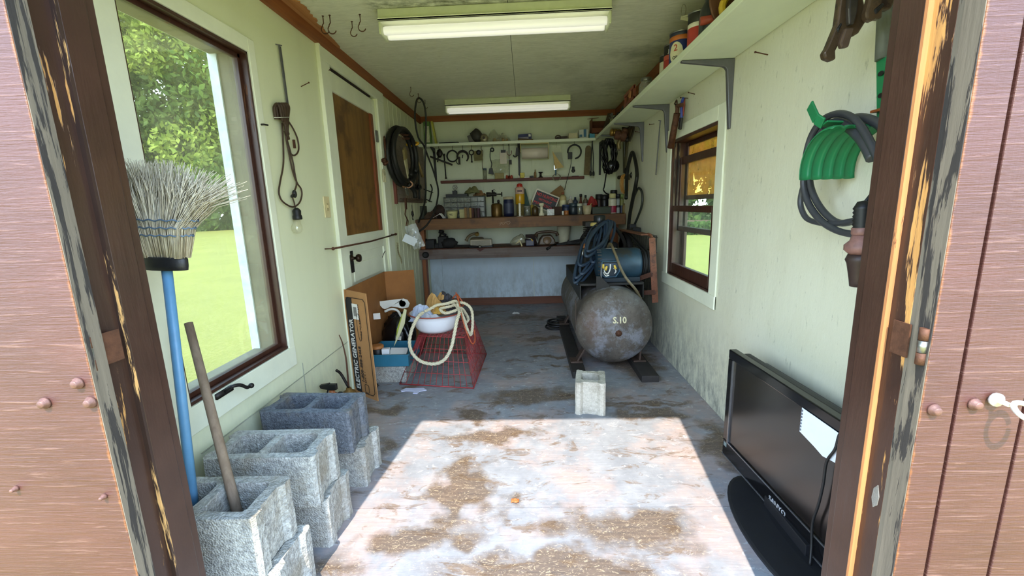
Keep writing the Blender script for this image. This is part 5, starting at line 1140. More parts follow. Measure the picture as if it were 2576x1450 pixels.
# drive: pulley, flywheel, belts, guard
G().lathe([(.02, 0), (.095, 0), (.10, .008), (.085, .016), (.10, .024), (.10, .032), (.085, .040), (.10, .048), (.095, .056), (.02, .056)], (.868, 3.25, .738), X3, 28).build('motor_pulley', DK, t)
G().lathe([(.155, 0), (.168, .006), (.168, .05), (.155, .056), (.14, .05), (.14, .006), (.155, 0)], (.868, 3.86, .775), X3, 36).build('flywheel', DK, t)
g = G()
for k in range(5): a = 2*pi*k/5; g.bar((.895, 3.86, .775), (.895, 3.86+.145*cos(a), .775+.145*sin(a)), .03, .02, X3)
g.lathe([(.04, -.03), (.045, .03)], (.895, 3.86, .775), X3, 16); g.build('spokes', DK, t)
RUB = M('191817', .6, 0, .2)
for x in (.884, .908):
    A_, B_ = Vector((x, 3.25, .738)), Vector((x, 3.86, .775)); d = (B_-A_).normalized(); nn = Vector((0, -d.z, d.y))
    pts = [A_+nn*.103, B_+nn*.171]+[B_+(d*sin(radians(q))+nn*cos(radians(q)))*.171 for q in range(20, 180, 20)]+[B_-nn*.171, A_-nn*.103]+[A_+(-d*sin(radians(q))-nn*cos(radians(q)))*.103 for q in range(20, 180, 20)]
    G().tube(pts, .0075, 6, closed=True).build('belt', RUB, t)
gx = .955; y0, y1, z0, z1 = 3.13, 4.12, .46, .945
g = G()
for k in range(46): yv = y0+.02+k*(y1-y0-.04)/45; g.tube([(gx, yv, z0+.02), (gx, yv, z1+.01)], .0024, 4)
for k in range(5): zz = z0+.04+k*.11; g.tube([(gx, y0, zz), (gx, y1, zz)], .0024, 4)
o = g.build('guard_grid', DK, t)
ft, fb = Vector((.912, 3.12, z1-.005)), Vector((.948, 3.11, z0))
G().bar(ft, fb, .046, .008, Y3).build('guard_front_strap', RUST, t, bevel=.002)
G().tube(smooth_path([ft, ft+Vector((-.005, .02, .018)), ft+Vector((-.015, .06, .024))], 3), .012, 6).bar(ft+Vector((-.035, .03, .022)), Vector((.86, 4.0, .955)), .075, .008, Z3).build('guard_top_strap', RUST, t, bevel=.002)
for a, b in ((aY(1595, 706, 3.22), aY(1640, 690, 3.10)), (aY(1602, 737, 3.20), aY(1648, 736, 3.09))): G().bar(a, b, .006, .034, Z3).lathe([(.008, 0), (.006, .006)], b-Y3*.006, -Y3, 8).build('guard_brace', M('5a3a2e', .6, .3, .3, 30), t, bevel=.002)
# pump behind the motor
pc = Vector((.63, 3.86, .62))
G().bx(.50, .80, 3.72, 4.0, .618, .86).build('crankcase', DK, t, bevel=.02)
g = G().lathe([(.085, .84), (.085, 1.0)], (pc.x, pc.y, 0), Z3, 20)
for k in range(8): g.lathe([(.085, 0), (.118, .002), (.118, .008), (.085, .010)], (pc.x, pc.y, .855+k*.018), Z3, 20)
g.bx(pc.x-.11, pc.x+.11, pc.y-.10, pc.y+.10, 1.0, 1.04).build('cylinder', DK, t)
fc = aY(1508, 560, 3.80)
G().lathe([(.02, -.05), (.03, -.04), (.038, -.005), (.050, .0), (.052, .10), (.046, .108), (0, .11)], (fc.x, 3.80, fc.z-.045), Z3, 24).build('air_filter', M('22272a', .3, .1, .2), t)
pg = aY(1494, 563, 3.75); G().lathe([(0, 0), (.03, 0), (.032, .006), (.030, .022), (.02, .03)], (pg.x, 3.75, pg.z-.02), Z3, 16).build('gauge_cap', M('c9b46a', .5), t)
G().box((fc.x-.04, 3.83, fc.z-.06), (.09, .06, .06)).build('inlet_block', DK, t, bevel=.006)
G().tube(smooth_path([(.70, 3.85, 1.03), (.78, 3.75, .98), (.83, 3.62, .86), (.80, 3.5, .72), (.75, 3.45, .62)], 5), .016, 8).build('outlet_pipe', DK, t)
G().bar((.345, 3.0, .30), (.345, 3.0, .52), .006, .03, Y3).bar((.345, 3.0, .30), (.40, 3.0, .27), .03, .012, Y3).build('side_strap', M('4a3c34', .6, .3), t, bevel=.002)
# coil of hose hung on the pump
HB_ = M('2c3c4e', .42, 0, .2, 16, .06)
th = thing('air_hose', 'coil of dark blue air hose hung over the compressor pump', 'hose', aY(1490, 640, 3.3))
g = G(); rd = random.Random(12)
def loop(top, bot, w, Yt, Yb, ph=0.0, n=36, r=.0115):
    tx, ty = top; bx_, by_ = bot; dx, dy = bx_-tx, by_-ty; L = math.hypot(dx, dy); px, py = -dy/L, dx/L; pts = []
    for i in range(n):
        a = 2*pi*i/n; k = (1-cos(a))/2; s = sin(a)*w*(0.75+.25*sin(pi*k)); x = tx+dx*k+px*s; y = ty+dy*k+py*s
        pts.append(aY(x, y, Yt+(Yb-Yt)*k+.03*sin(a)*(1 if w > 0 else -1)+ph))
    g.tube(pts, r, 8, closed=True)
for tp_, bt_, w, ph in (((1538, 557), (1478, 632), 16, 0), ((1532, 556), (1474, 645), 18, -.02), ((1525, 558), (1462, 690), 20, -.04), ((1518, 562), (1452, 715), 22, -.03), ((1544, 560), (1490, 660), 18, .03), ((1510, 570), (1448, 700), 16, -.06), ((1530, 562), (1458, 668), 24, .01), ((1496, 590), (1446, 712), 15, -.07), ((1524, 560), (1500, 640), 15, .05)):
    loop(tp_, bt_, w, 3.66, 3.22, ph)
g.build('coil', HB_, th)
G().tube(smooth_path([aY(1508, 560, 3.7), aY(1488, 575, 3.55), aY(1475, 600, 3.42), aY(1470, 620, 3.36)], 5), .006, 7).build('lead', HB_, th)
G().tube([aY(1471, 614, 3.36), aY(1469, 626, 3.35)], .010, 8).build('brass_ferrule', M('9a6238', .4, .5), th)
G().tube([aY(1468, 628, 3.34), aY(1466, 636, 3.34), aY(1464, 646, 3.33)], [.009, .012, .008], 8).build('coupling', STEEL, th)
g = G()
for k in range(5): g.tube(arc((.27+.01*k, 4.05+.03*k, .018+.016*(k % 3)), X3, Y3, .10-.01*(k % 2), 0, 360, 20), .009, 6)
tag(g.build('cable_coil', BLACK), 'small coil of black cable on the floor left of the compressor', 'cable')
# ---------------------------------------------------------------- workbench along the back wall
t = thing('workbench', 'two-tier brown wooden workbench along the back wall', 'workbench', (-.07, 4.8, 0))
BW = wood('5a3818', '7c5226', 0, .6, .8, dark='402812'); BG = wood('4e4440', '7a6c66', 0, .75, .8, dark='5a4438')
ZT, ZL = 1.085, .755
G().bx(XL+.012, XR-.005, 4.585, YB-.001, ZT-.022, ZT).build('upper_top', BW, t, bevel=.002)
G().bx(XL+.014, XR-.008, 4.565, 4.603, .972, ZT-.003).build('upper_fascia', BW, t, bevel=.003)
G().bx(XL+.012, XR-.005, 4.66, YB-.001, ZL-.025, ZL).build('lower_top', wood('5a3020', '7a4830', 0, .7, .8, dark='2a1a14'), t, bevel=.002)
G().bx(XL+.014, XR-.008, 4.64, 4.678, .645, ZL-.004).build('lower_fascia', BG, t, bevel=.003)
for x in (XL+.03, XR-.10):
    G().bx(x, x+.042, 4.68, 4.77, 0, .98).build('post', BROWN_Z, t, bevel=.003)
G().bx(XR-.16, XR-.10, 4.62, 4.66, .76, .975).build('corner_post', BROWN_Z, t, bevel=.003)
g = G(); sp = aY(1265, 566, 4.562)
for P in ([(1257, 568), (1262, 561), (1266, 566), (1272, 560), (1279, 565), (1284, 559)], [(1256, 562), (1270, 559), (1283, 557)]): g.tube(smooth_path([aY(x, y, 4.564) for x, y in P], 3), .0016, 4)
g.build('chalk_scrawl', M('c0a890', .8), t)
# wall shelf over it
SBZ = 1.885; SY = 4.925
t = thing('back_shelf', 'pale green painted shelf on the back wall above the workbench', 'shelf', (-.1, 5.03, SBZ))
G().bx(XL+.012, .79, SY, YB-.001, SBZ, SBZ+.02).bx(XL+.012, .79, SY-.006, SY+.006, SBZ-.006, SBZ+.024).build('shelf_board', SHELF, t, bevel=.002)
for px in (1094, 1306, 1509):
    x = aY(px, 400, YB).x
    bracket_geo((x, YB-.001, SBZ-.001), -Y3, -Z3, .19, .36, .024, X3).build('bracket', M('2e2e30', .5, .4), t, bevel=.002)
# thin red-brown ledge
a, b = aY(1108, 457, 5.07), aY(1470, 447, 5.07); LZ = a.z+.008
t = thing('narrow_ledge', 'narrow red-brown ledge on the back wall holding small items', 'shelf', ((a.x+b.x)/2, 5.1, LZ))
G().bx(a.x, b.x, 5.07, YB-.001, LZ-.03, LZ).build('board', wood('4a2018', '6a3424', 0, .6), t, bevel=.002)

# ---- helper: something standing at depth Y on height z0, seen from px column xc, px wide w, top at row yt
def stand(xc, w, yt, Y, z0):
    c = aY(xc, 500, Y); z = z0
    for _ in range(3): c = at(xc, yt+ (1)*0, 1, Y)
    topz = c.z; mid = None
    for _ in range(4):                                   # follow the lean of verticals in the view
        mid = Vector((c.x, Y, (z0+topz)/2)); break
    k = (Y*cos(PITCH))/F_PX
    base = aY(xc, yt, Y); return Vector((base.x, Y, z0)), w*k/2, topz-z0
UP = 'clutter on the upper bench'
def bottle(lab, xc, w, yt, Y, z0, body, cap=None, lab_m=None, neck=.35, group=UP, name='bottle', cat='bottle', shoulder=.66, liquid=None):
    c, r, h = stand(xc, w, yt, Y, z0); t = thing(name, lab, cat, c, group); s = shoulder*h
    G().lathe([(r*.9, 0), (r, .004), (r, s), (r*.9, s+h*.05), (r*neck, s+h*.16), (r*neck, h*.88)], c, Z3, 18).build('body', body, t)
    G().lathe([(r*neck*1.25, h*.86), (r*neck*1.25, h*.99), (r*neck*.8, h)], c, Z3, 14).build('cap', cap or BLACK, t)
    if lab_m: G().lathe([(r*1.015, s*.18), (r*1.02, s*.2), (r*1.02, s*.82), (r*1.015, s*.84)], c, Z3, 18).build('label', lab_m, t)
    return t
def jar(lab, xc, w, yt, Y, z0, body, lid, lid_h=.18, group=UP, name='jar', cat='jar'):
    c, r, h = stand(xc, w, yt, Y, z0); t = thing(name, lab, cat, c, group)
    G().lathe([(r*.9, 0), (r*.98, .005), (r*.98, h*(1-lid_h)-.01), (r*.88, h*(1-lid_h))], c, Z3, 18).build('body', body, t)
    G().lathe([(r*.98, h*(1-lid_h)), (r*1.0, h*(1-lid_h)+.002), (r*.98, h-.003), (r*.85, h)], c, Z3, 18).build('lid', lid, t); return t
def spray(lab, xc, w, yt, Y, z0, body, cap, bands=(), group=UP, capk=.8):
    c, r, h = stand(xc, w, yt, Y, z0); t = thing('spray_can', lab, 'spray can', c, group)
    G().lathe([(r*.95, 0), (r, .004), (r, h*.72), (r*.85, h*.77)], c, Z3, 20).build('body', body, t)
    G().lathe([(r*capk, h*.765), (r*capk, h*.97), (r*capk*.85, h)], c, Z3, 20).build('cap', cap, t)
    G().lathe([(r*1.03, h*.715), (r*1.04, h*.725), (r*.9, h*.75)], c, Z3, 20).build('rim', STEEL, t)
    for i, (z_a, z_b, mm) in enumerate(bands): G().lathe([(r*1.01, h*z_a), (r*1.012, h*z_a+.001), (r*1.012, h*z_b-.001), (r*1.01, h*z_b)], c, Z3, 20).build('printed_band', mm, t)
    return t
def crate(name, lab, cat, xc, w, yt, Y, z0, dep, mat, rot=0.0, group=UP, bevel=.003):
    c, r, h = stand(xc, w, yt, Y, z0); return tag(G().box((c.x, Y, z0+h/2), (2*r, dep, h), (0, 0, rot)).build(name, mat, bevel=bevel), lab, cat, group)
z = ZT+.001
# ---- on the upper bench, from the left
crate('green_box', 'dark green box at the left end of the upper bench', 'box', 1060, 20, 519, 4.90, z, .14, M('3a3e30', .7))
tag(G().rag(aY(1083, 545, 4.78)*1+Vector((0, 0, 0)), .07, .06, .09, 41, 10, .9).build('leather_scraps', M('4a3626', .8, 0, .4)), 'brown leather scraps beside the dark green box on the bench', 'scraps', UP)
o = bpy.data.objects['leather_scraps']; o.location.z = z
t = thing('paper_tent', 'folded white paper at the left of the small-parts drawers', 'paper', (aY(1104, 540, 4.72).x, 4.72, z), UP)
c = Vector(t['_wo']); G().bar(c+Vector((-.07, 0, .01)), c+Vector((.015, .02, .055)), .05, .003, Z3).bar(c+Vector((.015, .02, .055)), c+Vector((.06, 0, .004)), .05, .003, Z3).build('sheet', PAPERW, t)
tag(G().ball((aY(1104, 530, 4.86).x, 4.88, z+.075), .075, (1, .8, 1), jit=.12, rnd=random.Random(6)).build('brown_bundle', M('3c2a20', .8, 0, .4, 20, .4)), 'dark brown bundle behind the folded white paper', 'bundle', UP)
x0, x1 = aY(1117, 520, 4.86).x, aY(1220, 520, 4.86).x; zt = aY(1168, 495, 4.86).z
t = thing('drawer_cabinet', 'grey small-parts cabinet with clear plastic drawers on the bench', 'cabinet', ((x0+x1)/2, 4.93, z))
GC = M('565a54', .5, .2, .15); G().bx(x0, x1, 4.99, 5.0, z, zt).build('back', GC, t)
G().bx(x0, x1, 4.855, 5.0, zt-.005, zt).bx(x0, x0+.005, 4.855, 5.0, z, zt).bx(x1-.005, x1, 4.855, 5.0, z, zt).bx(x0, x1, 4.855, 5.0, z, z+.005).build('case', GC, t)
nc, nr = 6, 4; cw, ch = (x1-x0-.01)/nc, (zt-z-.010)/nr; DRW = glassy('drawer_plastic', (.72, .75, .7, 1), .06, .4, (.42, .44, .38, 1), .2); rd = random.Random(9)
g = G()
for i in range(1, nc): g.bx(x0+.005+i*cw-.002, x0+.005+i*cw+.002, 4.86, 4.99, z, zt)
for j in range(1, nr): g.bx(x0, x1, 4.86, 4.99, z+.005+j*ch-.002, z+.005+j*ch+.002)
g.build('divider', GC, t)
for j in range(nr):
    for i in range(nc):
        xa = x0+.005+i*cw+.004; za = z+.005+j*ch+.004
        d = G().bx(xa, xa+cw-.008, 4.848, 4.852, za, za+ch-.010).bx(xa, xa+cw-.008, 4.852, 4.97, za, za+.003).build('drawer', DRW, t)
        G().box((xa+cw*.45, 4.91, za+.012), (cw*.7, .08, .012+rd.random()*.016), (0, rd.uniform(-.1, .1), 0)).build('parts', M(rd.choice(('6a675c', '8a8678', '4a4a44')), .6), d)
        G().bx(xa+cw*.35, xa+cw*.35+.02, 4.838, 4.849, za+ch*.3, za+ch*.3+.006).build('pull', DRW, d)
a, b = aY(1123, 490, 4.92), aY(1166, 490, 4.92)
tag(G().bx(a.x, b.x+.05, 4.87, 4.99, zt+.001, zt+.032).build('black_tray', BLACK, bevel=.003), 'long black tray lying on top of the drawer cabinet', 'tray', UP)
c = aY(1144, 472, 4.90); t = thing('wire_ornament', 'round openwork metal knob on a black block above the drawers', 'ornament', (c.x, 4.91, zt+.034), UP)
g = G()
for k in range(6): a = 2*pi*k/6; g.tube(arc((c.x+.017*cos(a), 4.91, c.z+.017*sin(a)), X3, Z3, .011, 0, 360, 10), .003, 5)
g.build('ring', STEEL, t); G().box((c.x-.004, 4.91, zt+.052), (.05, .04, .036)).tube([(c.x, 4.91, zt+.06), (c.x, 4.91, c.z-.025)], .007, 6).build('base', BLACK, t)
c = aY(1195, 488, 4.93)
for i, (dx, sx, h, col, sd, lb) in enumerate(((-.03, .09, .075, '6a6a44', 51, 'olive green cloth heaped on top of the drawer cabinet'), (.05, .075, .06, '7a5a38', 52, 'crumpled brown paper beside the olive cloth on the drawer cabinet'))):
    tag(G().rag((c.x+dx, 4.93, zt+.033 if i == 0 else zt+.001), sx, .06, h, sd, 12, .9).build('crumpled_cloth', M(col, .85, 0, .3)), lb, 'cloth', UP)
c, r, h = stand(1137, 30, 530, 4.68, z); t = thing('printed_tub', 'small white printed tub in front of the parts drawers', 'tub', c, UP)
G().lathe([(r*.72, 0), (r*.76, .003), (r*.98, h), (r*1.0, h+.003), (r*.93, h), (r*.7, .006), (0, .006)], c, Z3, 22).build('tub', M('c9c48c', .5, 0, .1), t); G().lathe([(r*.97, h*.9), (r*1.05, h*.92), (r*1.05, h*1.0), (r*.9, h*1.02), (0, h*1.02)], c, Z3, 22).build('lid', BLACK, t)
text('VC', M('4a4030', .6), t, (c.x-.02, c.y-r*.93, z+h*.38), X3, Z3, .026, 'lettering', .001)
crate('cream_box', 'small cream box half hidden between the tub and the tins', 'box', 1163, 14, 527, 4.74, z, .05, M('b8b078', .6))
for i, (px, col) in enumerate(((1172, '8a6a40'), (1178, '6a5a44'), (1184, '9a7a48'), (1190, '4a2a22'), (1197, '3a2c28'), (1204, '4c3038'))):
    crate('sandpaper_pad', ('tan', 'grey-brown', 'light tan', 'dark red', 'dark brown', 'dull purple')[i]+' upright pad in the row before the parts drawers', 'pad', px, 5.4, 523+i*.3, 4.70, z, .10, M(col, .8), group='row of pads on the bench', bevel=.001)
# brass blow torch
c, r, h = stand(1249, 28, 512, 4.78, z); t = thing('blow_torch', 'old brass blow torch with a black burner on the bench', 'torch', c)
G().lathe([(r*.98, 0), (r, .004), (r, h*.86), (r*.85, h*.96), (r*.3, h*1.02)], c, Z3, 26).build('fuel_tank', M('6a5026', .35, .6, .3, 14, .1), t)
def ty(x, y): return aY(x, y, 4.78)
G().tube([ty(1240, 512), ty(1239, 478)], .010, 8).bar(ty(1227, 489), ty(1252, 489), .016, .014, Z3).bar(ty(1240, 485), ty(1247, 492), .02, .03, Z3).build('riser', METAL_D, t)
G().lathe([(.017, 0), (.020, .01), (.020, .06), (.024, .065), (.026, .11), (.022, .112)], ty(1250, 490)*0+ty(1249, 489), (-1, 0, 0), 16).tube([ty(1248, 489), ty(1258, 489)], .008, 8).lathe([(.008, 0), (.008, .022)], ty(1256, 489), X3, 10).build('burner', METAL_D, t)
G().lathe([(.004, 0), (.025, .0), (.027, .005), (.025, .011), (.004, .011)], ty(1261, 489), X3, 18).build('valve_wheel', METAL_D, t)
G().tube(arc(ty(1243, 479), X3, Z3, .010, -60, 230, 12), .0025, 6).tube([ty(1244, 482), ty(1244, 487)], .004, 6).build('hook', METAL_D, t)
G().lathe([(.010, 0), (.016, .02), (.012, .03), (.018, .034), (0, .04)], ty(1254, 512), (0, 0, 1), 12).build('pump_knob', METAL_D, t)
# can with blue label, honey-coloured bottle etc.
bottle('dark blue jug with a cream rag over its top, right of the blow torch', 1279, 26, 495, 4.80, z, M('1c2340', .35), M('b5a988', .8), M('343a52', .5), .8, shoulder=.8)
c, r, h = stand(1307, 24, 462, 4.86, z); t = thing('yellow_bottle', 'tall bottle with a red cap and amber liquid at the middle of the bench', 'bottle', c, UP)
G().lathe([(r*.8, 0), (r*.85, .01), (r*.85, h*.38)], c, Z3, 22).build('base', M('7a6a3c', .4), t)
G().lathe([(r*.92, h*.36), (r*.96, h*.38), (r*.98, h*.66), (r*.94, h*.68)], c, Z3, 22).build('amber_body', M('c99a1e', .2, 0, .15), t)
G().lathe([(r*.9, h*.67), (r*.95, h*.69), (r*.98, h*.86), (r*.6, h*.90)], c, Z3, 22).build('pink_label', M('c9a896', .5), t)
G().lathe([(r*.62, h*.87), (r*.66, h*.885), (r*.55, h*.98), (r*.3, h)], c, Z3, 18).build('red_cap', M('b02a1c', .4), t)
G().bx(c.x-r*.5, c.x+r*.5, c.y-r*1.0, c.y-r*.94, z+h*.74, z+h*.80).build('print', M('5a3028', .5), t)
c, r, h = stand(1307, 7, 511, 4.66, z); tag(G().lathe([(r*2.4, 0), (r*2.4, .003), (r*.7, .006)]+[(r*(.75+.2*(i % 2)), .008+h*.08*i) for i in range(1, 7)]+[(r*.9, h*.6), (r*.9, h), (0, h)], c, Z3, 12).build('white_post', M('e2ded0', .4, 0, .05)), 'thin white plastic post on a foot at the bench edge', 'post', UP)
pts = [(1317, 472), (1322, 476), (1340, 545), (1313, 545)]; P = [aY(x, y, 5.0) for x, y in pts]
tag(G().prism([((q-P[0]).x, (q-P[0]).z) for q in P], P[0], X3, Z3, -.03).build('green_wedge', M('1e4a3c', .6), bevel=.004), 'dark green triangular packet leaning on the back wall', 'packet', UP)
CL = glassy('clear_jar', (.8, .82, .75, 1), .1, .3, (.4, .4, .33, 1))
jar('dusty jar with a grey lid right of the tall amber bottle', 1326, 18, 518, 4.84, z, CL, M('7a7a72', .5, .3))
bottle('slim brown bottle in front of the hunting sign', 1346, 17, 515, 4.80, z, M('4a3a20', .3), M('7a745a', .5), None, .4)
tag(G().lathe([(.006, 0), (.006, .05)], (aY(1338, 520, 4.9).x, 4.9, z+.12), Z3, 8).lathe([(.016, 0), (.016, .12)], (aY(1338, 520, 4.9).x, 4.9, z), Z3, 10).build('yellow_tube', M('b8a040', .4)), 'small tube with a yellow tip left of the hunting sign', 'tube', UP)
# sign: NO HUNTING WITHOUT PERMISSION
sg = [aY(1350, 474, 4.93), aY(1406, 496, 4.93)]; ru = (sg[1]-sg[0]).normalized(); dn = Vector((ru.z, 0, -ru.x)); 
back = Vector((0, .08, 0)); SW, SH = .285, .20
t = thing('hunting_sign', 'black and red tilted no hunting sign on the bench', 'sign', sg[0]+ru*SW/2+dn*SH)
o_ = sg[0]; dn2 = (dn-back*1.0).normalized()
def spt(a, b, k=0.0): return o_+ru*a+dn2*b-Y3*k
def splate(a0, a1, b0, b1, k, mat, name, th=.002):
    P = [spt(a0, b0, k), spt(a1, b0, k), spt(a1, b1, k), spt(a0, b1, k)]
    return G()._add(P+[p+Y3*th for p in P], [(0, 1, 2, 3), (7, 6, 5, 4), (0, 4, 5, 1), (1, 5, 6, 2), (2, 6, 7, 3), (3, 7, 4, 0)]).build(name, mat, t)
splate(0, SW, 0, SH, 0, M('cfc9b4', .5, 0, .08), 'sign_plate'); splate(.014, SW-.014, .014, SH-.014, .0015, M('141112', .5, 0, .05), 'black_field', .001)
REDL = M('d2281e', .5, 0, .05)
n = N('red_print'); n.col(srgb('c9241a')); n.set(.5); REDL = n.m
text('NO HUNTING', REDL, t, spt(.022, .066, .003), ru, -dn2, .050, 'lettering', .0006, SW-.042)
text('WITHOUT', REDL, t, spt(.062, .112, .003), ru, -dn2, .038, 'lettering', .0003, .16)
text('PERMISSION', REDL, t, spt(.022, .163, .003), ru, -dn2, .042, 'lettering', .0003, SW-.042)
pd = [aY(x, y, 5.05) for x, y in ((1382, 488), (1410, 466), (1418, 474), (1420, 484), (1400, 520))]
tag(G().prism([((q-pd[0]).x, (q-pd[0]).z) for q in pd], pd[0], X3, Z3, -.02).build('brown_pad', M('8a6a42', .8, 0, .2), bevel=.003), 'brown cardboard pad standing behind the hunting sign', 'pad', UP)
c, r, h = stand(1362, 13, 511, 4.64, z)
tag(G().lathe([(r, 0), (r*1.05, .006), (r*.98, h*.18), (r*.55, h*.24), (r*.52, h*.45), (r*.68, h*.5), (r*.52, h*.55), (r*.5, h*.76), (r*.95, h*.8), (r*1.02, h*.94), (r*.9, h), (0, h)], c, Z3, 18).build('pipe_fitting', M('ddd7b8', .4, 0, .06)), 'cream plastic pipe fitting standing on the bench before the sign', 'fitting', UP)
crate('clear_box', 'small clear square container at the bench edge', 'container', 1385, 18, 526, 4.66, z, .07, glassy('clear_box', (.85, .87, .82, 1), .05, .4, (.6, .62, .55, 1), .15))
crate('brown_box', 'dark brown box behind the clear container', 'box', 1401, 24, 520, 4.80, z, .12, M('3c2618', .8))
bottle('tall cream glue bottle with a dark badge right of the sign', 1416, 17, 484, 4.82, z, M('b5a470', .45, 0, .15), M('8a4a2a', .5), M('cfc8a0', .5), .35, shoulder=.76)
bottle('white bottle with a black dome top right of the cream glue bottle', 1435, 14, 494, 4.90, z, M('b9aa94', .5), M('d8d8d0', .5), None, .3, shoulder=.7)
bottle('blue-grey bottle with a pointed top behind the blue jars', 1447, 14, 496, 4.92, z, M('2f3c50', .45), M('232c3c', .5), None, .3, shoulder=.72)
jar('dark blue jar with white figures on it', 1424, 20, 515, 4.74, z, M('1e2a48', .4), M('26365a', .4), .2)
jar('squat jar with an orange body at the bench edge', 1425, 12, 530, 4.64, z, M('9a5a26', .45), M('a86a30', .45), .25)
tag(G().lathe([(.011, 0), (.011, .04), (.006, .044)], (aY(1416, 530, 4.63).x, 4.63, z), Z3, 12).build('white_cap', PAPERW), 'tiny white cap beside the squat orange jar', 'cap', UP)  # a loose white cap
jar('large dark teal jar right of the dark blue jar', 1442, 22, 511, 4.72, z, M('222c34', .35), M('2c3c46', .35), .3)
bottle('amber bottle with a long yellow neck and black cap', 1461, 11, 488, 4.88, z, M('5a2a1a', .35), BLACK, None, .5, shoulder=.5)
jar('jar of greenish stuff with a white lid', 1458, 16, 512, 4.72, z, CL, M('b9bba4', .5), .25)
bottle('white labelled bottle with a black nozzle', 1473, 12, 491, 4.86, z, M('6a5a44', .45), BLACK, M('c9c4b0', .5), .35, shoulder=.68)
c, r, h = stand(1477, 24, 517, 4.66, z); t = thing('brush_cup', 'cloudy plastic cup holding a brush on the bench', 'cup', c, UP)
G().lathe([(r*.7, 0), (r*.74, .004), (r, h), (r*.96, h), (r*.68, .006), (0, .006)], c, Z3, 22).build('cup', M('b9ab84', .5, 0, .2, 30), t)
G().tube([c+Vector((-.01, 0, .02)), c+Vector((.045, -.005, h+.02))], .006, 7).build('brush', M('c9a86a', .6), t)
c = aY(1490, 500, 4.80); tag(G().rag((c.x, 4.80, z+.09), .055, .05, .10, 61, 12, .8).lathe([(.035, 0), (.035, .10)], (c.x, 4.80, z), Z3, 14).build('red_cloth', M('9a2420', .6, 0, .3)), 'crumpled red cloth on a tin among the bench bottles', 'cloth', UP)
for i, (px, w, yt, Y, col, lb) in enumerate(((1507, 18, 489, 4.94, '3a2a20', 'dark brown tin behind the red cloth'), (1521, 20, 490, 4.92, '1e1c1c', 'black tin between the red cloth and the white spray can'), (1534, 12, 490, 4.95, '241e24', 'slim black bottle left of the white spray can'))):
    jar(lb, px, w, yt, Y, z, M(col, .4), BLACK, .25, name='tin', cat='tin')
c, r, h = stand(1512, 46, 521, 4.70, z); tag(G().box((c.x, 4.72, z+h/2), (2*r, .14, h)).box((c.x, 4.72, z+h), (2*r+.01, .15, .008)).build('green_tray', M('3c4230', .6, 0, .3), bevel=.004), 'dark olive metal tray at the right of the bench', 'tray', UP)
W_ = m('d2ceb4'); 
spray('white spray can with a cream cap and a red stripe on the bench', 1541, 20, 487, 4.70, z, W_, m('cfc58a'), ((.05, .38, m('9a1e3a')),))
spray('tall can with a black cap behind the white spray can', 1544, 17, 478, 4.84, z, m('1a1a22'), m('101014'), (), capk=1.0)
spray('grey and white slim spray can right of the white one', 1555, 10, 488, 4.72, z, m('9aa09a'), m('22242a'), ((.3, .42, m('2a2a2a')),), capk=1.0)
spray('green and yellow spray can at the right end of the bench', 1565, 12, 488, 4.74, z, m('7a7a3a'), m('7a8a4a'), ((.0, .4, m('22223a')),))
spray('olive brown can with a bright rim near the right wall', 1577, 14, 484, 4.80, z, m('6a6138'), m('7a7448'), (), capk=.95)
bottle('tan bottle hidden by the hoses at the right end of the bench', 1571, 10, 512, 4.66, z, M('7a6430', .45), M('5a4a28', .5), None, .6)

# ---- on the lower bench
z = ZL+.001; LO = 'clutter on the lower bench'
def lb_(x, y, Y): return aY(x, y, Y)
t = thing('bench_vise', 'black grimy vise and tools heaped at the left of the lower bench', 'vise', (lb_(1100, 610, 4.8).x, 4.8, z))
c = Vector(t['_wo'])
VB = M('1d1c1b', .6, .3, .35, 16, .2)
G().bx(c.x-.20, c.x-.02, 4.72, 4.86, z, z+.10).bx(c.x+.02, c.x+.12, 4.74, 4.86, z, z+.13).bx(c.x-.04, c.x+.04, 4.75, 4.85, z, z+.05).build('jaws', VB, t, bevel=.008)
G().tube([c+Vector((.03, 0, .12)), c+Vector((.06, 0, .20))], .012, 8).tube([c+Vector((.02, .03, .18)), c+Vector((.10, .03, .14))], .014, 8).lathe([(.03, 0), (.03, .03)], c+Vector((.05, 0, .17)), (.3, 0, 1), 12).build('screw', VB, t)
G().tube([c+Vector((-.22, -.10, .035)), c+Vector((-.34, -.22, -.03))], .022, 8).tube([c+Vector((-.22, -.10, .035)), c+Vector((-.10, -.06, .10))], .02, 8).build('handle', VB, t)
tag(G().ball((lb_(1130, 605, 4.74).x, 4.74, z+.055), .07, (1.3, .8, .8), jit=.15, rnd=random.Random(8)).build('black_rag', M('1b1a1a', .8, 0, .4, 20, .4)), 'black greasy rag beside the vise on the lower bench', 'rag', LO)
tag(G().lathe([(.03, 0), (.035, .01), (.035, .04), (.02, .05)], (lb_(1072, 630, 4.66).x, 4.645, z-.06), (0, -1, .1), 14).build('black_spool', VB), 'black round knob hanging over the left corner of the lower bench', 'knob', LO)
t = thing('file_tool', 'long dark bar with a chrome end lying on the lower bench', 'bar', (lb_(1170, 622, 4.7).x, 4.7, z), LO)
a, b = lb_(1140, 612, 4.75), lb_(1207, 623, 4.66); a.z = z+.03; b.z = z+.012
G().bar(a, b, .03, .018, Z3).build('bar', VB, t, bevel=.003); G().ball(b, .018, (1.2, 1, .9)).build('chrome_end', STEEL, t)
tag(G().prism([(0, 0), (.10, .0), (.04, -.035)], (lb_(1198, 625, 4.63).x, 4.632, z-.003), X3, Z3, .004).build('red_scrap', M('4a1c16', .7)), 'dark red scrap hanging over the lower bench edge', 'scrap', LO)
t = thing('telephone', 'olive old telephone handset lying behind a cream radio on the lower bench', 'telephone', (lb_(1190, 608, 4.86).x, 4.86, z), LO)
PH = M('6f6040', .4, 0, .2)
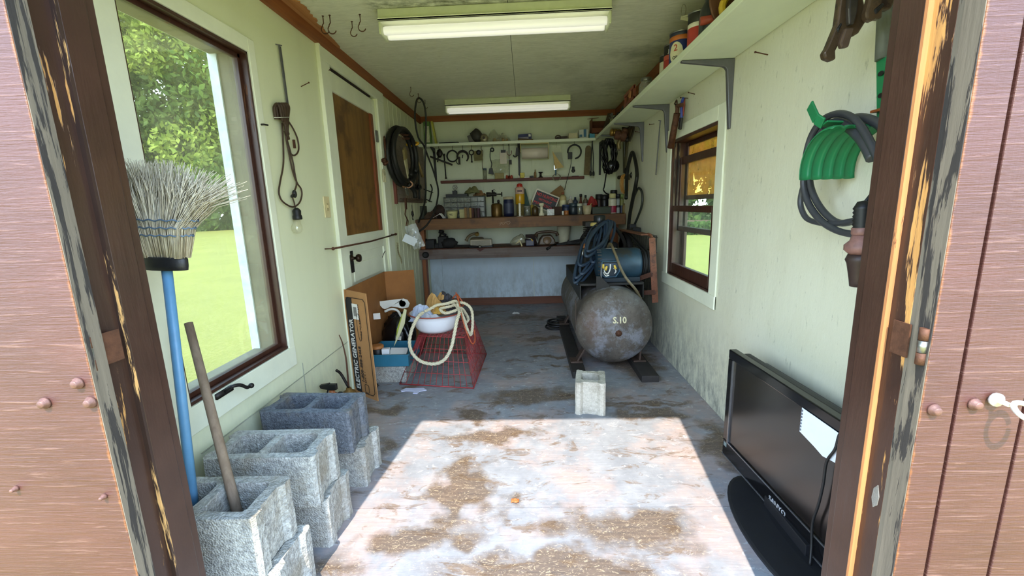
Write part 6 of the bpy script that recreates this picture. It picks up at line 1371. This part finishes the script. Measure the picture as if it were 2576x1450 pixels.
G().tube(smooth_path([lb_(1173, 606, 4.84), lb_(1178, 596, 4.84), lb_(1190, 589, 4.84), lb_(1203, 588, 4.84)], 5), [.022, .018]+[.015]*12+[.018, .022], 10).build('handset', PH, t)
G().box((lb_(1200, 600, 4.9).x, 4.91, z+.05), (.15, .13, .10)).build('body', PH, t, bevel=.02); p = lb_(1200, 590, 4.82); G().lathe([(.02, 0), (.026, .01), (.0, .02)], p, (0, -1, .3), 14).build('ear_cap', M('8a7038', .4), t)
c = lb_(1210, 604, 4.73); t = thing('clock_radio', 'cream and grey clock radio on the lower bench', 'radio', (c.x, 4.75, z), LO)
G().box((c.x, 4.76, z+.052), (.24, .12, .075)).build('case', M('b5ab94', .45, 0, .1), t, bevel=.012); G().bx(c.x-.105, c.x+.105, 4.696, 4.702, z+.025, z+.078).build('grille', M('8d8676', .6, 0, .1, 60, .4), t); G().box((c.x, 4.76, z+.010), (.26, .14, .02)).build('base', BLACK, t, bevel=.003)
c = lb_(1303, 605, 4.74); t = thing('glass_jug', 'clear plastic jug lying on its side on the lower bench', 'jug', (c.x, 4.76, z), LO)
G().lathe([(.02, -.09), (.028, -.075), (.05, -.03), (.055, .06), (.045, .075), (0, .078)], (c.x, 4.76, z+.062), (.8, -.15, .35), 18).build('jug', glassy('jug_plastic', (.85, .85, .75, 1), .14, .35, (.6, .57, .45, 1)), t)
G().prism([(0, 0), (.05, .05), (.08, -.02), (.07, -.03), (.05, .02)], (c.x-.03, 4.68, z+.03), X3, Z3, .004).build('torn_label', M('b5a87c', .6), t)
tag(G().bx(lb_(1322, 600, 4.95).x, lb_(1352, 600, 4.95).x, 4.9, 5.0, z, z+.11).build('brown_carton', M('33201a', .8), bevel=.003), 'dark brown carton against the wall behind the chrome tool', 'carton', LO)
t = thing('chrome_latch', 'shiny chrome handle fitting on the lower bench', 'fitting', (lb_(1336, 610, 4.72).x, 4.72, z), LO)
c = Vector(t['_wo']); G().tube([c+Vector((-.06, 0, .09)), c+Vector((.0, 0, .08)), c+Vector((.015, 0, .06))], .008, 8).tube([c+Vector((.05, -.02, .10)), c+Vector((.07, -.02, .04)), c+Vector((.075, -.02, .01))], .007, 8).build('bar', STEEL, t); G().bx(c.x-.06, c.x+.035, 4.71, 4.76, z, z+.07).build('blue_block', M('2c2e48', .4), t, bevel=.008); G().tube([c+Vector((.0, -.02, .08)), c+Vector((.02, -.02, .055))], .008, 7).build('yellow_piece', M('c9a85a', .5), t)
t = thing('rotary_phone', 'dark brown rotary telephone on the lower bench', 'telephone', (lb_(1376, 605, 4.82).x, 4.84, z), LO)
c = Vector(t['_wo']); RP = M('4a3622', .35, 0, .3)
G().prism([(-.10, 0), (.10, 0), (.085, .06), (.05, .11), (-.05, .11), (-.085, .06)], c+Vector((0, .08, 0)), X3, Z3, .16).build('body', RP, t, bevel=.012)
G().tube(smooth_path([c+Vector((-.125, 0, .10)), c+Vector((-.10, 0, .135)), c+Vector((0, 0, .145)), c+Vector((.10, 0, .135)), c+Vector((.125, 0, .10))], 4), [.026, .024, .02, .016]+[.015]*9+[.016, .02, .024, .026], 10).build('handset', RP, t)
G().lathe([(0, 0), (.045, 0), (.047, .004), (.04, .008), (0, .009)], c+Vector((0, -.082, .055)), (0, -1, .25), 20).build('dial', M('6a5236', .4), t)
c, r, h = stand(1418, 33, 571, 4.86, z); t = thing('bucket', 'cream plastic bucket on the lower bench', 'bucket', c)
G().lathe([(r*.78, 0), (r*.80, .004), (r, h), (r*1.05, h), (r*1.05, h+.006), (r*.95, h+.006), (r*.76, .008), (0, .008)], c, Z3, 28).build('pail', M('c4c0a6', .45, 0, .1), t)
t = thing('caulking_gun', 'black tool with a long handle on the lower bench before the bucket', 'tool', (lb_(1430, 615, 4.72).x, 4.72, z), LO)
c = Vector(t['_wo'])
G().bar(lb_(1400, 617, 4.72)*1, lb_(1470, 603, 4.76), .03, .03, Z3).prism([(0, 0), (.02, .05), (.06, .02), (.12, .02), (.16, .05), (.16, 0)], (lb_(1424, 612, 4.73).x, 4.73, z+.01), X3, Z3, .03).build('frame', VB, t, bevel=.004)
G().tube([lb_(1396, 615, 4.70), lb_(1376, 627, 4.615)], [.010, .016], 8).build('handle', VB, t)
tag(G().prism([(-.09, 0), (.10, 0), (.10, .12), (.04, .18), (-.03, .10)], (lb_(1472, 606, 4.85).x, 4.85, z), X3, Z3, -.03).build('black_wedge', M('141414', .7), bevel=.004), 'black angular plate leaning behind the air hose on the lower bench', 'plate', LO)

# ---- on the back shelf
z = SBZ+.0215; BS = 'things on the back shelf'
t = thing('seed_carton', 'tall green and yellow printed carton in the left corner of the back shelf', 'carton', (aY(1078, 355, 5.04).x, 5.04, z), BS)
a, b = aY(1067, 350, 5.02), aY(1086, 350, 5.02); zt = aY(1075, 306, 5.02).z
G().prism([(0, 0), (b.x-a.x, 0), (b.x-a.x-.012, zt-z), (0.004, zt-z)], (a.x, 5.06, z), X3, Z3, .05).build('box', M('5a7a3c', .6, 0, .3, 10), t, bevel=.002)
G().bx(a.x+.015, b.x-.02, 5.008, 5.0105, z+.03, zt-.05).build('print', M('cfd0b0', .6, 0, .3, 40), t)
G().bar((b.x+.012, 5.04, zt), (b.x+.048, 5.04, z), .02, .06, Y3).build('yellow_side', M('b5b44a', .6, 0, .2), t)
tag(G().bx(aY(1105, 357, 5).x, aY(1155, 357, 5).x, 4.96, 5.1, z, z+.018).build('flat_case', VB, bevel=.006), 'flat dark case lying on the back shelf', 'case', BS)
t = thing('old_bucket', 'dark grey round motor housing tipped over on the back shelf', 'motor', (aY(1200, 350, 5.03).x, 5.03, z), BS)
c = Vector(t['_wo']); G().lathe([(.05, -.05), (.07, -.045), (.075, .04), (.05, .055), (.02, .06)], c+Vector((.0, 0, .082)), (.8, -.2, .5), 20).build('housing', M('3c3a36', .6, .2, .3), t); G().box(c+Vector((-.07, -.03, .045)), (.05, .03, .09), (0, -.3, 0)).build('clamp', M('55534a', .5, .4), t)
t = thing('lamp_bulb', 'dusty glass reflector lying at the edge of the back shelf', 'bulb', (aY(1217, 352, 4.95).x, 4.95, z), BS)
c = Vector(t['_wo']); G().lathe([(.014, -.07), (.016, -.04), (.044, -.005), (.048, .005), (.03, .018), (0, .020)], c+Vector((0, .03, .048)), (0, -1, .1), 22).build('reflector', M('8d8468', .3, .3, .3), t); G().lathe([(.0, 0), (.014, .001), (.015, .003)], c+Vector((0, .005, .050)), (0, -1, .1), 12).build('centre', M('3a2e22', .5), t)
PLB = glassy('crinkled_bag', (.9, .92, .86, 1), .08, .25, (.6, .58, .45, 1), .2)
for i, (px, w, yt, lb) in enumerate(((1244, .10, .12, 'clear plastic bag with brass bits, left of two on the back shelf'), (1266, .085, .10, 'clear plastic bag with brass bits, right of two on the back shelf'))):
    x = aY(px, 350, 5.02).x; t = thing('plastic_bag', lb, 'bag', (x, 5.02, z), 'plastic bags on the back shelf'); G().rag((x, 5.02, z), w, .08, yt, 70+i, 10, .9).build('bag', PLB, t)
    G().ball((x, 5.0, z+.025), .022, jit=.2).ball((x+.04, 5.0, z+.02), .018, jit=.2).build('brass_bits', M('b0843a', .4, .6), t)
t = thing('blue_carton', 'dark blue printed carton with cards before it on the back shelf', 'box', (aY(1320, 345, 5.03).x, 5.03, z), BS)
c = Vector(t['_wo']); G().box(c+Vector((0, 0, .04)), (.145, .09, .08), (0, -.06, .1)).build('carton', M('232a5a', .5), t, bevel=.002); G().box(c+Vector((-.012, -.052, .022)), (.11, .004, .044), (0, -.06, .1)).build('label', M('8a8690', .5), t); G().box(c+Vector((.055, -.048, .062)), (.025, .004, .025), (0, -.06, .1)).build('panel', PAPERW, t)
tag(G().box((aY(1322, 355, 4.935).x, 4.95, z+.014), (.17, .06, .010), (.3, .08, 0)).build('brown_card', M('6a5434', .8)), 'curled brown card over the shelf edge before the blue carton', 'card', BS)
tag(G().tube(arc((aY(1404, 350, 4.97).x, 4.97, z+.025), X3, Z3, .03, 0, 360, 14, .022), .007, 6).bar((aY(1400, 350, 5).x, 5.0, z+.02), (aY(1428, 350, 5).x, 5.0, z+.03), .03, .03, Z3).build('tool_pieces', M('4a3c34', .6, .2, .3)), 'dark tool pieces lying between the blue and cream cartons', 'tool', BS)
def sbox(lb, xa, xb, yt, Y, mat, name='carton'):
    a, b, tt = aY(xa, 345, Y), aY(xb, 345, Y), aY((xa+xb)/2, yt, Y); return tag(G().bx(a.x, b.x, Y-.04, Y+.05, z, tt.z).build(name, mat, bevel=.002), lb, 'box', BS)
sbox('plain cream box on the back shelf', 1430, 1452, 336, 5.0, M('c9c19a', .6, 0, .08))
o = sbox('white and blue printed carton next to the plain cream box', 1456, 1478, 327, 5.0, M('c9cec4', .5, 0, .08))
a = aY(1466, 345, 4.955); ob = G().bx(a.x+.01, a.x+.04, 4.956, 4.9595, z+.02, z+.10).bx(a.x-.035, a.x-.005, 4.956, 4.9595, z+.02, z+.045).build('blue_print', M('3a6a8a', .5), o)
sbox('light blue small box on the back shelf', 1482, 1495, 337, 5.02, M('4a9ab5', .5, 0, .1)); sbox('small tan box at the right end of the back shelf', 1496, 1507, 338, 4.98, M('b59a78', .6, 0, .2))
t = thing('brown_carton', 'open brown carton stacked above the boxes at the right end of the back shelf', 'carton', (aY(1510, 330, 5.03).x, 5.04, z+.10), BS)
a, b = aY(1487, 330, 5.0), aY(1528, 330, 5.0); zb, zt = aY(1505, 337, 5.0).z, aY(1505, 300, 5.0).z; BC = M('6a3a22', .8, 0, .2, 10)
G().bx(a.x, b.x, 4.94, 5.12, zb, zb+.006).bx(a.x, a.x+.006, 4.94, 5.12, zb, zt).bx(b.x-.006, b.x, 4.94, 5.12, zb, zt-.02).bx(a.x, b.x, 5.114, 5.12, zb, zt).bx(a.x, b.x, 4.94, 4.946, zb, zb+.055).build('box', BC, t, bevel=.002)
G().bar((a.x+.0, 4.95, zt), (a.x+.05, 5.1, zt+.03), .10, .005, Z3).build('flap', BC, t)
t = thing('clip_board', 'dark board with a shiny clip leaning on the open brown carton', 'board', aY(1525, 340, 4.88), BS)
P = [aY(x, y, 4.90) for x, y in ((1516, 330), (1529, 285), (1537, 285), (1530, 335))]
G().prism([((q-P[0]).x, (q-P[0]).z) for q in P], P[0], X3, Z3, -.01).build('board', M('4a3a28', .7), t); G().bar(aY(1540, 284, 4.885), aY(1538, 298, 4.885), .02, .012, Y3).ball(aY(1534, 297, 4.88), .012).ball(aY(1536, 289, 4.88), .010).build('clip', STEEL, t)
for px, lb in ((1475, 'small cream block on which the open carton rests'),): pass

# ---- on the narrow ledge
z = LZ+.001; LD = 'small things on the narrow ledge'
c, r, h = stand(1219, 10, 424, 5.10, z); t = thing('small_vial', 'clear vial with a blue-grey cap on the narrow ledge', 'vial', c, LD); G().lathe([(r, 0), (r, h*.82), (r*.8, h*.86)], c, Z3, 14).build('glass', CL, t); G().lathe([(r*1.02, h*.84), (r*1.02, h)], c, Z3, 14).build('cap', M('4a5a66', .5), t)
crate('yellow_tin', 'flat olive yellow tin on the narrow ledge', 'tin', 1256, 22, 436, 5.09, z, .06, M('8a7a34', .5), group=LD)
for i, px in enumerate((1275, 1281, 1287)):
    c, r, h = stand(px, 6, 440+i % 2, 5.09, z); tag(G().lathe([(r, 0), (r*1.1, .01), (r*.8, h*.8), (0, h)], c, Z3, 12).build('red_knob', M('a03a28', .45)), ('red plastic knob, nearest the olive tin on the ledge', 'middle red plastic knob of three on the ledge', 'red plastic knob, farthest from the olive tin')[i], 'stopper', LD)  # three small red plastic knobs
c, r, h = stand(1305, 4.5, 441, 5.09, z); tag(G().lathe([(r, 0), (r*1.1, .015), (r*.4, h)], c, Z3, 10).build('white_vial', PAPERW), 'tiny white pointed vial beside the yellow matchbox', 'vial', LD)
crate('yellow_box', 'small bright yellow box on the narrow ledge', 'box', 1314, 11, 435, 5.09, z, .04, M('c9b83a', .5), group=LD)
c, r, h = stand(1346, 6, 427, 5.09, z); tag(G().lathe([(r, 0), (r, h*.6), (r*.4, h*.75), (r*.3, h)], c, Z3, 10).build('brown_vial', M('8a6a3c', .4)), 'slim brown pointed vial on the narrow ledge', 'vial', LD)
c, r, h = stand(1360, 9, 433, 5.09, z); tag(G().lathe([(r*1.2, 0), (r*1.2, .008), (r*.6, .012), (r*.6, h-.012), (r*1.2, h-.008), (r*1.2, h)], c, Z3, 14).build('black_spool', METAL_D), 'dark thread spool on the narrow ledge', 'spool', LD)
for px, w, yt, lb in ((1325, 14, 445, 'thin pale chip lying right of the yellow box'), (1337, 9, 443, 'small black and white clip on the ledge'), (1447, 17, 443, 'flat black box at the right end of the ledge'), (1165, 40, 453, 'long flat dark strip at the left of the ledge')):
    crate('small_piece', lb, 'piece', px, w, yt, 5.09, z, .04, BLACK if px != 1325 else PAPERW, group=LD)
g = G()
for k in range(4): g.tube(arc((aY(1400, 446, 5.05).x, 5.055-.006*k, LZ-.005), X3, Z3, .048-.003*k, 0, 360, 22, .038), .002, 5)
tag(g.build('wire_ring', M('8a8468', .5, .4)), 'coil of thin pale wire over the front of the ledge', 'wire', LD)
c = aY(1398, 430, 5.07); tag(G().tube([c+Z3*.05, c-Z3*.05], .008, 8).build('blue_pencil', M('2f5f7a', .5)), 'short blue tube standing behind the wire coil', 'tube', LD)

# ---- hanging under the back shelf
HG_ = 'tools hung under the back shelf'; HY = 4.965
def hp(x, y, Y=HY): return aY(x, y, Y)
def hookto(g, x, ytop, ybot, Y=HY): return g.tube([Vector((hp(x, ybot, Y).x, Y, SBZ)), hp(x, ybot, Y)], .0025, 5)
g = hookto(G(), 1104, 365, 378); g.ball(hp(1106, 386), .034, (1, .6, 1.3), jit=.15, rnd=random.Random(5)).tube([hp(1102, 395), hp(1101, 408)], .008, 6); tag(g.build('pulley', METAL_D), 'dark pulley block hung under the left end of the back shelf', 'pulley', HG_)
tag(G().bar(hp(1082, 394, 4.93), hp(1138, 415, 4.93), .02, .026, Y3).build('hacksaw_bar', METAL_D, bevel=.003), 'dark flat bar hung slanting under the back shelf', 'bar', HG_)
tag(G().tube([hp(1117, 390), hp(1122, 450)], .0075, 8).lathe([(.013, -.012), (.013, .012)], hp(1117, 390), Z3, 10).lathe([(.013, 0), (.013, .012)], hp(1122, 450), Z3, 10).build('steel_pin', METAL_D), 'dark steel pin reaching down to the ledge', 'pin', HG_)
g = hookto(G(), 1138, 365, 380)
for k in range(3): g.tube(arc(hp(1138, 393, HY-.008*k), X3, Z3, .063-.003*k, 80, 440, 24), .0058, 6)
g.tube(smooth_path([hp(1147, 405), hp(1150, 411), hp(1154, 414)], 3), .005, 6); tag(g.build('cable_ring', HOSEB), 'ring of black cable hung under the back shelf', 'cable', HG_)
g = hookto(G(), 1164, 365, 378); g.tube(arc(hp(1164, 395), X3, Z3, .062, -50, 200, 18), [.008+.006*sin(pi*i/18) for i in range(19)], 8).bar(hp(1155, 395), hp(1156, 414), .02, .03, Y3).tube([hp(1164, 390), hp(1163, 398)], .006, 6); tag(g.build('ring_puller', METAL_D), 'black horseshoe-shaped clamp next to the cable ring', 'clamp', HG_)
g = hookto(G(), 1186, 365, 377); g.tube(arc(hp(1186, 384), X3, Z3, .025, 0, 360, 16), .007, 7).tube([hp(1186, 389), hp(1187, 407)], .007, 7).lathe([(.011, 0), (.011, .012)], hp(1187, 409), Z3, 8); tag(g.build('eye_bolt', METAL_D), 'black eye bolt hung under the back shelf', 'bolt', HG_)
t = thing('parts_card', 'tan square card with a dark rubber disc under the back shelf', 'card', hp(1203, 395), HG_)
a = hp(1203, 392); G().box(a, (.10, .006, .108), (0, -.05, 0)).build('card', M('6a6238', .7), t); G().lathe([(.008, 0), (.026, .0), (.028, .01), (.008, .012)], hp(1204, 384, HY-.004), (0, -1, 0), 16).build('disc', BLACK, t)
tag(G().tube(smooth_path([hp(1211, 368), hp(1211, 376), hp(1215, 382), hp(1213, 405), hp(1214, 425)], 4), .003, 5).build('bent_wire', METAL_R), 'thin bent wire hanging beside the tan card', 'wire', HG_)
t = thing('wire_brush', 'black brush on a loop of cord with a round grommet', 'brush', hp(1235, 420), HG_)
g = hookto(G(), 1238, 365, 372); g.tube(arc(hp(1238, 377), X3, Z3, .018, 0, 360, 14), .008, 7).build('grommet', BLACK, t)
G().tube(smooth_path([hp(1233, 380), hp(1233, 398), hp(1237, 412), hp(1235, 424)], 4), .005, 6).build('cord', BLACK, t); G().prism([(-.018, 0), (.018, 0), (.032, -.07), (-.030, -.06)], hp(1235, 424), X3, Z3, .02).build('brush_head', BLACK, t, bevel=.003)
t = thing('tag_clip', 'white hang tag in a black clip under the back shelf', 'tag', hp(1266, 395), HG_)
hookto(G(), 1266, 365, 378).box(hp(1266, 381), (.055, .012, .03)).build('clip', BLACK, t); G().box(hp(1266, 397), (.078, .005, .135)).build('tag', M('c9c0b0', .6, 0, .05), t, bevel=.004)
tag(G().rag((0, 0, 0), .10, .09, .04, 77, 10, 1.0).build('clear_bag', PLB), 'crumpled clear bag hanging below the white tag', 'bag', HG_)
o = bpy.data.objects['clear_bag']; o.rotation_euler = (radians(90), 0, 0); o.location = hp(1258, 422, 5.10)
t = thing('pliers', 'slim long-nosed tool with red eyelets under the back shelf', 'pliers', hp(1281, 400), HG_)
G().tube(arc(hp(1281, 383), X3, Z3, .026, -200, 30, 12, .035), .004, 6).build('handles', M('6a3028', .5), t); G().tube([Vector((hp(1281, 380).x, HY, SBZ)), hp(1281, 452)], .004, 6).box(hp(1284, 408), (.03, .02, .05)).build('shaft', METAL_D, t)
g = hookto(G(), 1303, 365, 372).bar(hp(1302, 372), hp(1300, 392), .03, .03, Y3).tube(arc(hp(1296, 390), X3, Z3, .02, -180, 60, 10), .008, 6); tag(g.build('black_hook', BLACK), 'black hooked tool left of the paper towel holder', 'hook', HG_)
t = thing('paper_towel_holder', 'cream holder with a paper towel roll under the back shelf', 'holder', (hp(1345, 385, 4.96).x, 4.98, SBZ-.18))
a, b = hp(1311, 385, 4.96), hp(1379, 385, 4.96); CRM = M('cfc48a', .45, 0, .08)
G().bx(a.x-.008, a.x, 4.94, 5.02, hp(1311, 384, 4.96).z, SBZ-.002).bx(b.x, b.x+.008, 4.94, 5.02, hp(1379, 392, 4.96).z-.03, SBZ-.002).bx(a.x-.008, b.x+.008, 4.94, 5.02, SBZ-.012, SBZ-.002).build('bracket_frame', CRM, t, bevel=.003)
zc_ = hp(1345, 383, 4.96).z-.010; r = .058
G().lathe([(.02, .004), (r, .004), (r, b.x-a.x-.008), (.02, b.x-a.x-.008)], (a.x+.002, 4.985, zc_), X3, 28).build('roll', M('d9cdbc', .9, 0, .04), t)
p = Vector((a.x+.006, 4.985-r+.001, zc_)); w = b.x-a.x-.02
t = thing('bristle_bag', 'clear bag with a pale triangular brush inside under the back shelf', 'bag', hp(1400, 395), HG_)
P = [hp(x, y) for x, y in ((1389, 380), (1393, 400), (1396, 426), (1418, 421), (1408, 408))]; G().prism([((q-P[0]).x, (q-P[0]).z) for q in P], P[0], X3, Z3, .014).build('bristles', M('c4a868', .8, 0, .2, 80), t)
P = [hp(x, y, HY-.012) for x, y in ((1390, 366), (1410, 366), (1419, 420), (1394, 428))]; hookto(G(), 1400, 365, 372).prism([((q-P[0]).x, (q-P[0]).z) for q in P], P[0], X3, Z3, -.004).build('bag', glassy('thin_bag', (.97, .97, .93, 1), .12, .1), t)
t = thing('snap_ring', 'black open ring with a square buckle and long cord under the back shelf', 'ring', hp(1445, 382), HG_)
hookto(G(), 1445, 365, 366).tube(arc(hp(1445, 382), X3, Z3, .074, -85, 190, 24), .0095, 7).build('ring', BLACK, t); G().box(hp(1434, 392), (.05, .02, .075)).build('buckle', BLACK, t, bevel=.004)
G().tube(smooth_path([hp(1437, 398), hp(1436, 415), hp(1430, 440), hp(1424, 462), hp(1420, 478, 5.08)], 4), .0035, 5).build('cord', BLACK, t)
t = thing('caster', 'small round chrome fitting fixed on the back wall', 'fitting', aY(1442, 430, 5.13)); G().lathe([(.022, 0), (.022, .012), (.012, .014)], aY(1442, 430, 5.143), (0, -1, 0), 16).box(aY(1442, 423, 5.135), (.03, .016, .03)).build('plate', BLACK, t); G().lathe([(.010, 0), (.012, .008), (0, .012)], aY(1442, 431, 5.13), (0, -1, 0), 12).build('chrome_dome', STEEL, t)
a, b = hp(1480, 374, 5.02), hp(1476, 440, 5.02); TANL = M('6f5f40', .8, 0, .25, 30, .2)
tag(G().bar(a, b, .066, .012, Y3).lathe([(.033, 0), (.033, .012)], a+Y3*.006, (0, -1, 0), 18).build('leather_sheath', TANL, bevel=.003), 'tan leather sheath hanging under the back shelf', 'sheath', HG_)
t = thing('jumper_cord', 'black looped cord with two plugs hanging under the back shelf', 'cord', hp(1490, 400), HG_)
G().tube(smooth_path([hp(1487, 430), hp(1487, 400), hp(1489, 372), Vector((hp(1490, 364).x, HY, SBZ)), hp(1491, 372), hp(1493, 400), hp(1492, 430)], 5), .0052, 7).build('cord', BLACK, t)
for px in (1486, 1493):
    a = hp(px, 430); G().lathe([(.006, 0), (.013, -.02), (.013, -.05), (.009, -.055)], a, Z3, 10).build('plug', BLACK, t); G().tube([a-Z3*.05-X3*.005, a-Z3*.075-X3*.005], .0022, 5).tube([a-Z3*.05+X3*.005, a-Z3*.075+X3*.005], .0022, 5).build('prong', STEEL, t)

# ---- far right corner: cable coil, valves, hoses, orange wire
t = thing('black_cable_coil', 'glossy black extension cable coil hanging at the end of the right shelf', 'cable', hp(1530, 395, 4.72))
g = G(); rd = random.Random(33); SHB = M('131315', .22, 0, .2, 20, .05)
for k in range(11):
    cx = 1530+rd.uniform(-7, 7); pts = [aY(cx+(9+rd.uniform(0, 6))*sin(a)*(1+.2*sin(a+1)), 393-(42+rd.uniform(-8, 4))*cos(a)+0, 4.70+.03*sin(a*2+k)+rd.uniform(-.02, .02)) for a in [2*pi*i/22 for i in range(22)]]; g.tube(pts, .0085, 6, closed=True)
g.build('loops', SHB, t); G().lathe([(.0, 0), (.055, .005), (.07, .03), (.055, .055), (0, .06)], aY(1540, 418, 4.72), (0.2, -1, 0), 16).build('plug_block', SHB, t)
G().tube(smooth_path([aY(1526, 425, 4.70), aY(1524, 445, 4.75), aY(1520, 470, 4.85), aY(1518, 478, 4.92), aY(1524, 486, 4.95), aY(1532, 489, 4.98)], 5), .007, 7).build('tail', SHB, t)
BRZ = M('4a3a24', .4, .6, .4, 20, .15, dirt='2a2018')
t = thing('valve_cluster', 'cluster of bronze valves and hose fittings hanging under the right shelf', 'valves', aY(1568, 335, 4.2))
v0 = aY(1592, 333, 4.15); G().lathe([(.01, 0), (.085, .0), (.088, .006), (.05, .03), (.03, .06), (.03, .10)], v0, (-.9, .3, .25), 24).build('handwheel', BRZ, t)
G().lathe([(.045, 0), (.05, .01), (.05, .04), (.034, .05), (.04, .07), (.04, .10), (.03, .11)], aY(1576, 343, 4.15), (-.95, .1, .15), 16).ball(aY(1572, 332, 4.15), .035).build('valve_body', METAL_R, t, smooth=True)
G().lathe([(.03, 0), (.034, .01), (.034, .025), (.028, .03), (.034, .036), (.034, .06), (.028, .065), (.034, .07), (.034, .09), (.02, .1)], aY(1561, 335, 4.2), (-1, 0, .1), 16).build('brass_coupling', M('8a6a2c', .35, .7, .3, 20), t)
G().tube(smooth_path([aY(1556, 342, 4.2), aY(1560, 352, 4.2), aY(1556, 362, 4.2), aY(1558, 376, 4.2)], 4), .018, 8).build('spout', M('7a6a44', .4, .5, .3), t); G().tube([aY(1582, 305, 4.15), aY(1584, 322, 4.15)], .004, 6).tube([aY(1564, 310, 4.2), aY(1566, 328, 4.2)], .004, 6).ball(aY(1578, 352, 4.13), .022).build('hanger_hook', METAL_D, t)
t = thing('pipe_tap', 'grey metal pipe clamp with taps fixed near the back right corner', 'clamp', aY(1580, 446, 4.55))
G().tube([aY(1556, 447, 4.62), aY(1600, 442, 4.4)], .020, 10).lathe([(.028, 0), (.03, .01), (.028, .05)], aY(1584, 440, 4.48), (0, 0, -1), 14).build('pipe', M('55503e', .45, .5, .3), t); G().ball(aY(1592, 441, 4.40), .030, (1, 1, 1.3)).ball(aY(1575, 430, 4.5), .03, (.8, .8, 1.1)).build('tap', METAL_D, t); G().ball(aY(1589, 440, 4.37), .010).build('chrome_cap', STEEL, t)
g = G(); rd = random.Random(14)
for k in range(9):
    cx = 1571+rd.uniform(-4, 4); w = rd.uniform(6, 9.5); hgt = rd.uniform(21, 25); g.tube([aY(cx+w*sin(a), 463-hgt*cos(a), 4.52+rd.uniform(-.01, .01)) for a in [2*pi*i/20 for i in range(20)]], .0032, 5, closed=True)
tag(g.build('orange_wire_coil', M('c08a3c', .5, 0, .15)), 'coil of orange-yellow wire hanging from the pipe clamp', 'wire')
tag(G().tube(smooth_path([aR(1575, 500, .10), aR(1576, 470, .08), aR(1577, 440, .06), aR(1582, 410, .06), aR(1590, 384, .05), aR(1597, 400, .05), aR(1602, 430, .05), aR(1601, 455, .06), aR(1592, 500, .06), aR(1583, 550, .06), aR(1580, 600, .06)], 6), .017, 8).build('black_hose', HOSEB), 'thick black hose looped on the right wall near the back corner', 'hose')
tag(G().tube(smooth_path([aR(1586, 520, .05), aR(1595, 495, .04), aR(1606, 474, .035), aR(1615, 485, .035), aR(1615, 515, .035), aR(1605, 545, .035), aR(1592, 575, .04)], 6), .011, 8).build('grey_hose', M('2c2e28', .5)), 'thinner dark hose arching down the right wall behind the compressor', 'hose')
tag(G().box(aR(1596, 580, .05), (.07, .18, .06)).box(aR(1590, 572, .06), (.06, .08, .06)).build('wall_socket', BLACK, bevel=.004), 'black box where the thin hose ends, low on the right wall', 'box')
tag(G().prism([(-.10, .14), (.10, .16), (.06, -.16), (-.02, -.16)], aR(1571, 395, .02), Y3, Z3, .012).build('wooden_paddle', M('5a5236', .7, 0, .2)), 'olive brown flat board hanging on the right wall by the back corner', 'board')
for o in bpy.data.objects:
    if '_wo' in o: del o['_wo']
